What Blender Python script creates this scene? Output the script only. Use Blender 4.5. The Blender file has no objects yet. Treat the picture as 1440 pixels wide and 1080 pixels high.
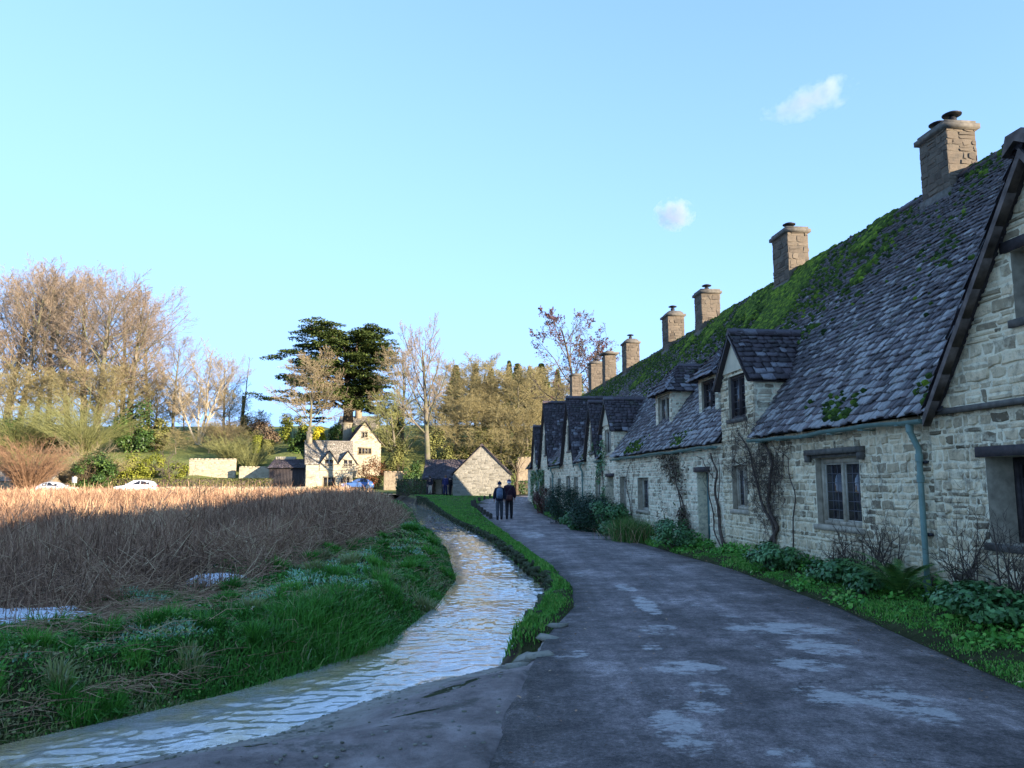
import bpy, math, random
import numpy as np
from mathutils import Vector, Matrix
D = bpy.data
scene = bpy.context.scene
COL = scene.collection
PI = math.pi
RNG = np.random.default_rng

# ------------------------------------------------------------------ camera
FPX = 1080.0
PITCH = math.atan(138 / 1080.0)
CAMZ = 1.65
cam_d = D.cameras.new("camera")
cam_d.sensor_width = 36.0
cam_d.lens = 27.0
cam_d.clip_start = 0.05
cam_d.clip_end = 8000
cam = D.objects.new("camera", cam_d)
COL.objects.link(cam)
cam.location = (0, 0, CAMZ)
cam.rotation_euler = (PI / 2 + PITCH, 0, 0)
scene.camera = cam


def ray(x, y):
    a = (x - 720) / FPX
    b = (540 - y) / FPX
    return np.array([a, math.cos(PITCH) - b * math.sin(PITCH), math.sin(PITCH) + b * math.cos(PITCH)])


def at(x, y, Y):
    """point seen at photo pixel x, y that stands Y metres in front of the photographer"""
    r = ray(x, y)
    t = Y / r[1]
    return np.array([0, 0, CAMZ]) + t * r


def pg(x, y, z=0.0):
    r = ray(x, y)
    t = (z - CAMZ) / r[2]
    return np.array([0, 0, CAMZ]) + t * r


# ------------------------------------------------------------------ mesh builder
class MB:
    def __init__(self):
        self.V, self.F, self.A, self.n = [], [], [], 0

    def add(self, V, F, a=0.0):
        V = np.asarray(V, dtype=np.float64).reshape(-1, 3)
        F = np.asarray(F, dtype=np.int64)
        if F.ndim == 1:
            F = F.reshape(1, -1)
        if len(F) == 0:
            return
        self.V.append(V)
        self.F.append(F + self.n)
        aa = np.asarray(a, dtype=np.float64)
        if aa.ndim == 0:
            aa = np.full(len(F), float(aa))
        self.A.append(aa)
        self.n += len(V)

    def poly(self, pts, a=0.0):
        self.add(pts, list(range(len(pts))), a)

    def box(self, lo, hi, a=0.0, M=None):
        x0, y0, z0 = lo
        x1, y1, z1 = hi
        V = np.array([(x0, y0, z0), (x1, y0, z0), (x1, y1, z0), (x0, y1, z0), (x0, y0, z1), (x1, y0, z1), (x1, y1, z1), (x0, y1, z1)], float)
        if M is not None:
            M = np.array(M)
            V = V @ M[:3, :3].T + M[:3, 3]
        self.add(V, [(0, 3, 2, 1), (4, 5, 6, 7), (0, 1, 5, 4), (1, 2, 6, 5), (2, 3, 7, 6), (3, 0, 4, 7)], a)

    def prism(self, pts, ext, a=0.0):
        """closed prism: polygon pts (3-D, planar) pushed along ext"""
        P = np.asarray(pts, float)
        n = len(P)
        E = np.asarray(ext, float)
        V = np.vstack([P, P + E])
        self.add(V, list(range(n))[::-1], a)
        self.add(V, [n + i for i in range(n)], a)
        self.add(V, [(i, (i + 1) % n, n + (i + 1) % n, n + i) for i in range(n)], a)

    def tube(self, pts, radii, n=6, a=0.0, caps=True):
        P = np.asarray(pts, float)
        k = len(P)
        R = np.broadcast_to(np.asarray(radii, float), (k,))
        T = np.gradient(P, axis=0)
        T /= np.linalg.norm(T, axis=1)[:, None] + 1e-9
        ref = np.array([0, 0, 1.0]) if abs(T[0][2]) < 0.9 else np.array([1.0, 0, 0])
        ang = np.arange(n) * 2 * PI / n
        V = []
        u = np.cross(T[0], ref)
        u /= np.linalg.norm(u)
        for i in range(k):
            u = u - T[i] * (u @ T[i])
            u /= np.linalg.norm(u) + 1e-9
            v = np.cross(T[i], u)
            V.append(P[i] + R[i] * (np.cos(ang)[:, None] * u + np.sin(ang)[:, None] * v))
        V = np.vstack(V)
        F = [(i * n + j, i * n + (j + 1) % n, (i + 1) * n + (j + 1) % n, (i + 1) * n + j) for i in range(k - 1) for j in range(n)]
        self.add(V, F, a)
        if caps:
            self.add(V[:n], list(range(n))[::-1], a)
            self.add(V[-n:], list(range(n)), a)

    def lathe(self, prof, c=(0, 0, 0), n=14, a=0.0, squash=(1, 1)):
        """profile of (radius, z) turned round the vertical axis through c"""
        ang = np.arange(n) * 2 * PI / n
        V = []
        for r, z in prof:
            for t in ang:
                V.append((c[0] + r * math.cos(t) * squash[0], c[1] + r * math.sin(t) * squash[1], c[2] + z))
        k = len(prof)
        F = [(i * n + j, i * n + (j + 1) % n, (i + 1) * n + (j + 1) % n, (i + 1) * n + j) for i in range(k - 1) for j in range(n)]
        self.add(V, F, a)

    def frusta(self, P0, P1, R0, R1, n=3, a=0.0):
        P0, P1 = np.asarray(P0, float), np.asarray(P1, float)
        k = len(P0)
        if k == 0:
            return
        R0 = np.broadcast_to(np.asarray(R0, float), (k,))
        R1 = np.broadcast_to(np.asarray(R1, float), (k,))
        T = P1 - P0
        T = T / (np.linalg.norm(T, axis=1)[:, None] + 1e-9)
        ref = np.where(np.abs(T[:, 2:3]) < 0.9, np.array([[0, 0, 1.0]]), np.array([[1.0, 0, 0]]))
        u = np.cross(T, ref)
        u /= np.linalg.norm(u, axis=1)[:, None] + 1e-9
        v = np.cross(T, u)
        ang = np.arange(n) * 2 * PI / n
        c, s = np.cos(ang), np.sin(ang)
        dirs = c[None, :, None] * u[:, None, :] + s[None, :, None] * v[:, None, :]
        A = P0[:, None, :] + R0[:, None, None] * dirs
        B = P1[:, None, :] + R1[:, None, None] * dirs
        V = np.concatenate([A, B], axis=1).reshape(-1, 3)
        base = (np.arange(k) * 2 * n)[:, None]
        F = []
        for j in range(n):
            F.append(np.concatenate([base + j, base + (j + 1) % n, base + n + (j + 1) % n, base + n + j], axis=1))
        F = np.stack(F, axis=1).reshape(-1, 4)
        aa = np.asarray(a, float)
        if aa.ndim:
            aa = np.repeat(aa, n)
        self.add(V, F, aa)

    def blades(self, P, H, W, lean, rng, a=0.0, bend=0.35, az=None, base_w=1.0):
        """upright tapering blades or stems: a quad and a tip triangle each"""
        P = np.asarray(P, float)
        k = len(P)
        if k == 0:
            return
        H = np.broadcast_to(np.asarray(H, float), (k,))[:, None]
        W = np.broadcast_to(np.asarray(W, float), (k,))[:, None]
        t = rng.uniform(0, 2 * PI, k)
        la = rng.uniform(0, 2 * PI, k) if az is None else az + rng.normal(0, 0.6, k)
        l = (np.abs(rng.normal(0, 1, k)) * lean)[:, None]
        side = np.stack([np.cos(t), np.sin(t), np.zeros(k)], 1) * W * 0.5
        ld = np.stack([np.cos(la), np.sin(la), np.zeros(k)], 1)
        up = np.array([[0, 0, 1.0]])
        m = P + H * 0.55 * (up + ld * l * 0.6)
        tip = m + H * 0.45 * (up * (1 - bend * np.minimum(l, 1.5)) + ld * l * 1.5)
        V = np.stack([P - side * base_w, P + side * base_w, m - side * 0.75, m + side * 0.75, tip], 1).reshape(-1, 3)
        b = (np.arange(k) * 5)[:, None]
        aa = np.asarray(a, float)
        self.add(V, np.concatenate([b, b + 1, b + 3, b + 2], 1), aa)
        self.n -= len(V)
        self.V.pop()
        self.add(V, np.concatenate([b + 2, b + 3, b + 4], 1), aa)

    def leaves(self, P, size, rng, a=0.0, N=None, spread=1.0, aspect=0.6):
        """small pointed leaf quads, facing roughly N"""
        P = np.asarray(P, float)
        k = len(P)
        if k == 0:
            return
        size = np.broadcast_to(np.asarray(size, float), (k,))[:, None]
        n = rng.normal(0, 1, (k, 3)) * spread
        if N is not None:
            n = n + np.asarray(N, float)
        n /= np.linalg.norm(n, axis=1)[:, None] + 1e-9
        r = rng.normal(0, 1, (k, 3))
        u = np.cross(n, r)
        u /= np.linalg.norm(u, axis=1)[:, None] + 1e-9
        v = np.cross(n, u)
        V = np.stack([P - u * size * 0.5, P + v * size * aspect * 0.5 + n * size * 0.08, P + u * size * 0.5, P - v * size * aspect * 0.5 + n * size * 0.08], 1).reshape(-1, 3)
        b = (np.arange(k) * 4)[:, None]
        self.add(V, np.concatenate([b, b + 1, b + 2, b + 3], 1), a)

    def mesh(self, name, smooth=False):
        me = D.meshes.new(name)
        if not self.V:
            return me
        V = np.vstack(self.V)
        me.vertices.add(len(V))
        me.vertices.foreach_set("co", V.astype(np.float32).ravel())
        sizes = np.concatenate([np.full(len(f), f.shape[1], np.int32) for f in self.F])
        loops = np.concatenate([f.ravel() for f in self.F]).astype(np.int32)
        me.loops.add(len(loops))
        me.loops.foreach_set("vertex_index", loops)
        me.polygons.add(len(sizes))
        st = np.zeros(len(sizes), np.int32)
        st[1:] = np.cumsum(sizes)[:-1]
        me.polygons.foreach_set("loop_start", st)
        me.polygons.foreach_set("loop_total", sizes)
        me.update(calc_edges=True)
        at_ = me.attributes.new("rnd", "FLOAT", "FACE")
        at_.data.foreach_set("value", np.concatenate(self.A).astype(np.float32))
        if smooth:
            me.polygons.foreach_set("use_smooth", np.ones(len(sizes), bool))
        return me

    def build(self, name, mat, parent=None, smooth=False, loc=None):
        me = self.mesh(name, smooth)
        o = D.objects.new(name, me)
        COL.objects.link(o)
        if mat is not None:
            me.materials.append(mat)
        if parent is not None:
            o.parent = parent
        if loc is not None:
            o.location = loc
        return o


def point_attr(o, vals):
    """replace the per-face value by a smooth per-vertex one"""
    me = o.data
    me.attributes.remove(me.attributes["rnd"])
    a = me.attributes.new("rnd", "FLOAT", "POINT")
    a.data.foreach_set("value", np.asarray(vals, np.float32).ravel())
    return o


def tag(o, label, cat, group=None, kind=None):
    o["label"] = label
    o["category"] = cat
    if group:
        o["group"] = group
    if kind:
        o["kind"] = kind
    return o


def thing(name, label, cat, loc=(0, 0, 0), rz=0.0, group=None):
    o = D.objects.new(name, None)
    COL.objects.link(o)
    o.location = loc
    o.rotation_euler = (0, 0, rz)
    o.empty_display_size = 0.2
    return tag(o, label, cat, group)


def structure(o):
    o["kind"] = "structure"
    return o


def stuff(o):
    o["kind"] = "stuff"
    return o


def dup(root, loc, rz=0.0, sc=1.0, label=None, group=None):
    kids = [c for c in D.objects if c.parent == root]
    r = root.copy()
    COL.objects.link(r)
    r.location = loc
    r.rotation_euler = (0, 0, rz)
    r.scale = sc if hasattr(sc, "__len__") else (sc, sc, sc)
    if label:
        r["label"] = label
    if group:
        r["group"] = group
    for ch in kids:
        c = ch.copy()
        COL.objects.link(c)
        c.parent = r
        for g in [q for q in D.objects if q.parent == ch]:
            e = g.copy()
            COL.objects.link(e)
            e.parent = c
    return r


# ------------------------------------------------------------------ value noise (for shapes)
_nt = RNG(5).random((64, 64, 8))


def vnoise(x, y, s=1.0, ch=0):
    x = np.asarray(x, float) / s + 17.3
    y = np.asarray(y, float) / s + 41.7
    xi, yi = np.floor(x).astype(int), np.floor(y).astype(int)
    fx, fy = x - xi, y - yi
    fx, fy = fx * fx * (3 - 2 * fx), fy * fy * (3 - 2 * fy)
    t = _nt[:, :, ch]
    g = lambda i, j: t[i % 64, j % 64]
    return (g(xi, yi) * (1 - fx) + g(xi + 1, yi) * fx) * (1 - fy) + (g(xi, yi + 1) * (1 - fx) + g(xi + 1, yi + 1) * fx) * fy


def fbm(x, y, s, ch=0, oct=3):
    t, w, q = 0.0, 0.0, 1.0
    for i in range(oct):
        t = t + q * vnoise(x, y, s / 2 ** i, (ch + i) % 8)
        w += q
        q *= 0.5
    return t / w


def sstep(a, b, x):
    t = np.clip((np.asarray(x, float) - a) / (b - a), 0, 1)
    return t * t * (3 - 2 * t)


# ------------------------------------------------------------------ materials
class Mat:
    def __init__(self, name, rough=0.85, spec=0.3):
        self.m = D.materials.new(name)
        self.m.use_nodes = True
        self.t = self.m.node_tree
        self.b = self.t.nodes["Principled BSDF"]
        self.b.inputs["Roughness"].default_value = rough
        self.b.inputs["Specular IOR Level"].default_value = spec
        self._c = None

    def n(self, kind, **kw):
        nd = self.t.nodes.new(kind)
        for k, v in kw.items():
            if k in nd.inputs.keys():
                nd.inputs[k].default_value = v
            else:
                setattr(nd, k, v)
        return nd

    def l(self, a, b):
        self.t.links.new(a, b)

    def coord(self):
        if self._c is None:
            self._c = self.n("ShaderNodeTexCoord").outputs["Object"]
        return self._c

    def scaled(self, sx, sy, sz):
        mp = self.n("ShaderNodeMapping")
        mp.inputs["Scale"].default_value = (sx, sy, sz)
        self.l(self.coord(), mp.inputs["Vector"])
        return mp.outputs["Vector"]

    def noise(self, scale, detail=3.0, rough=0.55, vec=None, dist=0.0):
        nd = self.n("ShaderNodeTexNoise")
        nd.inputs["Scale"].default_value = scale
        nd.inputs["Detail"].default_value = detail
        nd.inputs["Roughness"].default_value = rough
        nd.inputs["Distortion"].default_value = dist
        self.l(vec if vec is not None else self.coord(), nd.inputs["Vector"])
        return nd.outputs["Fac"]

    def attr(self, name="rnd"):
        nd = self.n("ShaderNodeAttribute")
        nd.attribute_name = name
        return nd.outputs["Fac"]

    def ramp(self, fac, stops, const=False):
        nd = self.n("ShaderNodeValToRGB")
        cr = nd.color_ramp
        if const:
            cr.interpolation = "CONSTANT"
        while len(cr.elements) < len(stops):
            cr.elements.new(0.5)
        for e, (p, c) in zip(cr.elements, stops):
            e.position = p
            e.color = (c[0], c[1], c[2], 1) if hasattr(c, "__len__") else (c, c, c, 1)
        self.l(fac, nd.inputs["Fac"])
        return nd.outputs["Color"]

    def mix(self, fac, a, b, mode="MIX"):
        nd = self.n("ShaderNodeMix", data_type="RGBA", blend_type=mode)
        for s, v in ((0, fac), (6, a), (7, b)):
            if hasattr(v, "is_linked") or isinstance(v, bpy.types.NodeSocket):
                self.l(v, nd.inputs[s])
            elif s == 0:
                nd.inputs[s].default_value = v
            else:
                nd.inputs[s].default_value = (v[0], v[1], v[2], 1)
        return nd.outputs[2]

    def math(self, op, a, b=0.0):
        nd = self.n("ShaderNodeMath", operation=op)
        for s, v in ((0, a), (1, b)):
            if isinstance(v, bpy.types.NodeSocket):
                self.l(v, nd.inputs[s])
            else:
                nd.inputs[s].default_value = v
        return nd.outputs[0]

    def color(self, sock):
        if isinstance(sock, bpy.types.NodeSocket):
            self.l(sock, self.b.inputs["Base Color"])
        else:
            self.b.inputs["Base Color"].default_value = (*sock, 1)
        return self

    def bump(self, h, strength=0.5, dist=0.02):
        nd = self.n("ShaderNodeBump")
        nd.inputs["Strength"].default_value = strength
        nd.inputs["Distance"].default_value = dist
        self.l(h, nd.inputs["Height"])
        self.l(nd.outputs["Normal"], self.b.inputs["Normal"])
        return self


def m_simple(name, col, rough=0.8, spec=0.3, var=0.25, scale=6.0, metal=0.0):
    M = Mat(name, rough, spec)
    a = tuple(c * (1 - var) for c in col)
    b = tuple(min(1, c * (1 + var)) for c in col)
    M.color(M.ramp(M.noise(scale, 4), [(0.3, a), (0.7, b)]))
    M.b.inputs["Metallic"].default_value = metal
    return M.m


def m_leaf(name, stops, rough=0.6, spec=0.25, trans=0.0):
    """per-leaf colour from the face attribute"""
    M = Mat(name, rough, spec)
    M.color(M.ramp(M.attr(), stops))
    if trans:
        M.b.inputs["Transmission Weight"].default_value = 0.0
    return M.m


def m_stone(name, dark, light, mortar, stain=0.5, green=0.3, zlow=0.6):
    M = Mat(name, 0.92, 0.15)
    r = M.attr()
    base = M.ramp(r, [(0.0, tuple(d * 0.75 for d in dark)), (0.32, tuple((d + l) / 2 for d, l in zip(dark, light))), (0.72, light), (0.97, tuple(min(1, c * 1.12) for c in light)), (1.0, tuple(c * 0.8 for c in light))])
    base = M.mix(M.math("GREATER_THAN", r, 1.5), base, mortar)
    fine = M.ramp(M.noise(22, 6, 0.65), [(0.3, 0.8), (0.7, 1.15)])
    base = M.mix(1.0, base, fine, "MULTIPLY")
    # weather stains: dark algae patches and lichen with shapes of their own
    big = M.ramp(M.noise(0.9, 6, 0.65, dist=0.4), [(0.42, 0.0), (0.6, 1.0)])
    spk = M.ramp(M.noise(7, 5, 0.7), [(0.45, 0.0), (0.62, 1.0)])
    st = M.math("MULTIPLY", M.math("MULTIPLY", big, spk), stain)
    base = M.mix(st, base, (0.055, 0.055, 0.05))
    li = M.math("MULTIPLY", M.ramp(M.noise(3.3, 5, 0.7), [(0.5, 0.0), (0.62, 1.0)]), 0.6 * min(1, stain * 1.6))
    base = M.mix(li, base, mortar)
    pit = M.math("MULTIPLY", M.ramp(M.noise(11, 6, 0.75), [(0.52, 0.0), (0.62, 1.0)]), 0.5 * min(1, stain * 1.5))
    base = M.mix(pit, base, (0.09, 0.08, 0.065))
    # damp green foot of the wall
    z = M.n("ShaderNodeSeparateXYZ")
    M.l(M.coord(), z.inputs[0])
    g = M.math("MULTIPLY", M.math("SUBTRACT", 1.0, M.math("DIVIDE", z.outputs["Z"], zlow + 0.5)), M.noise(2.3, 4))
    g = M.math("MULTIPLY", M.math("MAXIMUM", g, 0.0), green * 2)
    base = M.mix(M.math("MINIMUM", g, 0.75), base, (0.16, 0.2, 0.1))
    M.color(base)
    M.bump(M.noise(30, 6, 0.7), 0.6, 0.012)
    return M.m
# ------------------------------------------------------------------ light
SUN_H = np.array([0.76, -0.65])          # horizontal direction to the sun: behind the row, a little behind the camera
SUN_H /= np.linalg.norm(SUN_H)
SUN_EL = math.radians(13.0)
scene.view_settings.view_transform = "Standard"
scene.view_settings.look = "None"
scene.view_settings.exposure = 2.65
scene.view_settings.gamma = 1.0
w = D.worlds.new("World")
scene.world = w
w.use_nodes = True
nt = w.node_tree
bg = nt.nodes["Background"]
sky = nt.nodes.new("ShaderNodeTexSky")
sky.sky_type = "NISHITA"
sky.sun_disc = False
sky.sun_elevation = SUN_EL
sky.sun_rotation = math.atan2(SUN_H[0], SUN_H[1])
sky.altitude = 0
sky.air_density = 0.85
sky.dust_density = 0.05
sky.ozone_density = 2.8
# the glow low in the sky is rolled off so that it stays blue down to the trees
sep = nt.nodes.new("ShaderNodeSeparateColor")
com = nt.nodes.new("ShaderNodeCombineColor")
nt.links.new(sky.outputs[0], sep.inputs[0])
for i_, m_c in enumerate((0.68, 1.2, 2.2)):
    q1 = nt.nodes.new("ShaderNodeMath")
    q1.operation = "MULTIPLY"
    q1.inputs[1].default_value = -1.0 / m_c
    nt.links.new(sep.outputs[i_], q1.inputs[0])
    q2 = nt.nodes.new("ShaderNodeMath")
    q2.operation = "EXPONENT"
    nt.links.new(q1.outputs[0], q2.inputs[0])
    q3 = nt.nodes.new("ShaderNodeMath")
    q3.operation = "MULTIPLY_ADD"
    q3.inputs[1].default_value = -m_c
    q3.inputs[2].default_value = m_c
    nt.links.new(q2.outputs[0], q3.inputs[0])
    nt.links.new(q3.outputs[0], com.inputs[i_])
nt.links.new(com.outputs[0], bg.inputs[0])
bg.inputs[1].default_value = 0.15
sd = D.lights.new("sun", "SUN")
sd.energy = 2.4
sd.angle = math.radians(0.5)
sd.color = (1.0, 0.86, 0.66)
sun = D.objects.new("sun", sd)
COL.objects.link(sun)
tosun = Vector((SUN_H[0] * math.cos(SUN_EL), SUN_H[1] * math.cos(SUN_EL), math.sin(SUN_EL)))
sun.rotation_euler = tosun.to_track_quat("Z", "Y").to_euler()
sun.location = (40, -20, 60)
# ------------------------------------------------------------------ the cottage row (local frame: x into the row, y along it, z up)
TH = math.atan(0.098)
RD = np.array([-math.sin(TH), math.cos(TH), 0])
RM = np.array([math.cos(TH), math.sin(TH), 0])
RO = np.array([5.6, 11.0, 0])


def rw(w_, u_, z_=0.0):
    """row coordinates to world"""
    return RO + RM * w_ + RD * u_ + np.array([0, 0, z_])


EAVE_W, EAVE_Z, RIDGE_W, RIDGE_Z = -0.17, 2.6, 3.4, 7.58
SLOPE = (RIDGE_Z - EAVE_Z) / (RIDGE_W - EAVE_W)


def roof_w(z):
    return EAVE_W + (z - EAVE_Z) / SLOPE


m_wall = m_stone("cottage_stone", (0.2063, 0.1584, 0.09521), (0.715, 0.5578, 0.3451), (0.85, 0.7415, 0.5117), 0.65, 0.15, 0.3)
m_wallpale = m_stone("pale_washed_stone", (0.3629, 0.2863, 0.1855), (0.8294, 0.6738, 0.472), (0.85, 0.799, 0.5844), 0.45, 0.15, 0.3)
m_chim = m_stone("chimney_stone", (0.105, 0.0825, 0.06375), (0.165, 0.1312, 0.0975), (0.15, 0.1237, 0.09375), 0.5, 0.0, 0.0)
m_cap = m_simple("cap_stone", (0.13, 0.115, 0.095), 0.9, 0.2, 0.35, 9)
m_verge = m_simple("dark_verge_stone", (0.14, 0.11, 0.095), 0.9, 0.2, 0.45, 7)
m_sill = m_simple("window_stone", (0.4, 0.34, 0.25), 0.9, 0.2, 0.3, 8)
m_plaster = m_simple("cream_plaster", (0.6, 0.53, 0.38), 0.9, 0.2, 0.15, 3)
m_oak = m_simple("dark_oak", (0.05, 0.04, 0.04), 0.7, 0.3, 0.4, 12)
m_wood = m_simple("weathered_casement", (0.42, 0.38, 0.3), 0.7, 0.3, 0.2, 12)
m_green = m_simple("pale_green_paint", (0.15, 0.235, 0.2), 0.5, 0.4, 0.18, 7)
m_door = m_simple("teal_door_paint", (0.1, 0.2, 0.2), 0.5, 0.4, 0.15, 4)
m_lead = m_simple("lead", (0.1, 0.1, 0.11), 0.6, 0.4, 0.2, 10)
m_iron = m_simple("black_iron", (0.015, 0.014, 0.018), 0.5, 0.4, 0.2, 10)


def _glass():
    M = Mat("old_glass", 0.08, 0.6)
    M.color(M.ramp(M.noise(3, 2), [(0.3, (0.012, 0.012, 0.016)), (0.7, (0.05, 0.045, 0.045))]))
    M.bump(M.noise(5, 2), 0.25, 0.02)
    return M.m


m_glass = _glass()


def _slate(name, dark, mid, pale):
    M = Mat(name, 0.62, 0.45)
    r = M.attr()
    c = M.ramp(r, [(0.0, dark), (0.55, mid), (0.74, tuple(x * 1.35 for x in mid)), (0.8, pale), (1.0, tuple(min(1, x * 1.5) for x in pale))])
    c = M.mix(1.0, c, M.ramp(M.noise(14, 6, 0.7), [(0.3, 0.55), (0.72, 1.25)]), "MULTIPLY")
    li = M.math("MULTIPLY", M.ramp(M.noise(5.5, 6, 0.72), [(0.6, 0.0), (0.7, 1.0)]), 0.4)
    c = M.mix(li, c, (0.34, 0.34, 0.34))
    mo = M.math("MULTIPLY", M.ramp(M.noise(1.9, 6, 0.7), [(0.58, 0.0), (0.68, 1.0)]), 0.5)
    c = M.mix(mo, c, (0.05, 0.075, 0.03))
    M.color(c)
    M.bump(M.noise(24, 6, 0.7), 0.7, 0.012)
    return M.m


m_slate = _slate("stone_slate", (0.06653, 0.0569, 0.05849), (0.1264, 0.1052, 0.1072), (0.2661, 0.2535, 0.2437))
m_slateb = _slate("brown_stone_slate", (0.036, 0.028, 0.03), (0.07, 0.052, 0.058), (0.17, 0.16, 0.17))


def _moss():
    M = Mat("moss", 0.95, 0.1)
    c = M.ramp(M.attr(), [(0.0, (0.02, 0.04, 0.012)), (0.5, (0.065, 0.11, 0.02)), (1.0, (0.22, 0.32, 0.03))])
    M.color(M.mix(1.0, c, M.ramp(M.noise(16, 5, 0.7), [(0.3, 0.5), (0.7, 1.2)]), "MULTIPLY"))
    M.bump(M.noise(40, 5, 0.7), 0.8, 0.02)
    return M.m


m_moss = _moss()


# ---- stone faces
def clip_poly(P, poly):
    """clip polygon P by the convex counter-clockwise polygon"""
    out = P
    n = len(poly)
    for i in range(n):
        ax, ay = poly[i]
        bx, by = poly[(i + 1) % n]
        ex, ey = bx - ax, by - ay
        src, out = out, []
        if not src:
            return []
        sd_ = [ex * (q[1] - ay) - ey * (q[0] - ax) for q in src]
        for j in range(len(src)):
            p, q = src[j], src[(j + 1) % len(src)]
            dp, dq = sd_[j], sd_[(j + 1) % len(src)]
            if dp >= 0:
                out.append(p)
            if (dp >= 0) != (dq >= 0):
                t = dp / (dp - dq)
                out.append((p[0] + (q[0] - p[0]) * t, p[1] + (q[1] - p[1]) * t))
    return out


def minus(rects, h):
    o = []
    for (a0, a1, b0, b1) in rects:
        if h[1] <= a0 or h[0] >= a1 or h[3] <= b0 or h[2] >= b1:
            o.append((a0, a1, b0, b1))
            continue
        if h[0] > a0:
            o.append((a0, h[0], b0, b1))
        if h[1] < a1:
            o.append((h[1], a1, b0, b1))
        m0, m1 = max(a0, h[0]), min(a1, h[1])
        if h[2] > b0:
            o.append((m0, m1, b0, h[2]))
        if h[3] < b1:
            o.append((m0, m1, h[3], b1))
    return o


def ccw(P):
    s = sum(P[i][0] * P[(i + 1) % len(P)][1] - P[(i + 1) % len(P)][0] * P[i][1] for i in range(len(P)))
    return P if s > 0 else P[::-1]


def stones(mb, o, e1, e2, poly, rng, holes=(), ch=(0.06, 0.17), cw=(0.09, 0.34), prot=(0.0, 0.026), joint=0.013, jit=0.026):
    """rubble masonry over a convex polygon in the plane o + a*e1 + b*e2 (outward = e1 x e2)"""
    o, e1, e2 = (np.asarray(q, float) for q in (o, e1, e2))
    nrm = np.cross(e1, e2)
    poly = ccw([tuple(p) for p in poly])
    P3 = lambda p, h: o + p[0] * e1 + p[1] * e2 + h * nrm
    a_lo, a_hi = min(p[0] for p in poly), max(p[0] for p in poly)
    b_lo, b_hi = min(p[1] for p in poly), max(p[1] for p in poly)
    ca = sorted({a_lo, a_hi, *[min(max(v, a_lo), a_hi) for h in holes for v in h[:2]]})
    cb = sorted({b_lo, b_hi, *[min(max(v, b_lo), b_hi) for h in holes for v in h[2:]]})
    for i in range(len(ca) - 1):
        for j in range(len(cb) - 1):
            mx, my = (ca[i] + ca[i + 1]) / 2, (cb[j] + cb[j + 1]) / 2
            if any(h[0] < mx < h[1] and h[2] < my < h[3] for h in holes):
                continue
            q = clip_poly([(ca[i], cb[j]), (ca[i + 1], cb[j]), (ca[i + 1], cb[j + 1]), (ca[i], cb[j + 1])], poly)
            if len(q) > 2:
                mb.poly([P3(p, 0.0) for p in q], 2.0)
    b = b_lo
    while b < b_hi:
        h = rng.uniform(*ch)
        a = a_lo - rng.uniform(0, 0.2)
        while a < a_hi:
            wd = rng.uniform(*cw)
            if rng.random() < 0.15:
                wd *= 0.5
            rects = [(a, a + wd, b, b + h)]
            if wd > 0.22 and h > 0.13 and rng.random() < 0.22:
                mid = b + h * rng.uniform(0.4, 0.6)
                rects = [(a, a + wd, b, mid), (a, a + wd, mid, b + h)]
            for hh in holes:
                rects = minus(rects, hh)
            for (x0, x1, y0, y1) in rects:
                x0, x1, y0, y1 = x0 + joint, x1 - joint, y0 + joint, y1 - joint
                if x1 - x0 < 0.03 or y1 - y0 < 0.02:
                    continue
                jx = min(jit, (x1 - x0) * 0.2)
                jy = min(jit, (y1 - y0) * 0.2)
                mx, my = (x0 + x1) / 2, (y0 + y1) / 2
                J = rng.uniform(-1, 1, 12)
                q = [(x0 + jx * J[0], y0 + jy * J[1]), (mx, y0 - jy * 0.5 * J[8]), (x1 + jx * J[2], y0 + jy * J[3]), (x1 + jx * 0.6 * J[9], my),
                     (x1 + jx * J[4], y1 + jy * J[5]), (mx, y1 + jy * 0.6 * J[10]), (x0 + jx * J[6], y1 + jy * J[7]), (x0 - jx * 0.6 * J[11], my)]
                q = clip_poly(q, poly)
                if len(q) < 3:
                    continue
                k = len(q)
                cx, cy = sum(p[0] for p in q) / k, sum(p[1] for p in q) / k
                pr = rng.uniform(*prot)
                sx = 1 - min(0.45, 0.016 / max(0.02, (x1 - x0) / 2))
                sy = 1 - min(0.45, 0.014 / max(0.02, (y1 - y0) / 2))
                tilt = rng.uniform(-0.35, 0.35, 2)
                top = [((cx + (p[0] - cx) * sx), (cy + (p[1] - cy) * sy)) for p in q]
                V = [P3(p, 0.0) for p in q] + [P3(p, max(0.003, pr * (1 + tilt[0] * (p[0] - cx) / (x1 - x0) * 2 + tilt[1] * (p[1] - cy) / (y1 - y0) * 2))) for p in top]
                r = rng.random() ** 0.8
                mb.add(V, [k + i for i in range(k)], r)
                mb.add(V, [(i, (i + 1) % k, k + (i + 1) % k, k + i) for i in range(k)], r)
            a += wd
        b += h


X3, Y3, Z3 = np.array([1.0, 0, 0]), np.array([0, 1.0, 0]), np.array([0, 0, 1.0])


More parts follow.
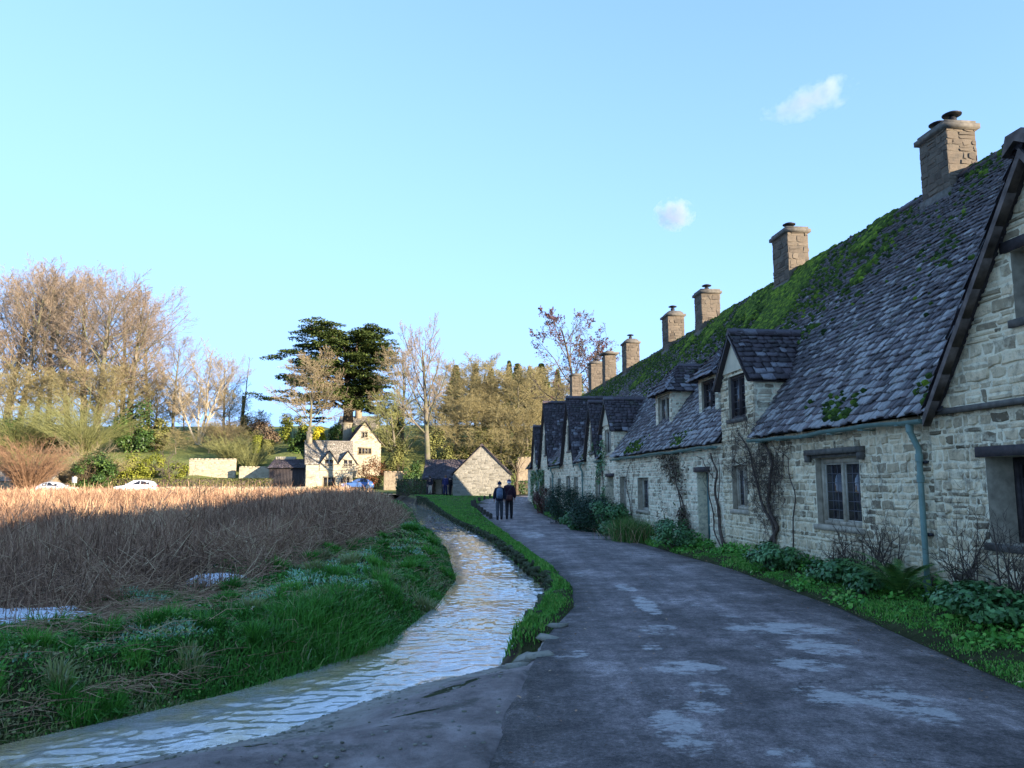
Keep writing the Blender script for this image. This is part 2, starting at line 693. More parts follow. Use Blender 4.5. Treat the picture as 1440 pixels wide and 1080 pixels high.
# ---- stone slates
def slates(mb, o, ea, eu, S, interval, rng, e0=0.26, e1=0.13, wid=(0.2, 0.46), th=(0.016, 0.034), frost=0.0, sag=0.0, drip=0.02, seed=0):
    """courses of overlapping slates; ea runs along a course, eu up the slope, outward = ea x eu"""
    o, ea, eu = (np.asarray(q, float) for q in (o, ea, eu))
    eu = eu / np.linalg.norm(eu)
    ea = ea / np.linalg.norm(ea)
    nn = np.cross(ea, eu)
    s = -drip
    k = 0
    while s < S - 0.03:
        f = max(0, s) / S
        ex = e0 + (e1 - e0) * f
        for (a0, a1) in interval(max(0.0, s)):
            if a1 - a0 < 0.06:
                continue
            ws = rng.uniform(wid[0], wid[1], int((a1 - a0) / wid[0]) + 4) * (1 - 0.35 * f)
            ed = np.concatenate([[0], np.cumsum(ws)]) - rng.uniform(0, 0.15)
            ed = a0 + ed
            l, r_ = ed[:-1], ed[1:]
            ok = (r_ > a0 + 0.03) & (l < a1 - 0.03)
            l, r_ = np.maximum(l[ok], a0), np.minimum(r_[ok], a1)
            n = len(l)
            if n == 0:
                continue
            g = 0.016
            l, r_ = l + g * rng.random(n), r_ - g * rng.random(n)
            t = rng.uniform(th[0], th[1], n)
            lo = s + rng.normal(0, 0.018, n)
            lo2 = lo + rng.normal(0, 0.014, n)
            hi = np.minimum(s + ex * 1.5, S)
            sg = lambda a, ss: sag * (fbm(a + 31 * seed, ss, 3.2, 1, 2) - 0.5) * 2
            lift = 0.022 + rng.uniform(0, 0.02, n)
            P = lambda a, ss, h: o + a[:, None] * ea + np.broadcast_to(ss, a.shape)[:, None] * eu + (h + sg(a, ss))[:, None] * nn
            mid = (l + r_) / 2
            lm = (lo + lo2) / 2 - rng.uniform(-0.01, 0.02, n)
            hh = np.full(n, hi)
            A = P(l, lo, lift)
            M_ = P(mid, lm, lift)
            B = P(r_, lo2, lift + rng.normal(0, 0.006, n))
            A2, M2, B2 = P(l + 0.004, lo + 0.006, lift + t), P(mid, lm + 0.005, lift + t), P(r_ - 0.004, lo2 + 0.006, lift + t + rng.normal(0, 0.004, n))
            C_, Dd = P(r_, hh, 0.004 + 0 * t), P(l, hh, 0.004 + 0 * t)
            V = np.stack([A, M_, B, A2, M2, B2, C_, Dd], 1).reshape(-1, 3)
            b = (np.arange(n) * 8)[:, None]
            val = rng.random(n) * 0.78
            pf = frost * (1 - f) ** 2.2
            fr = rng.random(n) < pf * (0.3 + 1.4 * fbm(mid, np.full(n, s), 1.6, 3, 2))
            val[fr] = rng.uniform(0.8, 1.0, fr.sum())
            mb.add(V, np.concatenate([b + 3, b + 4, b + 6, b + 7], 1), val)
            nv = len(V)
            for F in ([b + 4, b + 5, b + 6], [b, b + 1, b + 4, b + 3], [b + 1, b + 2, b + 5, b + 4], [b + 2, b + 6, b + 5], [b, b + 3, b + 7]):
                mb.n -= nv
                F = np.concatenate(F, 1)
                mb.F.append(F + mb.n)
                mb.A.append(val * 0.85 if len(F[0]) == 4 else val)
                mb.n += nv
        s += ex
        k += 1


def moss_on(mb, o, ea, eu, n, a_rng, s_rng, mask, rng, size=(0.03, 0.11)):
    """low cushions of moss on a roof slope where mask(a, s) is positive"""
    o, ea, eu = (np.asarray(q, float) for q in (o, ea, eu))
    eu = eu / np.linalg.norm(eu)
    nn = np.cross(ea, eu)
    a = rng.uniform(*a_rng, n)
    s = rng.uniform(*s_rng, n)
    mk = mask(a, s)
    ok = rng.random(n) < mk
    a, s, mk = a[ok], s[ok], mk[ok]
    n = len(a)
    if n == 0:
        return
    R = rng.uniform(size[0], size[1], n) * (0.6 + 0.5 * np.minimum(1, mk))
    ang = np.arange(6) * PI / 3
    rot = rng.uniform(0, 2, n)
    h0 = 0.055
    ring = lambda k, h: (o + (a[:, None] + k * R[:, None] * 1.35 * np.cos(ang + rot[:, None]) * rng.uniform(0.7, 1.2, (n, 6)))[..., None] * ea
                         + (s[:, None] + k * R[:, None] * np.sin(ang + rot[:, None]) * rng.uniform(0.7, 1.2, (n, 6)))[..., None] * eu + h * nn)
    A, B = ring(1.0, 0.012), ring(0.62, 0.0) + (h0 + R * 0.28)[:, None, None] * nn
    T = (o + a[:, None] * ea + s[:, None] * eu + (h0 + R * 0.4)[:, None] * nn)[:, None, :]
    V = np.concatenate([A, B, T], 1).reshape(-1, 3)
    b = (np.arange(n) * 13)[:, None]
    v = np.clip(rng.normal(0.45, 0.22, n) + 0.3 * (mk - 0.5), 0, 1)
    mb.add(V, np.concatenate([np.concatenate([b + j, b + (j + 1) % 6, b + 6 + (j + 1) % 6, b + 6 + j], 1) for j in range(6)]), np.tile(v, 6))
    mb.n -= len(V)
    mb.V.pop()
    mb.add(V, np.concatenate([np.concatenate([b + 6 + j, b + 6 + (j + 1) % 6, b + 12], 1) for j in range(6)]), np.tile(v, 6))


# ---- cottage pieces
class Cot:
    def __init__(self, name, label, u0, group="cottages of the stone terrace"):
        self.u0 = u0
        p = rw(0, u0, 0)
        self.root = thing(name, label, "cottage", tuple(p), TH, group)
        self.skips = []

    def put(self, mb, name, mat, parent=None, smooth=False):
        if mb.V:
            mb.V = [v - np.array([0, self.u0, 0]) for v in mb.V]
        return mb.build(name, mat, parent or self.root, smooth)


def window(c, u0, u1, z0, z1, w0=0.0, depth=0.16, lights=2, style="stone", hood=False, parent=None, cols=3, rows=6, lintel=False, sillout=0.05):
    """surround, casements, leaded panes; u0 < u1"""
    mb = MB()
    fm = {"stone": m_sill, "oak": m_oak, "wood": m_wood, "green": m_green}[style]
    t = 0.085 if style == "stone" else 0.06
    wi, wo = w0 + depth + 0.08, w0 + depth - 0.04
    mb.box((wo, u0, z0), (wi, u0 + t, z1), 0.3)
    mb.box((wo, u1 - t, z0), (wi, u1, z1), 0.5)
    mb.box((wo, u0 + t, z1 - t), (wi, u1 - t, z1), 0.4)
    mb.box((wo - 0.02, u0 + t, z0), (wi, u1 - t, z0 + t * 0.8), 0.4)
    iw = (u1 - u0 - 2 * t)
    mt = t * 0.8
    lw = (iw - mt * (lights - 1)) / lights
    for k in range(1, lights):
        a = u0 + t + k * lw + (k - 1) * mt
        mb.box((wo + 0.003, a, z0 + t * 0.8), (wi - 0.003, a + mt, z1 - t), 0.6)
    win = c.put(mb, "window", fm, parent)
    sub = parent is None            # a window that is itself a sub-part keeps its panes in one level
    # reveal of the opening
    rv = MB()
    rv.poly([(w0, u0, z0), (w0, u0, z1), (wi, u0, z1), (wi, u0, z0)], 2)
    rv.poly([(w0, u1, z0), (wi, u1, z0), (wi, u1, z1), (w0, u1, z1)], 2)
    rv.poly([(w0, u0, z1), (w0, u1, z1), (wi, u1, z1), (wi, u0, z1)], 2)
    rv.poly([(w0, u0, z0), (wi, u0, z0), (wi, u1, z0), (w0, u1, z0)], 2)
    c.put(rv, "reveal", m_sill, win if sub else parent)
    holder = win if sub else parent
    for k in range(lights):
        a = u0 + t + k * (lw + mt)
        f = MB()
        b0, b1 = z0 + t * 0.8, z1 - t
        q = 0.03
        f.box((wo + 0.03, a, b0), (wo + 0.065, a + q, b1))
        f.box((wo + 0.03, a + lw - q, b0), (wo + 0.065, a + lw, b1))
        f.box((wo + 0.03, a + q, b1 - q), (wo + 0.065, a + lw - q, b1))
        f.box((wo + 0.03, a + q, b0), (wo + 0.065, a + lw - q, b0 + q))
        c.put(f, "casement", m_oak if style == "oak" else m_wood if style in ("stone", "wood") else m_green, holder)
        p = MB()
        p.box((wo + 0.05, a + q, b0 + q), (wo + 0.056, a + lw - q, b1 - q), 0.5)
        c.put(p, "pane", m_glass, holder)
        ld = MB()
        for i in range(1, cols):
            x = a + q + (lw - 2 * q) * i / cols
            ld.box((wo + 0.044, x - 0.005, b0 + q), (wo + 0.06, x + 0.005, b1 - q))
        for i in range(1, rows):
            y = b0 + q + (b1 - b0 - 2 * q) * i / rows
            ld.box((wo + 0.045, a + q, y - 0.005), (wo + 0.059, a + lw - q, y + 0.005))
        if ld.V:
            c.put(ld, "lattice", m_lead, holder)
    s = MB()
    s.box((w0 - sillout, u0 - 0.07, z0 - 0.09), (w0 + depth - 0.06, u1 + 0.07, z0 - 0.002), 0.5)
    c.put(s, "sill", m_sill if style != "oak" else m_cap, holder)
    if hood:
        h = MB()
        h.box((w0 - 0.11, u0 - 0.2, z1 + 0.06), (w0 + 0.02, u1 + 0.2, z1 + 0.15), 0.2)
        for uu in (u0 - 0.2, u1 + 0.1):
            h.box((w0 - 0.1, uu + 0.002, z1 - 0.06), (w0 + 0.02, uu + 0.098, z1 + 0.058), 0.2)
        h.box((w0 - 0.03, u0 - 0.1, z1 + 0.003), (w0 + 0.03, u1 + 0.1, z1 + 0.057), 0.2)
        c.put(h, "hood_mould", m_cap, holder)
    if lintel:
        h = MB()
        h.box((w0 - 0.04, u0 - 0.12, z1 + 0.003), (w0 + depth - 0.05, u1 + 0.12, z1 + 0.13), 0.2)
        c.put(h, "lintel", m_oak, holder)
    return win


def door(c, u0, u1, z0, z1, depth=0.3, mat=None, lintel=True):
    mb = MB()
    n = 5
    for i in range(n):
        a = u0 + 0.07 + (u1 - u0 - 0.14) * i / n
        b = u0 + 0.07 + (u1 - u0 - 0.14) * (i + 1) / n
        mb.box((depth, a + 0.003, z0), (depth + 0.05, b - 0.003, z1 - 0.07), 0.4)
    d = c.put(mb, "door", mat or m_door)
    f = MB()
    f.box((depth - 0.05, u0, z0), (depth + 0.06, u0 + 0.068, z1))
    f.box((depth - 0.05, u1 - 0.068, z0), (depth + 0.06, u1, z1))
    f.box((depth - 0.05, u0 + 0.068, z1 - 0.068), (depth + 0.06, u1 - 0.068, z1))
    c.put(f, "door_frame", mat or m_door, d)
    h = MB()
    h.tube([(depth - 0.005, u0 + 0.14, z0 + 0.95), (depth - 0.05, u0 + 0.14, z0 + 0.95), (depth - 0.06, u0 + 0.22, z0 + 0.95)], 0.012, 6)
    h.box((depth - 0.012, u0 + 0.11, z0 + 0.85), (depth - 0.001, u0 + 0.17, z0 + 1.05))
    c.put(h, "handle", m_iron, d)
    rv = MB()
    stones(rv, (0, u0, z0), X3, Z3, [(0, 0), (depth, 0), (depth, z1 - z0), (0, z1 - z0)], RNG(3), prot=(0.003, 0.01), cw=(0.14, 0.3))
    stones(rv, (depth, u1, z0), -X3, Z3, [(0, 0), (depth, 0), (depth, z1 - z0), (0, z1 - z0)], RNG(4), prot=(0.003, 0.01), cw=(0.14, 0.3))
    rv.poly([(0, u0, z1), (0, u1, z1), (depth, u1, z1), (depth, u0, z1)], 0.3)
    c.put(rv, "reveal", m_wall, d)
    if lintel:
        l = MB()
        l.box((-0.05, u0 - 0.13, z1 + 0.004), (depth - 0.06, u1 + 0.13, z1 + 0.13))
        c.put(l, "lintel", m_oak, d)
    s = MB()
    s.box((-0.22, u0 - 0.05, z0 - 0.16), (depth, u1 + 0.05, z0 - 0.004))
    c.put(s, "doorstep", m_sill, d)
    return d


def chimney(c, u0, u1, w0, w1, zb, zt, seed, pots=1, cap="slab", base=True):
    rng = RNG(900 + seed)
    mb = MB()
    P = [(0, 0), (1, 0), (1, 1), (0, 1)]
    H = zt - zb
    A, B = u1 - u0, w1 - w0
    kw = dict(ch=(0.1, 0.2), cw=(0.16, 0.4), prot=(0.004, 0.022), joint=0.005)
    stones(mb, (w0, u0 + A, zb), -Y3, Z3, [(0, 0), (A, 0), (A, H), (0, H)], rng, **kw)
    stones(mb, (w0, u0, zb), X3, Z3, [(0, 0), (B, 0), (B, H), (0, H)], rng, **kw)
    stones(mb, (w1, u0, zb), Y3, Z3, [(0, 0), (A, 0), (A, H), (0, H)], rng, **kw)
    stones(mb, (w1, u1, zb), -X3, Z3, [(0, 0), (B, 0), (B, H), (0, H)], rng, **kw)
    mb.poly([(w0, u0, zt), (w1, u0, zt), (w1, u1, zt), (w0, u1, zt)], 0.5)
    ch = c.put(mb, "chimney", m_chim)
    k = MB()
    e = 0.07
    if cap == "slab":
        k.box((w0 - e, u0 - e, zt + 0.002), (w1 + e, u1 + e, zt + 0.1), 0.4)
        k.box((w0 - 0.02, u0 - 0.02, zt + 0.1), (w1 + 0.02, u1 + 0.02, zt + 0.17), 0.5)
    elif cap == "dome":
        k.box((w0 - e, u0 - e, zt + 0.002), (w1 + e, u1 + e, zt + 0.09), 0.4)
        mw, mu = (w0 + w1) / 2, (u0 + u1) / 2
        prof = [(1.0, 0.09), (0.92, 0.17), (0.7, 0.25), (0.35, 0.29), (0.05, 0.3)]
        V, F = [], []
        for s_, z_ in prof:
            for (sx, sy) in ((-1, -1), (1, -1), (1, 1), (-1, 1)):
                V.append((mw + sx * B / 2 * s_, mu + sy * A / 2 * s_, zt + z_))
        for i in range(len(prof) - 1):
            F += [(i * 4 + j, i * 4 + (j + 1) % 4, i * 4 + 4 + (j + 1) % 4, i * 4 + 4 + j) for j in range(4)]
        k.add(V, F, 0.5)
    else:
        e = 0.16
        k.box((w0 + 0.03, u0 + 0.03, zt + 0.002), (w1 - 0.03, u1 - 0.03, zt + 0.1), 0.2)
        k.box((w0 - e, u0 - e, zt + 0.1), (w1 + e, u1 + e, zt + 0.2), 0.4)
        k.box((w0 + 0.1, u0 + 0.1, zt + 0.2), (w1 - 0.1, u1 - 0.1, zt + 0.3), 0.4)
    c.put(k, "chimney_cap", m_cap, ch)
    for i in range(pots):
        mu = u0 + A * ((i + 0.5) / pots if pots > 1 else 0.5)
        mw = (w0 + w1) / 2
        z = zt + (0.17 if cap == "slab" else 0.28)
        q = MB()
        q.lathe([(0.085, z - 0.05), (0.085, z + 0.13), (0.05, z + 0.16), (0.04, z + 0.22)], (mw, mu, 0), 14, 0.4)
        q.lathe([(0.04, z + 0.19), (0.175, z + 0.2), (0.18, z + 0.22), (0.11, z + 0.255), (0.0, z + 0.265)], (mw, mu, 0), 16, 0.2)
        c.put(q, "chimney_cowl", m_iron, ch)
    if base:
        f = MB()
        f.box((w0 - 0.05, u0 - 0.05, zb), (w1 + 0.05, u1 + 0.05, RIDGE_Z - 0.35), 0.4)
        c.put(f, "flashing", m_cap, ch)
    return ch


def gutter(c, u0, u1, z=2.5, end=None):
    mb = MB()
    n = max(4, int((u1 - u0) / 0.4))
    U = np.linspace(u0, u1, n)
    Z = z + 0.015 * np.sin(U * 1.7) + 0.01 * np.sin(U * 4.1)
    ang = np.linspace(PI, 2 * PI, 8)
    R = 0.062
    rows = []
    for k in (R, R - 0.008):
        rows.append([[(-0.2 + k * math.cos(t), uu, zz + k * math.sin(t)) for t in ang] for uu, zz in zip(U, Z)])
    A = np.array(rows[0])
    B = np.array(rows[1])
    for q, flip in ((A, False), (B, True)):
        V = q.reshape(-1, 3)
        F = [(i * 8 + j, i * 8 + j + 1, (i + 1) * 8 + j + 1, (i + 1) * 8 + j) for i in range(n - 1) for j in range(7)]
        mb.add(V, F, 0.4)
    for q in (0, n - 1):
        mb.poly([tuple(p) for p in A[q]], 0.4)
    g = c.put(mb, "gutter", m_green)
    for uu in np.arange(u0 + 0.5, u1, 0.95):
        b = MB()
        b.box((-0.275, uu - 0.012, z - 0.075), (0.02, uu + 0.012, z - 0.055))
        c.put(b, "gutter_bracket", m_green, g)
    return g


def downpipe(c, u, ztop, zbot=0.05):
    mb = MB()
    mb.tube([(-0.2, u, ztop - 0.05), (-0.2, u, ztop - 0.16), (-0.09, u, ztop - 0.4), (-0.09, u, ztop - 0.55)], 0.042, 10)
    mb.tube([(-0.09, u, ztop - 0.5), (-0.09, u, zbot)], 0.04, 10)
    for z in (ztop - 0.12, ztop - 0.52, (ztop + zbot) / 2 + 0.45, zbot + 0.3):
        mb.tube([(-0.2 if z > ztop - 0.2 else -0.09, u, z - 0.05), (-0.2 if z > ztop - 0.2 else -0.09, u, z + 0.05)], 0.052, 10)
    p = c.put(mb, "downpipe", m_green)
    for z in (ztop - 0.58, zbot + 0.95):
        k = MB()
        k.box((-0.05, u - 0.075, z - 0.02), (0.02, u + 0.075, z + 0.02))
        c.put(k, "pipe_bracket", m_iron, p)


def gable_skip(ua, za, hw, ze):
    def f(z):
        h = hw if z < ze else hw * max(0.0, (za - z) / (za - ze)) - 0.03
        return (ua - h, ua + h)
    return f


def cut(iv, sk):
    out = []
    for a, b in iv:
        if sk[1] <= a or sk[0] >= b or sk[1] - sk[0] < 0.05:
            out.append((a, b))
        else:
            if sk[0] > a:
                out.append((a, sk[0]))
            if sk[1] < b:
                out.append((sk[1], b))
    return out


def main_roof(c, u0, u1, seed, skips=(), frost=0.75, mat=None):
    rng = RNG(100 + seed)
    mb = MB()
    o = (EAVE_W, 0, EAVE_Z)
    eu = np.array([RIDGE_W - EAVE_W, 0, RIDGE_Z - EAVE_Z])
    S = np.linalg.norm(eu)
    eus = eu / S

    def iv(s):
        z = EAVE_Z + s * eus[2]
        q = [(-u1, -u0)]
        for sk in skips:
            a, b = sk(z)
            q = cut(q, (-b, -a))
        return q
    slates(mb, o, -Y3, eu, S, iv, rng, 0.175, 0.072, (0.085, 0.2), (0.012, 0.03), frost=frost * 0.55, sag=0.045, seed=0, drip=0.05)
    # boarding under the slates, back slope, ridge
    for j in range(24):
        s0, s1 = S * j / 24, S * (j + 1) / 24
        for a, b in iv((s0 + s1) / 2):
            p0, p1 = np.array(o) + eus * s0, np.array(o) + eus * s1
            nn = np.cross(-Y3, eus) * -0.055
            mb.poly([p0 + nn - Y3 * a, p0 + nn - Y3 * b, p1 + nn - Y3 * b, p1 + nn - Y3 * a], 0.1)
    mb.poly([(RIDGE_W, u0, RIDGE_Z), (RIDGE_W, u1, RIDGE_Z), (7.0, u1, 2.6), (7.0, u0, 2.6)], 0.3)
    r = c.put(mb, "roof", mat or m_slate)
    k = MB()
    u = u0
    while u < u1 - 0.05:
        e = min(u1, u + rng.uniform(0.38, 0.5))
        sg = 0.05 * (fbm(u, 6.0, 3.2, 1, 2) - 0.5) * 2 + rng.normal(0, 0.01)
        k.prism([(RIDGE_W - 0.2, u + 0.006, RIDGE_Z - 0.15 + sg), (RIDGE_W, u + 0.006, RIDGE_Z + 0.03 + sg), (RIDGE_W + 0.2, u + 0.006, RIDGE_Z - 0.15 + sg), (RIDGE_W + 0.17, u + 0.006, RIDGE_Z - 0.2 + sg), (RIDGE_W - 0.17, u + 0.006, RIDGE_Z - 0.2 + sg)], (0, e - u - 0.012, 0), rng.random() * 0.5)
        u = e
    c.put(k, "ridge_stones", m_slateb, r)
    ms = MB()

    def mask(a, s):
        uu = -a
        top = s / S
        band = sstep(0.42, 0.95, top + 0.4 * (fbm(uu, s, 2.2, 2, 3) - 0.5))
        blob = sstep(0.56, 0.66, fbm(uu + 3, s, 1.3, 4, 3)) * sstep(0.3, 0.6, top)
        strong = sstep(3.5, 6.5, uu) * 0.85 + 0.12
        eave = 0.5 * sstep(0.55, 0.68, fbm(uu, s, 0.9, 5, 2)) * (1 - sstep(0.02, 0.12, top))
        mk = np.clip(band * (0.2 + 1.2 * blob) * strong, 0, 1) + 0.25 * blob * strong + 0.5 * eave
        for sk in skips:
            z = EAVE_Z + s * eus[2]
            lo = np.array([sk(zz) for zz in z])
            mk = np.where((uu > lo[:, 0] - 0.05) & (uu < lo[:, 1] + 0.05), 0, mk)
        return np.clip(mk * 0.85, 0, 1)
    moss_on(ms, o, -Y3, eu, int(3400 * (u1 - u0)), (-u1, -u0), (0.02, S - 0.02), mask, rng)
    if ms.V:
        stuff(c.put(ms, "roof_moss", m_moss, r, True))
    return r


def gable_roof(c, ua, za, hw, ze, w0, seed, frost=0.25, parent=None, hip=0.0, mat=None, name="dormer_roof", wend=None):
    """two slated slopes with their ridge running into the main roof; verge at w0"""
    rng = RNG(300 + seed)
    mb = MB()
    rise = za - ze
    S = math.hypot(hw, rise)
    for sd_ in (-1, 1):
        o = np.array([0, ua + sd_ * hw, ze])
        eu = np.array([0, -sd_ * hw, rise])
        ea = X3 if sd_ < 0 else -X3
        # outward normal must point away from the ridge: ea x eu
        nn = np.cross(ea, eu)
        if nn[2] < 0:
            ea = -ea

        def iv(s):
            z = ze + rise * s / S
            a0, a1 = w0 + hip * s / S, (wend if wend is not None else roof_w(z) + 0.12)
            return [(a0, a1)] if ea[0] > 0 else [(-a1, -a0)]
        slates(mb, o, ea, eu, S, iv, rng, 0.2, 0.12, (0.16, 0.34), (0.014, 0.03), frost=frost, sag=0.01, drip=0.06, seed=seed)
        n2 = np.cross(ea, eu / S) * -0.045
        zt = za
        if hip:
            mb.poly([o + X3 * w0 + n2, o + X3 * (roof_w(ze) + 0.1) + n2, np.array([roof_w(za) + 0.1, ua, za]) + n2, np.array([w0 + hip, ua, za]) + n2], 0.1)
        else:
            e_lo, e_hi = (wend, wend) if wend is not None else (roof_w(ze) + 0.1, roof_w(za) + 0.1)
            mb.prism([o + X3 * w0 + n2, o + X3 * e_lo + n2, np.array([e_hi, ua, za]) + n2, np.array([w0, ua, za]) + n2], n2 * 1.1, 0.1)
    if hip:
        o = np.array([w0, 0, ze])
        eu = np.array([hip, 0, rise])
        Sh = math.hypot(hip, rise)
        slates(mb, o, -Y3, eu, Sh, lambda s: [(-(ua + hw * (1 - s / Sh)), -(ua - hw * (1 - s / Sh)))], rng, 0.2, 0.12, (0.16, 0.34), (0.014, 0.03), frost=frost, sag=0.01, drip=0.06)
        mb.poly([(w0 + 0.04, ua - hw, ze - 0.03), (w0 + 0.04, ua + hw, ze - 0.03), (w0 + hip + 0.04, ua, za - 0.03)], 0.1)
    w_ = w0 + hip
    wl = wend if wend is not None else roof_w(za) + 0.2
    while w_ < wl:
        e = w_ + rng.uniform(0.3, 0.45)
        mb.prism([(w_ + 0.005, ua - 0.15, za - 0.1), (w_ + 0.005, ua, za + 0.075), (w_ + 0.005, ua + 0.15, za - 0.1), (w_ + 0.005, ua, za - 0.05)], (e - w_ - 0.01, 0, 0), rng.uniform(0.5, 0.79))
        w_ = e
    return c.put(mb, name, mat or m_slateb, parent)


def gable_front(c, ua, za, hw, ze, zb, w0, seed, hole=None, top_plain=None, mat=None, name="gable_wall", parent=None, cw=(0.12, 0.36)):
    """front wall of a gable: straight sides zb..ze, then the point"""
    rng = RNG(500 + seed)
    mb = MB()
    o = (w0, 0, 0)
    hs = [(-hole[1], -hole[0], hole[2], hole[3])] if hole else []
    if ze > zb + 0.02:
        stones(mb, o, -Y3, Z3, [(-ua - hw, zb), (-ua + hw, zb), (-ua + hw, ze), (-ua - hw, ze)], rng, hs, cw=cw)
    stones(mb, o, -Y3, Z3, [(-ua - hw, ze), (-ua + hw, ze), (-ua, za)], rng, hs, cw=cw)
    g = c.put(mb, name, mat or m_wall, parent)
    if top_plain is not None:
        k = MB()
        h = hw * (za - top_plain) / (za - ze)
        k.prism([(w0 - 0.045, ua - h, top_plain), (w0 - 0.045, ua + h, top_plain), (w0 - 0.045, ua, za)], (0.04, 0, 0))
        c.put(k, "plaster", m_plaster, g)
    return g


def cheek(c, u, w0, ze, zb, seed, parent, side, mat=None):
    """triangular side wall of a dormer"""
    rng = RNG(700 + seed)
    mb = MB()
    e = X3 if side < 0 else -X3
    P = [(w0, max(zb, EAVE_Z + (w0 - EAVE_W) * SLOPE - 0.1)), (w0, ze), (roof_w(ze) + 0.1, ze)]
    P = [(p[0] if side < 0 else -p[0], p[1]) for p in P]
    stones(mb, (0, u, 0), e, Z3, P, rng, cw=(0.14, 0.34), ch=(0.08, 0.15), prot=(0.003, 0.014))
    return c.put(mb, "cheek", mat or m_wall, parent)


def front_wall(c, u0, u1, holes, seed, z1=2.56, mat=None, zb=-0.5):
    rng = RNG(40 + seed)
    mb = MB()
    stones(mb, (0, 0, 0), -Y3, Z3, [(-u1, zb), (-u0, zb), (-u0, z1), (-u1, z1)], rng, [(-h[1], -h[0], h[2], h[3]) for h in holes], cw=(0.09, 0.33))
    # back and end walls
    mb.poly([(6.8, u0, zb), (6.8, u1, zb), (6.8, u1, 2.7), (6.8, u0, 2.7)], 2)
    mb.poly([(0.5, u0, zb), (6.8, u0, zb), (6.8, u0, 2.65), (3.4, u0, 7.4), (0.5, u0, 2.65)], 2)
    return c.put(mb, "front_wall", mat or m_wall)


# ---- cottage A: big cross gable at the near end
A = Cot("gabled_cottage", "nearest cottage, its steep stone gable rising beside the green downpipe", -5.0)
hA = (-3.75, -1.62, 0.93, 1.95)
front_wall(A, -32, -0.62, [hA], 1, 2.6)
ua, za, hwA, zeA = -2.85, 5.32, 1.92, 2.6
hU = (-3.2, -2.36, 3.5, 4.3)
g = gable_front(A, ua, za, hwA, zeA, 2.6, -0.05, 1, hU, cw=(0.18, 0.5))
k = MB()
k.box((-0.11, -4.7, 2.53), (0.0, -0.66, 2.597), 0.2)
A.put(k, "drip_course", m_cap, g)
gable_roof(A, ua, za + 0.12, hwA + 0.14, zeA - 0.05, -0.24, 1, 0.15, name="gable_roof")
k = MB()
for s_ in (-1, 1):
    # verge stones seen edge-on along the slope
    P0, P1 = np.array([-0.25, ua + s_ * (hwA + 0.1), zeA - 0.12]), np.array([-0.25, ua, za + 0.0])
    n_ = 9
    for i in range(n_):
        a_, b_ = P0 + (P1 - P0) * i / n_, P0 + (P1 - P0) * (i + 1.0) / n_
        k.prism([a_ + (0, 0, -0.1), b_ + (0, 0, -0.1), b_ + (0, 0, 0.02), a_ + (0, 0, 0.02)], (0.11 + 0.012 * (i % 2), 0, 0), 0.3)
k.prism([(-0.3, ua - 0.2, za - 0.02), (-0.3, ua - 0.12, za + 0.2), (-0.3, ua + 0.12, za + 0.2), (-0.3, ua + 0.2, za - 0.02), (-0.3, ua, za + 0.1)], (0.42, 0, 0), 0.2)
A.put(k, "verge", m_verge, g)
window(A, *hU, w0=-0.05, depth=0.3, lights=2, style="oak", lintel=True)
window(A, *hA, w0=0, depth=0.4, lights=3, style="oak", lintel=True, cols=3, rows=5)
main_roof(A, -32, -0.62, 1, [gable_skip(ua, za, hwA, zeA)], 0.6)
chimney(A, -8.5, -7.2, 2.9, 3.9, 6.9, 9.4, 1, 2)

# ---- cottage B
B = Cot("stone_cottage", "stone cottage with a hooded mullioned window and a dormer with a cream gable", 3.0)
w1 = (1.2, 2.62, 0.93, 2.06)
w2 = (5.62, 6.5, 1.05, 2.02)
front_wall(B, -0.62, 7.0, [w1, w2], 2)
window(B, *w1, depth=0.14, lights=2, hood=True, cols=3, rows=6)
window(B, *w2, depth=0.14, lights=2, cols=2, rows=6, lintel=False)


def wall_dormer(c, ua, hw, zb, ze, za, win, seed, plain=None, style="oak", mat=None, w0=-0.03, frost=0.3, over=0.13, lights=2, cheeks=(-1, 1)):
    g = gable_front(c, ua, za - 0.1, hw, ze, zb, w0, seed, win, plain, mat, "dormer")
    gable_roof(c, ua, za, hw + over, ze - over * (za - ze) / hw, w0 - 0.16, seed, frost, g)
    for s_ in cheeks:
        cheek(c, ua + s_ * hw, w0 + 0.004, ze - 0.02, zb, seed + 20 * s_, g, s_, m_wallpale)
    window(c, *win, w0=w0, depth=0.1, lights=lights, style=style, parent=g, cols=2, rows=5)
    return gable_skip(ua, za, hw + 0.02, ze)


def roof_dormer(c, ua, hw, w0, zb, ze, za, win, seed, style="wood", hip=0.7, frost=0.5):
    """dormer standing back on the slope with a hipped roof"""
    k = MB()
    stones(k, (w0, 0, 0), -Y3, Z3, [(-ua - hw, zb - 0.25), (-ua + hw, zb - 0.25), (-ua + hw, ze), (-ua - hw, ze)], RNG(seed), [(-win[1], -win[0], win[2], win[3])], prot=(0.003, 0.012))
    g = c.put(k, "dormer", m_wallpale)
    gable_roof(c, ua, za, hw + 0.2, ze - 0.02, w0 - 0.22, seed, frost, g, hip=hip)
    for s_ in (-1, 1):
        cheek(c, ua + s_ * hw, w0 + 0.004, ze, zb - 0.3, seed + 20 * s_, g, s_, m_wallpale)
    window(c, *win, w0=w0, depth=0.1, lights=2, style=style, parent=g, cols=2, rows=5)
    return gable_skip(ua, za, hw + 0.02, ze)


sk = wall_dormer(B, 5.98, 0.94, 2.56, 3.95, 5.0, (5.5, 6.45, 3.05, 4.02), 2, 4.1)
main_roof(B, -0.62, 7.0, 2, [sk], 0.95)
chimney(B, 2.8, 3.62, 3.06, 3.66, 6.6, 8.43, 2, 2)
gutter(B, -0.75, 5.0, 2.5)
downpipe(B, -0.47, 2.5, 0.0)

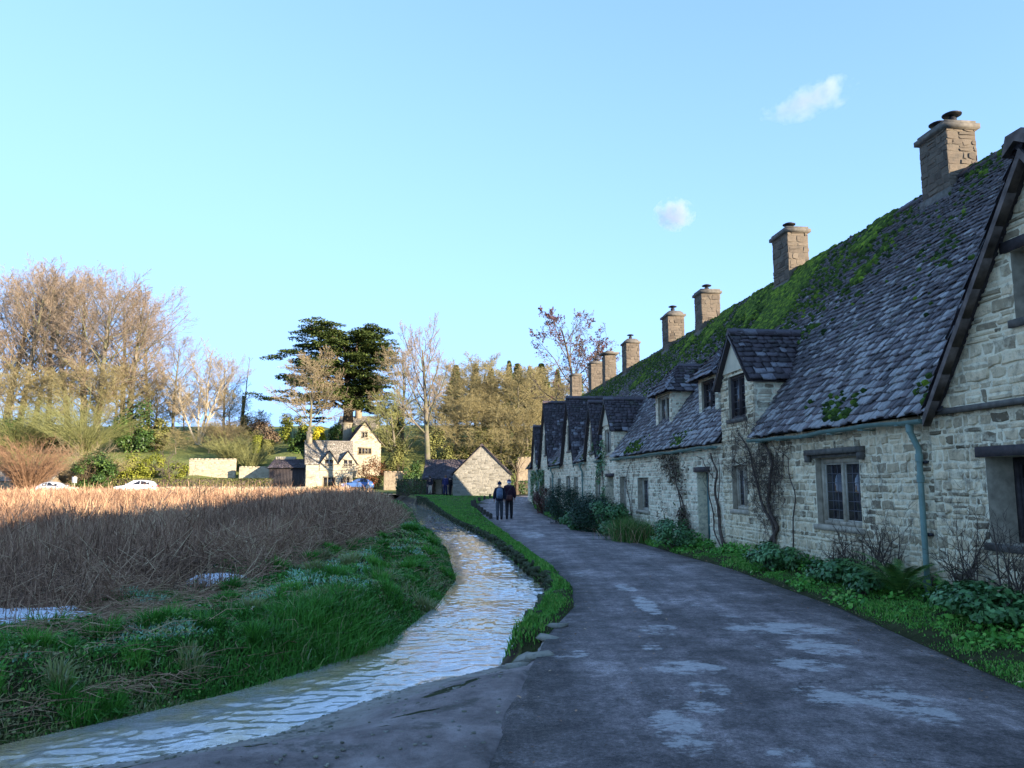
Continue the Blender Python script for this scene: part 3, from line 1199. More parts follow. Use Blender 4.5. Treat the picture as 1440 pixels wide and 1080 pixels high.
# ---- cottage C
Cc = Cot("stone_cottage", "stone cottage with a teal door set deep in its whitish wall", 9.0)
d1 = (8.0, 8.85, -0.12, 1.9)
front_wall(Cc, 7.0, 12.0, [d1], 3, mat=m_wallpale)
door(Cc, *d1)
sk1 = roof_dormer(Cc, 9.0, 0.72, 0.42, 3.3, 4.4, 5.2, (8.5, 9.5, 3.38, 4.32), 13, "oak")
main_roof(Cc, 7.0, 12.0, 3, [], 0.95)
chimney(Cc, 9.55, 10.5, 3.05, 3.65, 6.6, 8.6, 3, 1)
gutter(Cc, 6.95, 12.0, 2.5)

# ---- cottage D
Dd = Cot("stone_cottage", "whitish cottage with two tall narrow windows, next beyond the teal door", 14.5)
w3 = (13.4, 14.75, 0.75, 1.8)
w4 = (16.3, 17.25, 0.7, 1.85)
front_wall(Dd, 12.0, 17.4, [w3, w4], 4, mat=m_wallpale)
window(Dd, *w3, depth=0.2, lights=2, style="wood")
window(Dd, *w4, depth=0.2, lights=2, style="wood")
sk2 = roof_dormer(Dd, 13.0, 0.85, 0.42, 3.35, 4.42, 5.3, (12.4, 13.6, 3.42, 4.34), 14, "wood")
main_roof(Dd, 12.0, 17.4, 4, [], 0.9)
chimney(Dd, 16.6, 17.35, 3.05, 3.75, 6.7, 8.6, 4, 1)
gutter(Dd, 12.0, 17.75, 2.5)

# ---- cottage E
Ee = Cot("stone_cottage", "stone cottage with green creeper by its open doorway and two gabled dormers side by side", 21.0)
d2 = (18.2, 19.3, -0.1, 1.85)
w5 = (20.6, 21.6, 0.8, 1.8)
front_wall(Ee, 17.4, 24.5, [d2, w5], 5, mat=m_wallpale)
door(Ee, *d2, mat=m_oak)
window(Ee, *w5, depth=0.15, lights=2, style="wood")
s1 = wall_dormer(Ee, 18.95, 1.0, 2.56, 3.75, 4.9, (18.4, 19.5, 2.72, 3.68), 5, 3.85, "wood", m_wallpale)
s2 = wall_dormer(Ee, 22.0, 1.25, 2.56, 2.9, 5.1, (21.6, 22.4, 2.9, 4.0), 6, None, "oak", m_wallpale, cheeks=())
main_roof(Ee, 17.4, 24.5, 5, [s1, s2], 0.8)
chimney(Ee, 20.75, 21.6, 3.05, 3.75, 6.7, 8.65, 5, 1, "dome")
gutter(Ee, 19.95, 20.7, 2.5)
gutter(Ee, 23.3, 24.5, 2.5)
downpipe(Ee, 24.0, 2.5)

# ---- cottage F
Ff = Cot("stone_cottage", "stone cottage with a tall pointed wall gable behind the dark clipped bush", 29.0)
w6 = [(25.6, 26.7, 0.8, 1.9), (27.6, 28.9, 0.8, 1.95), (30.6, 31.7, 0.8, 1.85)]
front_wall(Ff, 24.5, 33.2, w6, 6, mat=m_wallpale)
for q in w6:
    window(Ff, *q, depth=0.15, lights=2, style="wood")
s1 = wall_dormer(Ff, 27.7, 2.0, 2.56, 2.6, 5.9, (27.15, 28.25, 3.2, 4.5), 7, None, "oak", m_wallpale, cheeks=())
main_roof(Ff, 24.5, 33.2, 6, [s1], 0.6)
chimney(Ff, 28.0, 28.9, 3.05, 3.75, 6.8, 8.8, 6, 1, "dome")
gutter(Ff, 24.5, 25.6, 2.5)
gutter(Ff, 29.8, 33.2, 2.5)
downpipe(Ff, 33.0, 2.5)

# ---- cottage G
Gg = Cot("stone_cottage", "stone cottage with the tallest dark slated gable slope, next to the low end house", 36.0)
w7 = [(33.9, 34.7, 0.9, 1.9), (37.4, 38.4, 0.8, 1.9)]
front_wall(Gg, 33.2, 39.4, w7, 7, mat=m_wallpale)
for q in w7:
    window(Gg, *q, depth=0.15, lights=2, style="wood")
s1 = wall_dormer(Gg, 36.2, 2.3, 2.56, 2.6, 6.55, (35.7, 36.7, 3.3, 4.5), 8, None, "oak", m_wallpale, cheeks=())
main_roof(Gg, 33.2, 39.4, 7, [s1], 0.4)
chimney(Gg, 33.25, 34.0, 3.1, 3.75, 6.9, 9.0, 7, 0, "table")
chimney(Gg, 38.3, 39.2, 3.3, 4.1, 5.5, 9.3, 9, 1)
gutter(Gg, 33.2, 33.9, 2.5)
downpipe(Gg, 39.1, 2.5)

# ---- cottage H: low end house
Hh = Cot("end_cottage", "last low cottage of the terrace with a small pointed gable and a pale chimney", 42.0)
w8 = [(40.2, 41.2, 0.9, 1.9)]
front_wall(Hh, 39.4, 45.5, w8, 8, mat=m_wallpale)
window(Hh, *w8[0], depth=0.15, lights=2, style="wood")
s1 = wall_dormer(Hh, 41.0, 1.4, 2.56, 3.0, 5.4, (40.5, 41.4, 3.0, 4.2), 9, None, "wood", m_wallpale, cheeks=())
main_roof(Hh, 39.4, 45.5, 8, [s1], 0.2, m_slateb)
chimney(Hh, 44.0, 44.9, 3.05, 3.75, 6.7, 9.3, 8, 0, "slab")
k = MB()
stones(k, (7, 45.5, 0), -X3, Z3, [(0.2, -0.5), (7, -0.5), (7, 2.6), (0.2, 2.6)], RNG(8))
stones(k, (7, 45.5, 0), -X3, Z3, [(0.2, 2.6), (7, 2.6), (3.6, 7.45)], RNG(9))
Hh.put(k, "end_wall", m_wall)
import bmesh
# ------------------------------------------------------------------ stream, lane and land
WATER = -0.25
_L = np.array([(-12.0, -1.0), (-8.2, 2.0), (-5.4, 4.2), (-3.71, 5.85), (-3.12, 6.52), (-2.52, 7.26), (-1.97, 8.2), (-1.43, 9.43), (-1.11, 12.37), (-1.05, 15.47), (-1.87, 22.9), (-4.37, 36.8), (-7.35, 56.6), (-10.5, 72), (-16, 90), (-40, 110)])
_R = np.array([(-11.0, -2.0), (-7.0, 1.8), (-4.4, 4.2), (-3.34, 5.29), (-2.04, 6.09), (-1.19, 7.44), (-0.25, 8.35), (0.02, 8.9), (0.23, 10.05), (0.54, 12.04), (0.57, 14.05), (0.23, 16.9), (-0.68, 25.0), (-2.62, 35.9), (-6.58, 60), (-9.3, 72), (-13, 90), (-37, 113)])
_RL = np.array([(-1.2, -8), (-0.6, 0), (-0.24, 4.3), (0.1, 7.0), (0.34, 8.6), (0.78, 10.5), (0.92, 12.5), (0.78, 15.5), (0.1, 23), (-0.7, 32), (-1.5, 40), (-2.2, 48), (-2.3, 54)])
_RR = np.array([(4.0, -8), (4.1, 0), (4.17, 6.5), (4.25, 8.2), (4.36, 10.2), (4.3, 12.5), (4.3, 15), (3.94, 18.9), (3.4, 25.4), (2.45, 32), (1.75, 40), (1.4, 48), (1.5, 54)])


def xof(P, y):
    return np.interp(y, P[:, 1], P[:, 0])


def slope_f(P, y):
    d = (xof(P, y + 0.4) - xof(P, y - 0.4)) / 0.8
    return 1 / np.sqrt(1 + d * d)


def zroad(y):
    return np.interp(y, [-20, 12, 30, 38, 50, 65, 90, 120], [0, 0, -0.12, -0.1, 0.08, 0.42, 0.35, 0.5])


def hill(x, y):
    h = np.interp(y, [94, 100, 106, 111, 118, 122, 130, 150, 175, 260, 700, 4000], [0, 0.2, 0.9, 2.4, 5.6, 5.9, 8.2, 11.5, 14.0, 15.5, 17, 17])
    k = sstep(-6, 30, x)
    h2 = np.interp(y, [70, 80, 110, 150, 200, 300, 4000], [0, 0.3, 4.0, 9.0, 14, 17, 17])
    h = h * (1 - k) + h2 * k
    e = sstep(14, 80, x) * 7.0
    return np.maximum(h, e)


def ground_z(x, y, rough=True):
    x, y = np.asarray(x, float), np.asarray(y, float)
    l, r = xof(_L, y), xof(_R, y)
    dl = (l - x) * slope_f(_L, y)
    dr = (x - r) * slope_f(_R, y)
    rl, rr = xof(_RL, y), xof(_RR, y)
    zr = zroad(y)
    n = (fbm(x, y, 1.6, 0, 3) - 0.5) if rough else 0
    # left bank and meadow
    mound = (fbm(x, y, 0.8, 5, 3) - 0.5) * 0.55 * sstep(0.3, 1.2, dl) if rough else 0
    left = mound - 0.34 + sstep(0.0, 0.75, dl) * (0.5 + 0.1 * n) - sstep(1.5, 9, dl) * 0.22 + 0.16 * n * sstep(0.4, 2, dl) + 0.3 * sstep(70, 92, y)
    # right side: steep to the verge, or the sloping apron of the ford
    ford = 1 - sstep(8.3, 8.7, y)
    vergz = zr + 0.07 + 0.05 * n
    right_v = -0.42 + sstep(0.0, 0.14, dr) * (vergz + 0.42)
    right_f = -0.34 + sstep(0.0, 1.2, dr) * 0.31
    right = right_v * (1 - ford) + right_f * ford
    inroad = sstep(-0.1, 0.12, x - rl) * (1 - sstep(-0.02, 0.25, x - rr))
    inroad = np.where(y > 54, 0, inroad)
    right = right * (1 - inroad) + (zr - 0.05) * inroad
    wl = 5.6 - 0.098 * (y - 11)
    bank = sstep(0.0, 1.2, x - rr) * 0.13 + 0.05 * n * sstep(0.1, 0.6, x - rr)
    right = right + np.where((x > rr) & (y < 56), bank, 0)
    bed = -0.42 + 0.05 * (fbm(x, y, 0.7, 3, 2) - 0.5)
    z = np.where(dl > 0, left, np.where(dr > 0, right, bed))
    return z + hill(x, y)


def grid_axis(segs):
    out = []
    for a, b, st in segs:
        out += list(np.arange(a, b, st))
    out.append(segs[-1][1])
    return np.array(out)


gx = grid_axis([(-3000, -400, 650), (-400, -100, 30), (-100, -30, 5), (-30, -9, 0.9), (-9, 7, 0.16), (7, 20, 1.5), (20, 120, 8), (120, 400, 40), (400, 3000, 650)])
gy = grid_axis([(-60, -4, 8), (-4, 2, 0.8), (2, 26, 0.18), (26, 66, 0.55), (66, 180, 2.5), (180, 400, 15), (400, 4200, 400)])
GX, GY = np.meshgrid(gx, gy)
GZ = ground_z(GX, GY)
nx, ny = len(gx), len(gy)
mb = MB()
ii = np.arange(ny - 1)[:, None] * nx + np.arange(nx - 1)[None, :]
F = np.stack([ii, ii + 1, ii + nx + 1, ii + nx], -1).reshape(-1, 4)
cx_, cy_ = GX, GY
dl_ = (xof(_L, cy_) - cx_) * slope_f(_L, cy_)
soil = sstep(1.2, 3.5, dl_ + 1.5 * (fbm(cx_, cy_, 2.5, 2) - 0.5)) * (1 - sstep(84, 92, cy_))
inbed = (dl_ < 0.12) & (cx_ < xof(_R, cy_) + 0.15)
zone = np.where(inbed, 1.0, 0.1 + 0.55 * soil)
zone = np.where(cy_ > 92, 0.25, zone)
mb.add(np.stack([GX, GY, GZ], -1).reshape(-1, 3), F, 0.0)
M = Mat("ground", 0.95, 0.1)
zc = M.ramp(M.attr(), [(0.0, (0.05, 0.05, 0.02)), (0.15, (0.05, 0.055, 0.022)), (0.25, (0.17, 0.19, 0.06)), (0.45, (0.08, 0.06, 0.04)), (0.65, (0.075, 0.055, 0.04)), (0.98, (0.14, 0.11, 0.07)), (1.0, (0.2, 0.15, 0.085))])
v = M.ramp(M.noise(3, 8, 0.65), [(0.3, 0.5), (0.7, 1.3)])
M.color(M.mix(1.0, zc, v, "MULTIPLY"))
M.bump(M.noise(9, 8, 0.7), 0.8, 0.06)
structure(point_attr(mb.build("ground", M.m, smooth=True), zone))

# ---- water: real ripples near the camera
mb = MB()
ys = np.concatenate([np.arange(-1.9, 3.5, 0.12), np.arange(3.5, 16, 0.03), np.arange(16, 30, 0.06), np.arange(30, 108, 0.5)])
k = 150
T = np.linspace(0, 1, k)
over = 0.3 * (1 - sstep(8.2, 8.8, ys)) + 0.06
l, r = xof(_L, ys) - 0.05, xof(_R, ys) + over
X = l[:, None] + (r - l)[:, None] * T
Y = np.repeat(ys[:, None], k, 1)


def ridged(x, y, s, ch):
    return 1 - np.abs(2 * vnoise(x, y, s, ch) - 1)


# ripples run with the current, so they are laid out along the stream
su = Y * 1.0 + 0.35 * vnoise(X, Y, 0.9, 6)
calm = sstep(0.0, 0.3, (X - xof(_L, Y)) * slope_f(_L, Y)) * (0.45 + 0.55 * sstep(0.3, 0.6, fbm(X, Y, 1.3, 5, 2)))
rip = 0.02 * (ridged(X * 1.0, su * 1.5, 0.28, 1) - 0.5) + 0.01 * (ridged(X * 1.2 + 5, su * 1.7, 0.13, 3) - 0.5) + 0.007 * (vnoise(X, su * 1.4, 0.08, 4) - 0.5)
Z = WATER + rip * calm
ii = np.arange(len(ys) - 1)[:, None] * k + np.arange(k - 1)[None, :]
mb.add(np.stack([X, Y, Z], -1).reshape(-1, 3), np.stack([ii, ii + 1, ii + k + 1, ii + k], -1).reshape(-1, 4), 0.5)
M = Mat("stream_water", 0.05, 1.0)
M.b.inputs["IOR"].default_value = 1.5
M.color(M.ramp(M.noise(0.8, 6, 0.65), [(0.4, (0.55, 0.42, 0.2)), (0.49, (0.5, 0.47, 0.4)), (0.6, (0.56, 0.57, 0.58))]))  # pale tones put the sky's reflection into the colour; golden tones are the bed
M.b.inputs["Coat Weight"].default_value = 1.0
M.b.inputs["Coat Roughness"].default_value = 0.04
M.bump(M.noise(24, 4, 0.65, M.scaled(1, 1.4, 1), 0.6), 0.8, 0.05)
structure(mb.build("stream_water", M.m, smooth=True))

# ---- lane: one lofted sheet, bending right behind the end cottage
LL = np.array([*_RL, (-1.9, 59), (-0.6, 63.5), (2.5, 67), (8, 69), (16, 70)])
RR = np.array([*_RR, (2.0, 57), (3.4, 59.5), (6, 61), (10, 62), (16, 62.5)])


def loft_curve(P, Q):
    """matched left and right edges resampled finely"""
    seg = np.linalg.norm(np.diff((P + Q) / 2, axis=0), axis=1)
    s = np.concatenate([[0], np.cumsum(seg)])
    tt = np.concatenate([np.arange(0, 26, 0.07), np.arange(26, s[-1], 0.3), [s[-1]]])
    return np.stack([np.interp(tt, s, P[:, 0]), np.interp(tt, s, P[:, 1])], 1), np.stack([np.interp(tt, s, Q[:, 0]), np.interp(tt, s, Q[:, 1])], 1), tt


# pair the two edge lists on common stations
n_c = min(len(LL), len(RR))
LL, RR = LL[:n_c], RR[:n_c] if len(RR) >= n_c else RR
Lp, Rp, tt = loft_curve(LL, RR)
k = 80
T = np.linspace(0, 1, k)
X = Lp[:, None, 0] + (Rp - Lp)[:, None, 0] * T
Y = Lp[:, None, 1] + (Rp - Lp)[:, None, 1] * T
ragL = 0.16 * (fbm(Lp[:, 0], Lp[:, 1], 0.7, 3, 3) - 0.5) * 2
X[:, 0] += ragL
X[:, -1] += 0.16 * (fbm(Rp[:, 0] + 9, Rp[:, 1], 0.8, 4, 3) - 0.5) * 2
Z = zroad(Y) + 0.03 * np.sin(PI * T)[None, :] + 0.012 * (fbm(X, Y, 1.5, 1, 2) - 0.5) - 0.055 * (np.abs(T - 0.5) > 0.494)
Z = np.where(Y > 52, np.maximum(Z, ground_z(X, Y) + 0.03), Z)
ii = np.arange(len(tt) - 1)[:, None] * k + np.arange(k - 1)[None, :]
cX, cY = X, Y
# worn pale patches of the surface, measured on the photograph
PATCH = [(895, 838, 922, 868, 1), (1008, 878, 1190, 896, 1), (895, 880, 958, 897, .8), (1100, 900, 1205, 926, .95), (1045, 908, 1090, 919, .7), (1085, 929, 1190, 949, .9), (915, 932, 1018, 954, .9),
         (1122, 968, 1195, 1000, .95), (1215, 964, 1325, 1022, 1), (975, 962, 1022, 985, .8), (968, 990, 1012, 1012, .85), (922, 998, 988, 1065, .95), (912, 978, 950, 990, .7), (1085, 1058, 1140, 1085, .8), (770, 914, 832, 928, .7),
         (868, 822, 892, 836, .8), (972, 852, 995, 860, .7), (1010, 866, 1036, 874, .6), (1010, 1020, 1030, 1040, .5), (1225, 950, 1270, 962, .6), (1240, 1062, 1300, 1082, .6), (905, 905, 930, 920, .7), (730, 742, 765, 756, .7), (752, 765, 790, 775, .5), (800, 800, 822, 812, .6)]
fr = np.zeros_like(cX)
for (x0, y0, x1, y1, st) in PATCH:
    c = pg((x0 + x1) / 2, (y0 + y1) / 2, 0)
    hx = abs(pg(x1, (y0 + y1) / 2, 0)[0] - c[0]) + 0.06
    hy = abs(pg((x0 + x1) / 2, y0, 0)[1] - pg((x0 + x1) / 2, y1, 0)[1]) / 2 + 0.07
    q = 1.35 - ((cX - c[0]) / hx) ** 2 - ((cY - c[1]) / hy) ** 2
    fr = np.maximum(fr, np.clip(q, 0, 1) * st)
nz = fbm(cX * 0.8, cY * 1.3, 0.55, 2, 3)
tm = np.broadcast_to(T[None, :], fr.shape)
wear = np.exp(-((tm - 0.33) / 0.1) ** 2) + np.exp(-((tm - 0.7) / 0.1) ** 2)
fr = np.clip(fr * 0.62 + 0.1 * wear * sstep(0.5, 0.75, fbm(cX, cY * 0.7, 1.2, 5, 3)), 0, 1)
mb = MB()
mb.add(np.stack([X, Y, Z], -1).reshape(-1, 3), np.stack([ii, ii + 1, ii + k + 1, ii + k], -1).reshape(-1, 4), 0.0)
M = Mat("old_tarmac", 0.72, 0.35)
a = M.attr()
sp = M.noise(60, 4, 0.7)
big = M.noise(0.8, 5, 0.6)
c = M.ramp(big, [(0.36, (0.1229, 0.09702, 0.08984)), (0.5, (0.2048, 0.1648, 0.1557)), (0.64, (0.3276, 0.2695, 0.2545))])
c = M.mix(1.0, c, M.ramp(M.noise(4.5, 8, 0.75), [(0.34, 0.5), (0.66, 1.5)]), "MULTIPLY")
c = M.mix(M.math("MULTIPLY", M.attr("edge"), M.ramp(M.noise(2.6, 7, 0.75), [(0.4, 0.25), (0.6, 1.0)])), c, (0.045, 0.034, 0.024))
c = M.mix(M.math("MULTIPLY", M.ramp(sp, [(0.5, 0.0), (0.7, 1.0)]), 0.35), c, (0.2, 0.19, 0.18))
br = M.math("MULTIPLY", M.ramp(M.noise(1.7, 6, 0.7), [(0.5, 0.0), (0.7, 1.0)]), 0.45)
c = M.mix(br, c, (0.05, 0.038, 0.03))
stk = M.noise(1.0, 5, 0.65, M.scaled(2.6, 0.22, 1))
c = M.mix(1.0, c, M.ramp(stk, [(0.32, 0.62), (0.68, 1.3)]), "MULTIPLY")
c = M.mix(1.0, c, M.ramp(M.noise(140, 3, 0.8), [(0.32, 0.55), (0.68, 1.45)]), "MULTIPLY")
c = M.mix(1.0, c, M.ramp(M.noise(30, 9, 0.85), [(0.36, 0.5), (0.5, 1.0), (0.64, 1.6)]), "MULTIPLY")
vo = M.n("ShaderNodeTexVoronoi", feature="DISTANCE_TO_EDGE")
vo.inputs["Scale"].default_value = 0.75
wv = M.n("ShaderNodeVectorMath", operation="ADD")
M.l(M.coord(), wv.inputs[0])
nv = M.n("ShaderNodeTexNoise")
nv.inputs["Scale"].default_value = 2.2
nv.inputs["Detail"].default_value = 6
M.l(M.coord(), nv.inputs["Vector"])
M.l(nv.outputs["Color"], wv.inputs[1])
M.l(wv.outputs[0], vo.inputs["Vector"])
crk = M.math("MULTIPLY", M.ramp(vo.outputs["Distance"], [(0.0, 1.0), (0.012, 0.0)]), M.ramp(M.noise(0.5, 3), [(0.5, 0.0), (0.6, 0.8)]))
c = M.mix(crk, c, (0.02, 0.018, 0.016))
e = M.math("MULTIPLY", a, M.math("ADD", 1.0, M.math("MULTIPLY", M.math("SUBTRACT", M.noise(4.2, 10, 0.8, M.scaled(0.8, 1.3, 1)), 0.5), 6.0)))
c = M.mix(M.math("MULTIPLY", M.ramp(e, [(0.4, 0.0), (0.62, 1.0)]), 0.85), c, (0.56, 0.52, 0.49))
c = M.mix(1.0, c, M.ramp(M.noise(24, 10, 0.9), [(0.34, 0.55), (0.5, 1.0), (0.66, 1.45)]), "MULTIPLY")
M.color(c)
M.bump(M.noise(75, 6, 0.8), 0.9, 0.02)
road = structure(point_attr(mb.build("road", M.m, smooth=True), fr))
ea_ = road.data.attributes.new("edge", "FLOAT", "POINT")
ea_.data.foreach_set("value", np.broadcast_to((1 - sstep(0.0, 0.22, np.minimum(T, 1 - T)))[None, :], X.shape).astype(np.float32).ravel())

# ---- apron of the ford: gravel and mud
mb = MB()
ys = np.arange(-2.0, 8.75, 0.08)
T = np.linspace(0, 1, 60)
l, r = xof(_R, ys) - 0.25, xof(_RL, ys) + 0.12
X = l[:, None] + (r - l)[:, None] * T
Y = np.repeat(ys[:, None], 60, 1)
X = np.where((T > 0.97)[None, :], X, X)
dr = (X - xof(_R, Y)) * slope_f(_R, Y)
Z = -0.31 + 0.08 * sstep(0.0, 0.25, dr) + 0.215 * sstep(0.2, 1.3, dr) + 0.035 * (fbm(X, Y, 0.6, 2, 4) - 0.5) * sstep(-0.1, 0.3, dr)
Z = np.where(X > xof(_RL, Y), zroad(Y) - 0.03, Z)
ii = np.arange(len(ys) - 1)[:, None] * 60 + np.arange(59)[None, :]
mb.add(np.stack([X, Y, Z], -1).reshape(-1, 3), np.stack([ii, ii + 1, ii + 61, ii + 60], -1).reshape(-1, 4), 0.0)
M = Mat("ford_gravel", 0.75, 0.35)
c = M.ramp(M.noise(1.7, 9, 0.75), [(0.34, (0.1, 0.075, 0.065)), (0.5, (0.25, 0.195, 0.175)), (0.66, (0.42, 0.34, 0.31))])
c = M.mix(M.math("MULTIPLY", M.ramp(M.noise(30, 5, 0.7), [(0.5, 0.0), (0.66, 1.0)]), 0.5), c, (0.24, 0.21, 0.19))
c = M.mix(M.math("MULTIPLY", M.attr(), 0.85), c, M.ramp(M.noise(5, 7, 0.7), [(0.35, (0.22, 0.185, 0.14)), (0.65, (0.46, 0.41, 0.34))]))
c = M.mix(M.math("MULTIPLY", M.ramp(M.noise(2.2, 6, 0.7), [(0.56, 0.0), (0.63, 1.0)]), 0.6), c, (0.05, 0.05, 0.03))
M.color(c)
M.bump(M.noise(26, 7, 0.75), 0.9, 0.035)
structure(point_attr(mb.build("ford_apron", M.m, smooth=True), 1 - sstep(0.35, 0.75, dr)))

# ---- village road on the far side, where the cars stand
mb = MB()
xs = np.linspace(-140, -6, 90)
for i in range(len(xs) - 1):
    q = []
    for x_, y_ in ((xs[i], 87.5), (xs[i + 1], 87.5), (xs[i + 1], 93.5), (xs[i], 93.5)):
        q.append((x_, y_, 0.26 + float(ground_z(x_, y_, False)) * 0 + 0.0))
    mb.poly(q, 0.0)
structure(mb.build("village_road", m_simple("pale_road", (0.2, 0.17, 0.14), 0.9, 0.2, 0.2, 1.5)))


# ------------------------------------------------------------------ retaining wall of the stream
def rock(mb, c, s, rng, a=0.5):
    """an angular weathered stone: the hull of points scattered near a block's surface"""
    bm = bmesh.new()
    P = rng.uniform(-1, 1, (18, 3))
    P /= np.max(np.abs(P), axis=1)[:, None] ** 0.75
    P *= rng.uniform(0.8, 1.05, (18, 1))
    rz = rng.uniform(-0.5, 0.5)
    R = np.array([[math.cos(rz), -math.sin(rz), 0], [math.sin(rz), math.cos(rz), 0], [0, 0, 1]])
    P = P * np.array(s) * 0.5 @ R.T + np.array(c)
    for p in P:
        bm.verts.new(p)
    r_ = bmesh.ops.convex_hull(bm, input=bm.verts)
    bm.verts.index_update()
    V = [tuple(v.co) for v in bm.verts]
    mb.add(V, [[v.index for v in f.verts] for f in bm.faces], a)
    bm.free()


m_rock = m_stone("stream_stone", (0.12, 0.105, 0.085), (0.34, 0.3, 0.25), (0.3, 0.3, 0.3), 0.8, 0.2, 0.0)
m_mossy = m_simple("mossy_stone", (0.05, 0.058, 0.03), 0.95, 0.15, 0.6, 5)
rng = RNG(61)
mb = MB()
y_ = 9.3
while y_ < 68:
    st = rng.uniform(0.18, 0.34)
    f = slope_f(_R, y_)
    x_ = xof(_R, y_)
    top = float(zroad(y_)) + 0.05
    zz = -0.45
    while zz < top - 0.05:
        hh = rng.uniform(0.08, 0.14)
        rock(mb, (x_ + rng.uniform(-0.03, 0.05) + 0.08, y_ + rng.uniform(-0.05, 0.05), zz + hh / 2), (0.2, st * 1.0, hh * 1.1), rng, rng.random())
        zz += hh
    y_ += st * f if f > 0.8 else st * 0.8
tag(mb.build("retaining_wall", m_mossy), "low mossy stone wall holding the grassy verge along the stream", "wall")
for i, (px, py, s, lab) in enumerate([(748, 914, (0.4, 0.3, 0.13), "broad dark-sided stone at the water's edge where the verge ends"),
                                      (775, 903, (0.3, 0.22, 0.08), "flat pale stone half in the grass tip of the verge"),
                                      (782, 888, (0.36, 0.2, 0.07), "long flat stone between the grass tip and the tarmac"),
                                      (760, 929, (0.32, 0.22, 0.08), "pale split stone nearest the lane on the ford corner"),
                                      (728, 926, (0.3, 0.2, 0.07), "low wet stone at the lip of the ford, beside the broad one")]):
    k = MB()
    p = pg(px, py, -0.05)
    rock(k, (0, 0, s[2] * 0.2), s, RNG(200 + i), 0.75)
    o = k.build("edge_stone", m_rock, loc=(p[0], p[1], float(ground_z(p[0], p[1], False)) + 0.03), smooth=False)
    tag(o, lab, "stone", "loose stones at the ford corner")
# small stones of the ford rim
rng = RNG(71)
k = MB()
for i in range(1500):
    y0 = rng.uniform(4.0, 8.3)
    dd = abs(rng.normal(0.12, 0.16)) if i % 3 else rng.uniform(0, 2.2)
    x0 = xof(_R, y0) + dd / slope_f(_R, y0)
    if x0 > xof(_RL, y0):
        continue
    s = rng.uniform(0.005, 0.022)
    z0 = -0.31 + 0.08 * sstep(0, 0.25, dd) + 0.215 * sstep(0.2, 1.3, dd)
    rock(k, (x0, y0, z0 + s * 0.1), (s * 2, s * 1.5, s), rng, rng.random())
tag(k.build("gravel", m_rock), "loose gravel and small stones along the ford edge", "gravel", kind="stuff")

# ------------------------------------------------------------------ grass and reeds
m_grass = m_leaf("grass", [(0.0, (0.0156, 0.0624, 0.0104)), (0.35, (0.0585, 0.2028, 0.026)), (0.65, (0.104, 0.3276, 0.039)), (0.8, (0.182, 0.3744, 0.0585)), (0.88, (0.286, 0.2652, 0.117)), (0.93, (0.26, 0.4992, 0.312)), (1.0, (0.468, 0.7176, 0.52))])
m_reed = m_leaf("dry_reed", [(0.0, (0.1162, 0.06711, 0.04275)), (0.3, (0.2439, 0.1386, 0.0855)), (0.6, (0.3949, 0.2327, 0.1425)), (0.85, (0.5343, 0.3355, 0.1995)), (1.0, (0.6582, 0.4871, 0.285))], 0.85, 0.15)


def sample(n, x0, x1, y0, y1, rng, yp=1.0):
    x = rng.uniform(x0, x1, n)
    y = y0 + (y1 - y0) * rng.random(n) ** yp
    return x, y


# front edge of the reeds, from the photograph
_RE = np.array([(-9.0, 5.0)] + [tuple(pg(a_, b_, 0.1)[:2]) for a_, b_ in ((0, 900), (100, 885), (210, 845), (330, 835), (400, 808), (470, 778), (540, 764), (572, 735))] + [(-9.5, 62), (-12, 76), (-18, 88)])


def reed_zone(x, y):
    """metres inside the reed bed, negative on the grass"""
    return xof(_RE, y) - x


rng = RNG(81)
mb = MB()
# dense left bank of the stream
n_b = 330000
y = 4.2 + 55 * rng.random(n_b) ** 2.2
x = xof(_L, y) - (1.2 + 0.33 * y).clip(0, 6) / slope_f(_L, y) * (rng.random(n_b) ** 1.2 - 0.012)
dl = (xof(_L, y) - x) * slope_f(_L, y)
rz_ = reed_zone(x, y)
clump = fbm(x, y, 1.1, 3, 3)
ok = (dl > -0.03) & (rz_ < 1.2) & (rng.random(len(x)) < np.clip(1.6 - 0.5 * np.maximum(rz_, 0) - 0.9 * (clump < 0.42), 0.1, 1)) & (np.abs(x) < 0.75 * y + 1.5)
x, y, dl, clump = x[ok], y[ok], dl[ok], clump[ok]
lush = np.exp(-(((x - pg(470, 885, 0)[0]) / 0.9) ** 2 + ((y - pg(470, 885, 0)[1]) / 1.1) ** 2))
H = (0.025 + 0.1 * clump ** 2 + 0.17 * lush + 0.02 * (dl < 0.5)) * rng.uniform(0.5, 1.5, len(x))
fz = sstep(0.48, 0.58, fbm(x + 40, y * 1.2, 0.7, 6, 4)) * (dl > 0.7) * (1 - lush)
col = np.clip(0.2 + 0.5 * clump * rng.random(len(x)) + 0.3 * lush * rng.random(len(x)), 0, 0.8)
deadp = sstep(0.5, 0.64, fbm(x + 11, y, 0.8, 7, 3)) * (1 - lush)
col = np.where(rng.random(len(x)) < 0.08 + 0.62 * deadp, rng.uniform(0.84, 0.9, len(x)), col)
col = np.where(rng.random(len(x)) < 0.75 * fz, rng.uniform(0.92, 1.0, len(x)), col)
mb.blades(np.stack([x, y, ground_z(x, y) - 0.01], 1), H, 0.006 + 0.0012 * y, 0.9, rng, col)
q = rng.random(len(x)) < 0.28
lx, ly = x[q], y[q]
mb.leaves(np.stack([lx, ly, ground_z(lx, ly) + 0.02 + 0.05 * rng.random(len(lx))], 1), 0.012 + 0.0018 * ly + 0.022 * rng.random(len(lx)) ** 2, rng, np.clip(np.minimum(col[q], 0.86) + rng.normal(0, 0.08, len(lx)), 0, 0.88), N=(0, 0, 1.4), spread=0.8, aspect=0.8)
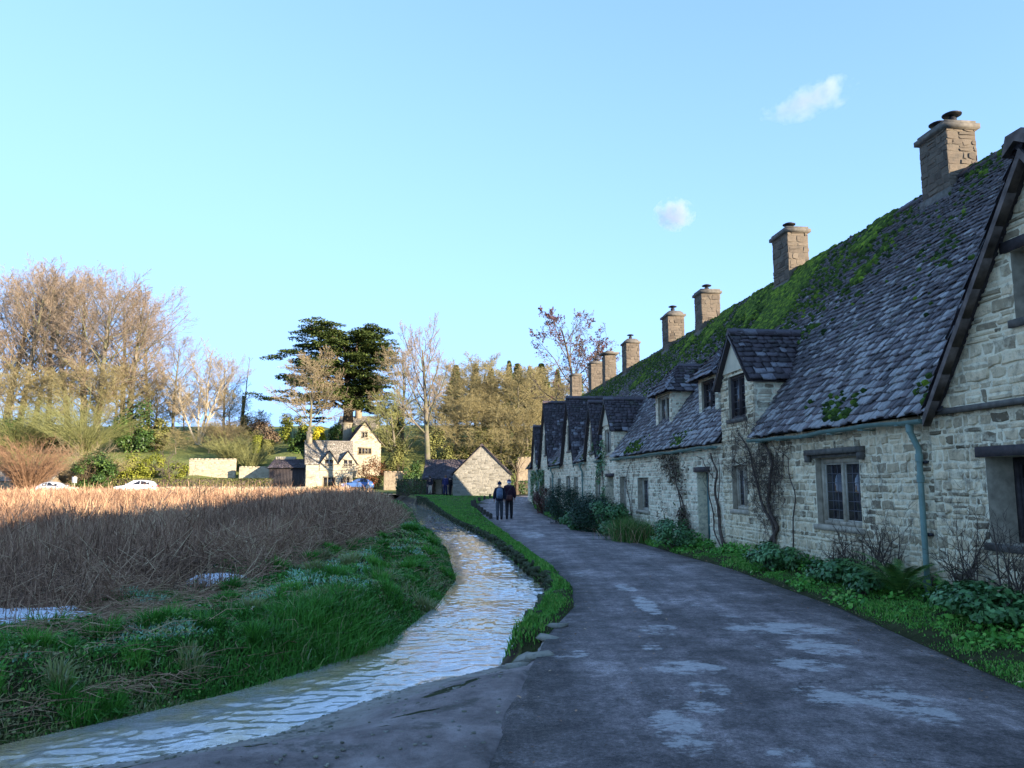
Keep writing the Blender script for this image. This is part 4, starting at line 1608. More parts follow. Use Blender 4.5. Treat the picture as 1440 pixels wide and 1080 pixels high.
# tussocks: blades arching out of a common foot
for i in range(150):
    ty = 4.6 + 20 * rng.random() ** 1.8
    tx = float(xof(_L, ty)) - (0.15 + 3.2 * rng.random() ** 1.3) / float(slope_f(_L, ty))
    if reed_zone(tx, ty) > 0.3:
        continue
    nb = 260
    aa = rng.uniform(0, 2 * PI, nb)
    rr_ = 0.12 * np.sqrt(rng.random(nb)) * rng.uniform(0.6, 1.4)
    px_, py_ = tx + rr_ * np.cos(aa), ty + rr_ * np.sin(aa)
    tone = rng.random()
    cv = np.clip(rng.normal(0.35 + 0.35 * tone, 0.14, nb), 0, 0.8) if tone < 0.8 else rng.uniform(0.83, 0.9, nb)
    mb.blades(np.stack([px_, py_, ground_z(px_, py_) - 0.01], 1), rng.uniform(0.1, 0.27) * rng.uniform(0.5, 1.2, nb), 0.006 + 0.001 * ty, 0.75, rng, cv, 0.7, az=aa)
stuff(tag(mb.build("bank_grass", m_grass), "rough frosty grass and weeds on the stream's left bank", "grass"))

mb = MB()
n_b = 260000
y = 4.0 + 54 * rng.random(n_b) ** 2.0
half = rng.random(n_b) < 0.45
x = np.where(half, xof(_R, y) - 0.14 + (xof(_RL, y) - xof(_R, y) + 0.2) * rng.random(n_b), xof(_RR, y) - 0.15 + (5.75 - 0.098 * (y - 11) - xof(_RR, y)) * rng.random(n_b))
rl, rr = xof(_RL, y), xof(_RR, y)
drr = (x - xof(_R, y)) * slope_f(_R, y)
ver = (drr > -0.13) & (x < rl + 0.05 * rng.normal(0, 1, len(x))) & (y > 8.42)
wallx = 5.6 - 0.098 * (y - 11)
row = (x > rr + 0.25 * fbm(x, y, 0.7, 2, 2) - 0.1) & (x < wallx + 0.02)
ok = ver | row
edge_d = np.where(ver, rl - x, x - rr)
ok &= rng.random(len(x)) < 0.15 + 0.95 * sstep(0.0, 0.3, edge_d + 0.35 * (fbm(x, y, 0.5, 6, 3) - 0.5)) * sstep(0.3, 0.46, fbm(x + 5, y, 0.6, 4, 3))
x, y, ver, drr = x[ok], y[ok], ver[ok], drr[ok]
n_ = fbm(x, y, 0.8, 1, 3)
H = np.where(ver, 0.02 + 0.085 * n_ ** 2 + 0.05 * (drr < 0.15), 0.015 + 0.1 * n_ ** 2.5) * rng.uniform(0.6, 1.4, len(x))
H = np.where(ver & (y > 30) & (drr > 0.5), H * 0.45, H)
col = np.clip(0.25 + 0.65 * rng.random(len(x)) * (0.5 + n_), 0, 0.82)
mb.blades(np.stack([x, y, ground_z(x, y) - 0.01], 1), H, 0.007 + 0.001 * y, 0.5, rng, col)
x, y = sample(26000, -9, 0, 30, 72, rng, 1.2)
drr = (x - xof(_R, y)) * slope_f(_R, y)
rlx = np.where(y < 54, xof(_RL, y), np.where(y < 63, -2.2 + (y - 54) * 0.15, 3))
ok = (drr > 0.1) & (x < rlx - 0.05)
x, y = x[ok], y[ok]
mb.blades(np.stack([x, y, ground_z(x, y) - 0.01], 1), rng.uniform(0.03, 0.07, len(x)), 0.05, 0.5, rng, rng.uniform(0.3, 0.8, len(x)))
stuff(tag(mb.build("verge_grass", m_grass), "short green grass of the verges beside the lane", "grass"))

# ground ivy and weeds along the foot of the cottages
rng = RNG(82)
mb = MB()
n_b = 26000
y = 4.5 + 34 * rng.random(n_b) ** 1.6
fx = rng.random(n_b)
wx = 5.58 - 0.098 * (y - 11)
x = wx - (wx - xof(_RR, y)) * (0.95 * fx ** 1.7)
ok = rng.random(n_b) < 0.95 * sstep(0.44, 0.58, fbm(x + 3, y, 0.75, 2, 3) + 0.25 * (0.5 - fx))
x, y, fx = x[ok], y[ok], fx[ok]
hz = rng.random(len(x)) ** 2 * (0.06 + 0.3 * (1 - fx) * fbm(x, y, 0.6, 7, 2))
mb.leaves(np.stack([x, y, ground_z(x, y) + 0.02 + hz], 1), 0.03 + 0.05 * rng.random(len(x)) ** 2 + 0.001 * y, rng, np.clip(0.25 + 0.6 * rng.random(len(x)), 0, 0.87), N=(-0.4, -0.3, 1.2), spread=0.7, aspect=0.8)
stuff(tag(mb.build("ground_ivy", m_grass), "low ivy and weeds creeping along the foot of the cottage walls", "ground cover"))

# reeds and dead meadow stems
rng = RNG(83)
mb = MB()


def reeds(n, x0, x1, y0, y1, w_, yp):
    x, y = sample(n, x0, x1, y0, y1, rng, yp)
    q = reed_zone(x, y)
    patch = fbm(x, y, 2.6, 4, 3)
    inview = np.abs(x) < 0.78 * y + 3
    ok = (q > 0.05 + 0.9 * (patch - 0.5)) & inview & (rng.random(len(x)) < np.clip(0.5 + (patch - 0.35) * 3, 0.25, 1)) & (x < xof(_L, y) - 0.5)
    x, y, q, patch = x[ok], y[ok], q[ok], patch[ok]
    tall = sstep(-0.2, 2.6, q)
    H = (0.28 + 0.55 * tall) * (0.35 + 0.5 * patch + 0.75 * fbm(x + 3, y, 0.7, 1, 2)) * rng.uniform(0.35, 1.3, len(x))
    bent = rng.random(len(x)) < 0.3 * (1 - tall) + 0.14
    tone = fbm(x * 1.3 + 7, y * 0.6, 3.0, 2, 4)
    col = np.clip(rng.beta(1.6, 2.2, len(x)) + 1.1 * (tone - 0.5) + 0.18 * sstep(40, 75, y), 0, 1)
    H = np.where(rng.random(len(x)) < 0.04, H * 1.5 + 0.1, H)
    z = ground_z(x, y) - 0.02
    P = np.stack([x, y, z], 1)
    mb.blades(P[~bent], H[~bent], w_ + 0.0006 * y[~bent], 0.42, rng, col[~bent], 0.2)
    mb.blades(P[bent], H[bent] * 0.9, w_ + 0.0006 * y[bent], 1.1, rng, np.clip(col[bent] + 0.15, 0, 1), 0.6)
    # side twigs and seed heads
    s = rng.random(len(x)) < 0.55
    Q = P[s] + np.stack([0 * H[s], 0 * H[s], H[s] * rng.uniform(0.45, 0.85, s.sum())], 1) + rng.normal(0, 0.02, (s.sum(), 3))
    mb.blades(Q, H[s] * rng.uniform(0.14, 0.32, s.sum()), 0.006 + w_ * 0.6 + 0.0005 * y[s], 1.0, rng, np.clip(col[s] - 0.06, 0, 1), 0.4)


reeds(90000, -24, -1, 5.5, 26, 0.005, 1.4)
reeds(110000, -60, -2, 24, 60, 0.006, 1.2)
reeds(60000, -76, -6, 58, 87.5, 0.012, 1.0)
# tangled broken stems lying through the front of the bed
n_t = 16000
y = 6 + 34 * rng.random(n_t) ** 1.5
x = xof(_RE, y) - np.abs(rng.normal(0.9, 1.6, n_t))
ok = (np.abs(x) < 0.78 * y + 2)
for (px, py) in ((305, 818), (18, 878)):
    sp_ = pg(px, py, 0.1)
    ok &= ((x - sp_[0]) ** 2 + (y - sp_[1] + 0.35) ** 2) > 0.62 ** 2
x, y = x[ok], y[ok]
n_t = len(x)
az_, el_ = rng.uniform(0, 2 * PI, n_t), rng.normal(0.25, 0.45, n_t)
L_ = rng.uniform(0.15, 0.6, n_t)
dd_ = np.stack([np.cos(az_) * np.cos(el_), np.sin(az_) * np.cos(el_), np.sin(el_)], 1)
P0 = np.stack([x, y, ground_z(x, y) + 0.05 + 0.45 * rng.random(n_t) ** 1.3 * sstep(-0.3, 1.5, reed_zone(x, y))], 1)
P1 = P0 + dd_ * L_[:, None]
P1[:, 2] = np.maximum(P1[:, 2], ground_z(P1[:, 0], P1[:, 1]) + 0.01)
mb.frusta(P0, P1, 0.0022 + 0.0003 * y, 0.001 + 0.0002 * y, 3, np.clip(rng.beta(1.8, 1.8, n_t) + 0.1, 0, 1))
stuff(tag(mb.build("reed_bed", m_reed), "tall dry brown reeds and dead stems filling the water meadow", "reeds"))

# flattened straw at the front of the reed bed
rng = RNG(84)
mb = MB()
for (px, py, n, rx, ry) in [(110, 880, 900, 0.9, 0.7), (150, 865, 700, 0.5, 0.5), (250, 850, 500, 0.8, 0.5), (30, 905, 500, 0.7, 0.4), (400, 935, 90, 0.3, 0.2), (250, 930, 60, 0.5, 0.3), (120, 960, 120, 0.6, 0.3), (500, 790, 500, 1.2, 1.2)]:
    if not n:
        continue
    p = pg(px, py, 0.1)
    x = p[0] + rng.normal(0, rx, n)
    y = p[1] + rng.normal(0, ry, n)
    dlx = (xof(_L, y) - x)
    x = np.where(dlx < 0.2, xof(_L, y) - 0.4, x)
    az_, el_ = rng.uniform(0, 6.28, n), np.abs(rng.normal(0.12, 0.22, n))
    L_ = rng.uniform(0.12, 0.5, n)
    P0 = np.stack([x, y, ground_z(x, y) + 0.02 + 0.1 * rng.random(n) ** 2], 1)
    mid_ = P0 + np.stack([np.cos(az_) * np.cos(el_), np.sin(az_) * np.cos(el_), np.sin(el_)], 1) * L_[:, None] * 0.5
    az2 = az_ + rng.normal(0, 0.4, n)
    P1 = mid_ + np.stack([np.cos(az2), np.sin(az2), -0.1 + 0 * az2], 1) * L_[:, None] * 0.5
    rr_ = rng.uniform(0.0018, 0.004, n)
    cc_ = rng.uniform(0.3, 1.0, n)
    mb.frusta(P0, mid_, rr_, rr_ * 0.8, 3, cc_)
    mb.frusta(mid_, P1, rr_ * 0.8, rr_ * 0.4, 3, cc_)
stuff(tag(mb.build("straw", m_reed), "flattened pale straw along the front of the reed bed", "straw"))

# small patches of snow in the meadow
m_snow = m_simple("old_snow", (0.72, 0.74, 0.78), 0.6, 0.3, 0.12, 6)
for i, (px, py, sx, sy, lab) in enumerate([(305, 818, 0.34, 0.4, "small patch of old snow among the brown reeds"), (18, 878, 0.75, 0.55, "patch of old snow on flattened reeds by the photo's left edge")]):
    p = pg(px, py, 0.1)
    k = MB()
    R_ = RNG(90 + i)
    n = 26
    rad = 1 + 0.35 * R_.normal(0, 1, n)
    ring = lambda f, h: [(sx * f * rad[j] * math.cos(2 * PI * j / n), sy * f * rad[j] * math.sin(2 * PI * j / n), h + R_.uniform(-.01, .01)) for j in range(n)]
    V = ring(1, -0.05) + ring(0.8, 0.03) + ring(0.35, 0.05) + [(0, 0, 0.055)]
    k.add(V, [(a_ * n + j, a_ * n + (j + 1) % n, (a_ + 1) * n + (j + 1) % n, (a_ + 1) * n + j) for a_ in range(2) for j in range(n)], 0.5)
    k.add(V, [(2 * n + j, 2 * n + (j + 1) % n, 3 * n) for j in range(n)], 0.5)
    tag(k.build("snow_patch", m_snow, loc=(p[0], p[1], float(ground_z(p[0], p[1])) + 0.11), smooth=True), lab, "snow", "old snow patches")

rng = RNG(97)
k = MB()
n = 900
y = 3 + 30 * rng.random(n) ** 1.6
sd_ = rng.random(n)
x = np.where(sd_ < 0.55, xof(_RR, y) - np.abs(rng.normal(0, 0.35, n)) + 0.1, np.where(sd_ < 0.75, xof(_RL, y) + np.abs(rng.normal(0, 0.25, n)), rng.uniform(xof(_RL, y), xof(_RR, y))))
T_ = np.clip((x - xof(_RL, y)) / (xof(_RR, y) - xof(_RL, y)), 0, 1)
k.leaves(np.stack([x, y, zroad(y) + 0.03 * np.sin(PI * T_) + 0.014], 1), rng.uniform(0.015, 0.045, n), rng, rng.random(n), N=(0, 0, 2.5), spread=0.5)
stuff(tag(k.build("leaf_litter", m_reed), "scattered dead leaves on the lane and along its edges", "leaves"))
# ------------------------------------------------------------------ trees
def m_bark(name, col, var=0.3, green=0.0):
    M = Mat(name, 0.95, 0.1)
    a = tuple(c * (1 - var) for c in col)
    b = tuple(min(1, c * (1 + var)) for c in col)
    c = M.ramp(M.noise(1.6, 6, 0.7), [(0.35, a), (0.65, b)])
    c = M.mix(M.math("MULTIPLY", M.attr(), 0.45), c, tuple(x * 0.55 for x in col))
    if green:
        c = M.mix(M.math("MULTIPLY", M.ramp(M.noise(0.9, 4), [(0.45, 0), (0.6, 1)]), green), c, (0.12, 0.14, 0.05))
    M.color(c)
    M.bump(M.noise(7, 6, 0.7, M.scaled(1, 1, 0.25)), 0.8, 0.06)
    return M.m


m_bark_pale = m_bark("pale_bark", (0.252, 0.21, 0.154), 0.3, 0.4)
m_bark_grey = m_bark("grey_bark", (0.18, 0.15, 0.1125), 0.3, 0.5)
m_bark_dark = m_bark("dark_bark", (0.12, 0.09, 0.065), 0.3)
m_twig_pink = m_bark("reddish_twigs", (0.3079, 0.233, 0.1664), 0.3)
m_twig_tan = m_bark("tan_twigs", (0.3268, 0.2542, 0.1543), 0.25)
m_twig_olive = m_bark("olive_twigs", (0.31, 0.259, 0.1284), 0.35)
m_twig_green = m_bark("yellow_green_twigs", (0.2416, 0.2416, 0.09516), 0.25)
m_twig_grey = m_bark("grey_twigs", (0.14, 0.1155, 0.098), 0.25)
m_twig_red = m_bark("orange_twigs", (0.3074, 0.183, 0.1098), 0.25)
m_needle = m_leaf("cedar_needles", [(0.0, (0.0273, 0.04752, 0.01525)), (0.5, (0.078, 0.1077, 0.02831)), (1.0, (0.195, 0.2139, 0.049))], 0.8, 0.1)
m_conifer = m_leaf("conifer_needles", [(0.0, (0.03, 0.05, 0.02)), (0.5, (0.07, 0.1, 0.035)), (1.0, (0.14, 0.16, 0.05))], 0.8, 0.1)
m_ever = m_leaf("dark_evergreen_leaves", [(0.0, (0.012, 0.03, 0.008)), (0.5, (0.04, 0.08, 0.015)), (1.0, (0.11, 0.17, 0.035))], 0.5, 0.3)
m_lime = m_leaf("lime_leaves", [(0.0, (0.06588, 0.08052, 0.008784)), (0.5, (0.161, 0.1757, 0.02196)), (1.0, (0.2782, 0.2782, 0.04392))], 0.6, 0.2)
m_gold = m_leaf("golden_leaves", [(0.0, (0.2379, 0.1903, 0.00793)), (0.5, (0.4361, 0.3648, 0.01586)), (1.0, (0.5551, 0.4917, 0.04758))], 0.6, 0.2)
m_olive = m_leaf("olive_leaves", [(0.0, (0.0488, 0.05368, 0.01464)), (0.5, (0.1366, 0.1366, 0.03904)), (1.0, (0.2538, 0.244, 0.07808))], 0.7, 0.2)
m_russet = m_leaf("russet_leaves", [(0.0, (0.042, 0.0175, 0.0084)), (0.5, (0.119, 0.049, 0.021)), (1.0, (0.21, 0.098, 0.042))], 0.7, 0.2)
m_dusty = m_leaf("dusty_pink_leaves", [(0.0, (0.0845, 0.052, 0.0325)), (0.5, (0.169, 0.117, 0.078)), (1.0, (0.234, 0.182, 0.117))], 0.7, 0.2)
m_ivy = m_leaf("ivy_leaves", [(0.0, (0.012, 0.028, 0.008)), (0.5, (0.035, 0.065, 0.018)), (1.0, (0.1, 0.13, 0.04))], 0.5, 0.3)


def _perp(d, rnd):
    r = Vector((rnd.gauss(0, 1), rnd.gauss(0, 1), rnd.gauss(0, 1)))
    q = r - d * r.dot(d)
    return q.normalized() if q.length > 1e-6 else Vector((1, 0, 0))


def grow(out, rnd, p, d, L, r, lev, P):
    n = P["seg"][lev]
    k = P["kids"][lev] if lev < len(P["kids"]) else 0
    wob = P["wob"][lev]
    up = P["up"][lev]
    tip = P.get("tip", 0.35)
    pts = [p.copy()]
    ds = []
    for i in range(n):
        d = (d + Vector((rnd.gauss(0, wob), rnd.gauss(0, wob), rnd.gauss(0, wob) + up))).normalized()
        q = p + d * (L / n)
        r0 = r * (1 - (1 - tip) * i / n)
        r1 = r * (1 - (1 - tip) * (i + 1) / n)
        out[lev].append((p, q, r0, r1))
        p = q
        pts.append(p.copy())
        ds.append(d.copy())
    if not k:
        return
    f0 = P["start"][lev]
    az = rnd.uniform(0, 6.28)
    for j in range(k):
        f = f0 + (1 - f0) * (j + rnd.random()) / k
        i = min(n - 1, int(f * n))
        t = f * n - i
        b = pts[i].lerp(pts[i + 1], min(1, t))
        dd = ds[i]
        az += 2.4 + rnd.gauss(0, 0.4)
        ax = dd.orthogonal().normalized()
        ax = Matrix.Rotation(az, 3, dd) @ ax
        ang = math.radians(P["ang"][lev] * (1 - P.get("close", 0.35) * f) + rnd.gauss(0, 8))
        nd = (dd * math.cos(ang) + ax * math.sin(ang)).normalized()
        if P.get("flat") and lev >= 1:
            nd.z *= P["flat"]
            nd.normalize()
        sh = P["shape"](f) if lev == 0 else (1 - 0.55 * f)
        cl = L * P["len"][lev] * sh * rnd.uniform(0.75, 1.2)
        rr = r * (1 - (1 - tip) * f) * P["rad"][lev]
        grow(out, rnd, b, nd, cl, max(P["rmin"], rr), lev + 1, P)


def tree_meshes(seed, H, P, split=2, lean=(0, 0), stems=None):
    """trunk with its limbs, and the crown of branches and twigs"""
    rnd = random.Random(seed)
    out = [[] for _ in range(6)]
    for (ox, oy, dx, dy, f) in (stems or [(0, 0, lean[0], lean[1], 1.0)]):
        grow(out, rnd, Vector((ox, oy, -0.3)), Vector((dx, dy, 1)).normalized(), H * f, P["r"] * f, 0, P)
    a, b = MB(), MB()
    for lv, segs in enumerate(out):
        if not segs:
            continue
        P0 = np.array([s[0] for s in segs])
        P1 = np.array([s[1] for s in segs])
        R0 = np.array([s[2] for s in segs])
        R1 = np.array([s[3] for s in segs])
        P1 = P1 + (P1 - P0) * 0.04
        rng = RNG(seed + lv)
        (a if lv < split else b).frusta(P0, P1, R0, R1, (8, 6, 4, 3, 3, 3)[lv], rng.random(len(segs)))
    return a, b, out


def bare_tree(name, label, loc, rz, am, bm, trunk_mat, twig_mat, cat="tree", group=None):
    t = thing(name, label, cat, loc, rz, group)
    am.build("trunk", trunk_mat, t, True)
    bm.build("crown", twig_mat, t)
    return t


def spot(px, Y):
    x = float(at(px, 660, Y)[0])
    return x, Y, float(ground_z(x, Y, False))


def tall(px, ytop, Y):
    x, y, z = spot(px, Y)
    return float(at(px, ytop, Y)[2]) - z


def P_beech(r=0.42, start=0.16):
    return dict(r=r, seg=[9, 6, 4, 3, 2], kids=[24, 10, 9, 6], wob=[0.025, 0.08, 0.12, 0.15, 0.15], up=[0.03, 0.14, 0.1, 0.06, 0.05], start=[start, 0.2, 0.15, 0.1],
                ang=[66, 48, 44, 42], len=[0.43, 0.5, 0.5, 0.5], rad=[0.4, 0.5, 0.5, 0.6], rmin=0.016, shape=lambda f: 1.05 * math.sin(PI * min(1, 0.1 + 0.8 * (f - start) / (1 - start))) ** 0.65, tip=0.25)


def twig_len_check():
    pass


G_left = "tall bare trees of the wood on the left hillside"
beech = [tree_meshes(1100 + i, 1.0 * 22, P_beech()) for i in range(3)]
first = {}


def put_proto(kind, i, protos, H0, name, label, px, ytop, Y, rz, tm, wm, group, xs=1.0):
    s = tall(px, ytop, Y) / H0
    loc = spot(px, Y)
    key = (kind, i)
    if key not in first:
        am, bm, _ = protos[i]
        t = bare_tree(name, label, loc, rz, am, bm, tm, wm, group=group)
        t.scale = (s * xs, s * xs, s)
        first[key] = t
        return t
    return dup(first[key], loc, rz, (s * xs, s * xs, s), label, group)


TOPS = {}
for i in range(3):
    TOPS[i] = max(max(q[1][2] for q in lv) for lv in beech[i][2] if lv)
for i, px, yt, Y, rz, xs, lab in [
    (0, 22, 366, 140, 0.3, 0.95, "tall bare tree with a straight pale trunk, first from the photo's left edge"),
    (1, 92, 360, 144, 1.9, 0.95, "tall bare tree with a slim light trunk, in the middle of the left wood"),
    (2, 132, 362, 134, 4.0, 1.2, "broadest bare tree of the left wood, thick ivied trunk and wide reddish crown"),
    (1, 42, 385, 152, 4.4, 0.9, "grey bare tree close behind the straight pale trunk at the left edge"),
    (0, 168, 392, 150, 2.6, 1.0, "bare tree behind the broadest crown, reaching right over the dark evergreen"),
    (2, -28, 372, 142, 0.9, 0.95, "bare tree cut off by the left edge of the photo"),
    (0, 62, 378, 158, 5.3, 0.9, "thin bare tree farthest back in the left wood"),
    (2, 240, 452, 142, 5.6, 0.85, "ivy-clad bare tree beside the white many-stemmed tree"),
    (1, 312, 492, 150, 0.2, 0.95, "bare tree at the right end of the left wood, beside the slim pole-like tree"),
    (2, 178, 372, 140, 5.0, 1.1, "rounded bare tree making the right shoulder of the left wood's tallest crowns"),
    (1, 112, 372, 158, 3.0, 1.1, "bare tree behind the broadest crown, filling the middle of the left wood"),
    (0, 2, 374, 152, 1.2, 1.1, "reddish bare crown behind the first pale trunk at the left edge"),
    (0, 205, 440, 160, 3.5, 0.95, "bare tree in the gap between the two groups of the left wood"),
]:
    put_proto("beech", i, beech, TOPS[i], "bare_tree", lab, px, yt, Y, rz, m_bark_grey, m_twig_pink, G_left, xs * 1.22)

# white many-stemmed tree
am, bm, out = tree_meshes(1201, 17, dict(r=0.34, seg=[8, 6, 4, 3, 2], kids=[12, 9, 9, 6], wob=[0.08, 0.14, 0.14, 0.15, 0.15], up=[0.05, 0.08, 0.04, 0.03, 0.0], start=[0.3, 0.2, 0.15, 0.1], ang=[45, 48, 45, 45],
                          len=[0.42, 0.5, 0.5, 0.5], rad=[0.55, 0.5, 0.5, 0.6], rmin=0.016, shape=lambda f: 1.0, tip=0.3), stems=[(0, 0, 0.12, 0.05, 1.0), (-0.3, 0.2, -0.42, 0.1, 0.75), (0.3, 0, 0.4, -0.1, 0.85), (0, 0.3, -0.1, 0.3, 0.8)])
x, y, z = spot(278, 128)
s = tall(278, 468, 128) / max(max(q[1][2] for q in lv) for lv in out if lv)
m_bark_white = m_bark("white_bark", (0.396, 0.3384, 0.252), 0.2)
t = bare_tree("bare_tree", "pale white-barked tree with several spreading stems above the yellow shrubs", (x, y, z), 0.4, am, bm, m_bark_white, m_twig_tan)
t.scale = (s, s, s)

# slim pole tree with ivy
x, y, z = spot(338, 150)
H = tall(338, 492, 150)
am, bm, out = tree_meshes(1210, H * 0.93, dict(r=0.16, seg=[8, 3, 2, 2], kids=[10, 4, 3], wob=[0.03, 0.1, 0.1, 0.1], up=[0.02, 0.12, 0.1, 0], start=[0.35, 0.2, 0.2], ang=[50, 45, 45], len=[0.13, 0.5, 0.5], rad=[0.4, 0.6, 0.6], rmin=0.02, shape=lambda f: 1.1 - 0.5 * f))
t = bare_tree("bare_tree", "slim pole-like tree wrapped in dark ivy, standing alone against the sky", (x, y, z), 0, am, bm, m_bark_grey, m_twig_grey)
rng = RNG(12)
k = MB()
zz = rng.uniform(0, H * 0.42, 900)
a_ = rng.uniform(0, 6.28, 900)
rr = rng.uniform(0.1, 0.42, 900) * (1 - zz / H * 1.2)
k.leaves(np.stack([rr * np.cos(a_), rr * np.sin(a_), zz], 1), 0.4, rng, rng.random(900))
k.build("ivy", m_ivy, t)

# cedar: trunk, rising limbs, flat plates of needles
x, y, z = spot(487, 132)
Hc = tall(487, 460, 132)
t = thing("cedar_tree", "great dark cedar with flat layered branches behind the gabled house", "tree", (x, y, z))
rnd = random.Random(77)
rng = RNG(77)
k = MB()
k.tube([(0, 0, -0.5), (0.05, 0, Hc * 0.15), (0.1, 0, Hc * 0.35), (-0.4, 0.1, Hc * 0.6), (-0.8, 0, Hc * 0.9)], [1.0, 0.9, 0.75, 0.4, 0.1], 12)
k.tube([(0.1, 0, Hc * 0.28), (0.9, 0.2, Hc * 0.5), (1.3, 0, Hc * 0.9)], [0.6, 0.4, 0.08], 8)
k.tube([(0.0, 0, Hc * 0.3), (-1.2, -0.3, Hc * 0.5), (-2.6, 0, Hc * 0.85)], [0.5, 0.32, 0.08], 8)
pads = []
sc_ = 132 / 1080
limbs = []
for i in range(76):
    f = 0.2 + 0.8 * ((i + rnd.random()) / 76) ** 0.8
    a0 = i * 2.4 + rnd.gauss(0, 0.3)
    zt = Hc * f
    dirx, diry = math.cos(a0), math.sin(a0)
    reach = (11.0 + 2.5 * (f < 0.6) if dirx < 0 else 8.6) * rnd.uniform(0.62, 1.0)
    if f > 0.9:
        reach *= 0.85
    rise = reach * (0.2 if f > 0.45 else -0.02) * rnd.uniform(0.6, 1.3)
    droop = -reach * 0.1
    st = Vector((0, 0, zt - reach * 0.3 if f > 0.4 else zt))
    p1 = st + Vector((dirx * reach * 0.4, diry * reach * 0.4, reach * 0.22))
    p2 = Vector((dirx * reach, diry * reach, min(zt + rise * 0.4 + droop, Hc * 0.99)))
    pts = [st, st.lerp(p1, 0.6), p1, p1.lerp(p2, 0.5) + Vector((0, 0, 0.15)), p2]
    k.tube(pts, [0.26 * (1.2 - f), 0.22 * (1.2 - f), 0.17 * (1.2 - f) + 0.03, 0.08, 0.03], 5, caps=False)
    for j in range(11):
        g_ = rnd.uniform(0.3, 1.05)
        q = p1.lerp(p2, max(0.0, (g_ - 0.4) / 0.6)) if g_ > 0.4 else st.lerp(p1, g_ / 0.4)
        q = q + Vector((rnd.gauss(0, 0.13) * reach, rnd.gauss(0, 0.13) * reach, rnd.gauss(0.1, 0.4)))
        pads.append((q, rnd.uniform(0.9, 1.9) * (0.75 + 0.3 * g_), rnd.random()))
k.build("trunk", m_bark_dark, t, True)
k = MB()
for (q, R, cv) in pads:
    n = int(46 * R * R) + 14
    rad = np.sqrt(rng.random(n)) * R
    a_ = rng.uniform(0, 6.28, n)
    Pp = np.stack([q[0] + rad * np.cos(a_), q[1] + rad * np.sin(a_), q[2] + rng.normal(0.0, 0.09, n) - 0.12 * rad], 1)
    k.leaves(Pp, rng.uniform(0.3, 0.62, n), rng, np.clip(0.25 + 0.4 * rng.random(n) + 0.3 * (cv - 0.5), 0, 1), N=(0, 0, 1.3), spread=0.55, aspect=0.45)
k.build("crown", m_needle, t)


def quick_tree(name, label, px, ytop, Y, seed, P, H0, tm, wm, rz=0.0, xs=1.0, group=None, stems=None):
    am, bm, out = tree_meshes(seed, H0, P, stems=stems)
    top = max(max(q[1][2] for q in lv) for lv in out if lv)
    s = tall(px, ytop, Y) / top
    t = bare_tree(name, label, spot(px, Y), rz, am, bm, tm, wm, group=group)
    t.scale = (s * xs, s * xs, s)
    return t


def P_round(r=0.3, start=0.2, up=0.06, kids=(18, 10, 9, 6), ln=(0.55, 0.5, 0.5, 0.5), ang=(62, 50, 48, 45), rmin=0.018, wob=0.12):
    return dict(r=r, seg=[8, 6, 4, 3, 2], kids=list(kids), wob=[0.06, wob, wob, 0.15, 0.15], up=[0.03, up, up * 0.6, 0.02, 0.0], start=[start, 0.18, 0.15, 0.1], ang=list(ang), len=list(ln), rad=[0.5, 0.5, 0.5, 0.6], rmin=rmin,
                shape=lambda f: math.sin(PI * min(1, 0.28 + 0.6 * f)) ** 0.7, tip=0.25)


quick_tree("bare_tree", "tan bare tree standing in front of the cedar's left side, above the house chimney", 432, 484, 118, 1301, P_round(0.25, 0.25), 12, m_bark_grey, m_twig_tan, 1.0, 0.95)
quick_tree("bare_tree", "tawny round-headed bare tree close to the right of the cedar", 565, 478, 124, 1302, P_round(0.3, 0.2), 14, m_bark_grey, m_twig_tan, 2.0, 0.95)
quick_tree("bare_tree", "small olive tree with dense twigs right of the tall gable of the house", 560, 540, 112, 1303, P_round(0.22, 0.12, kids=(15, 10, 9, 5)), 9, m_bark_grey, m_twig_green, 0.5, 1.2)
# tall open tree with upswept branches
quick_tree("bare_tree", "tallest open bare tree with upswept pink-tipped branches between cedar and barn", 603, 440, 92, 1304,
           dict(r=0.36, seg=[9, 7, 4, 3, 2], kids=[15, 11, 9, 6], wob=[0.012, 0.07, 0.09, 0.1, 0.1], up=[0.02, 0.17, 0.16, 0.12, 0.08], start=[0.4, 0.25, 0.2, 0.1], ang=[52, 38, 35, 35], len=[0.44, 0.42, 0.45, 0.5], rad=[0.5, 0.45, 0.5, 0.6], rmin=0.012, shape=lambda f: 1.15 - 0.55 * f, tip=0.25),
           19, m_bark_grey, m_twig_pink, 0.9, 1.25)
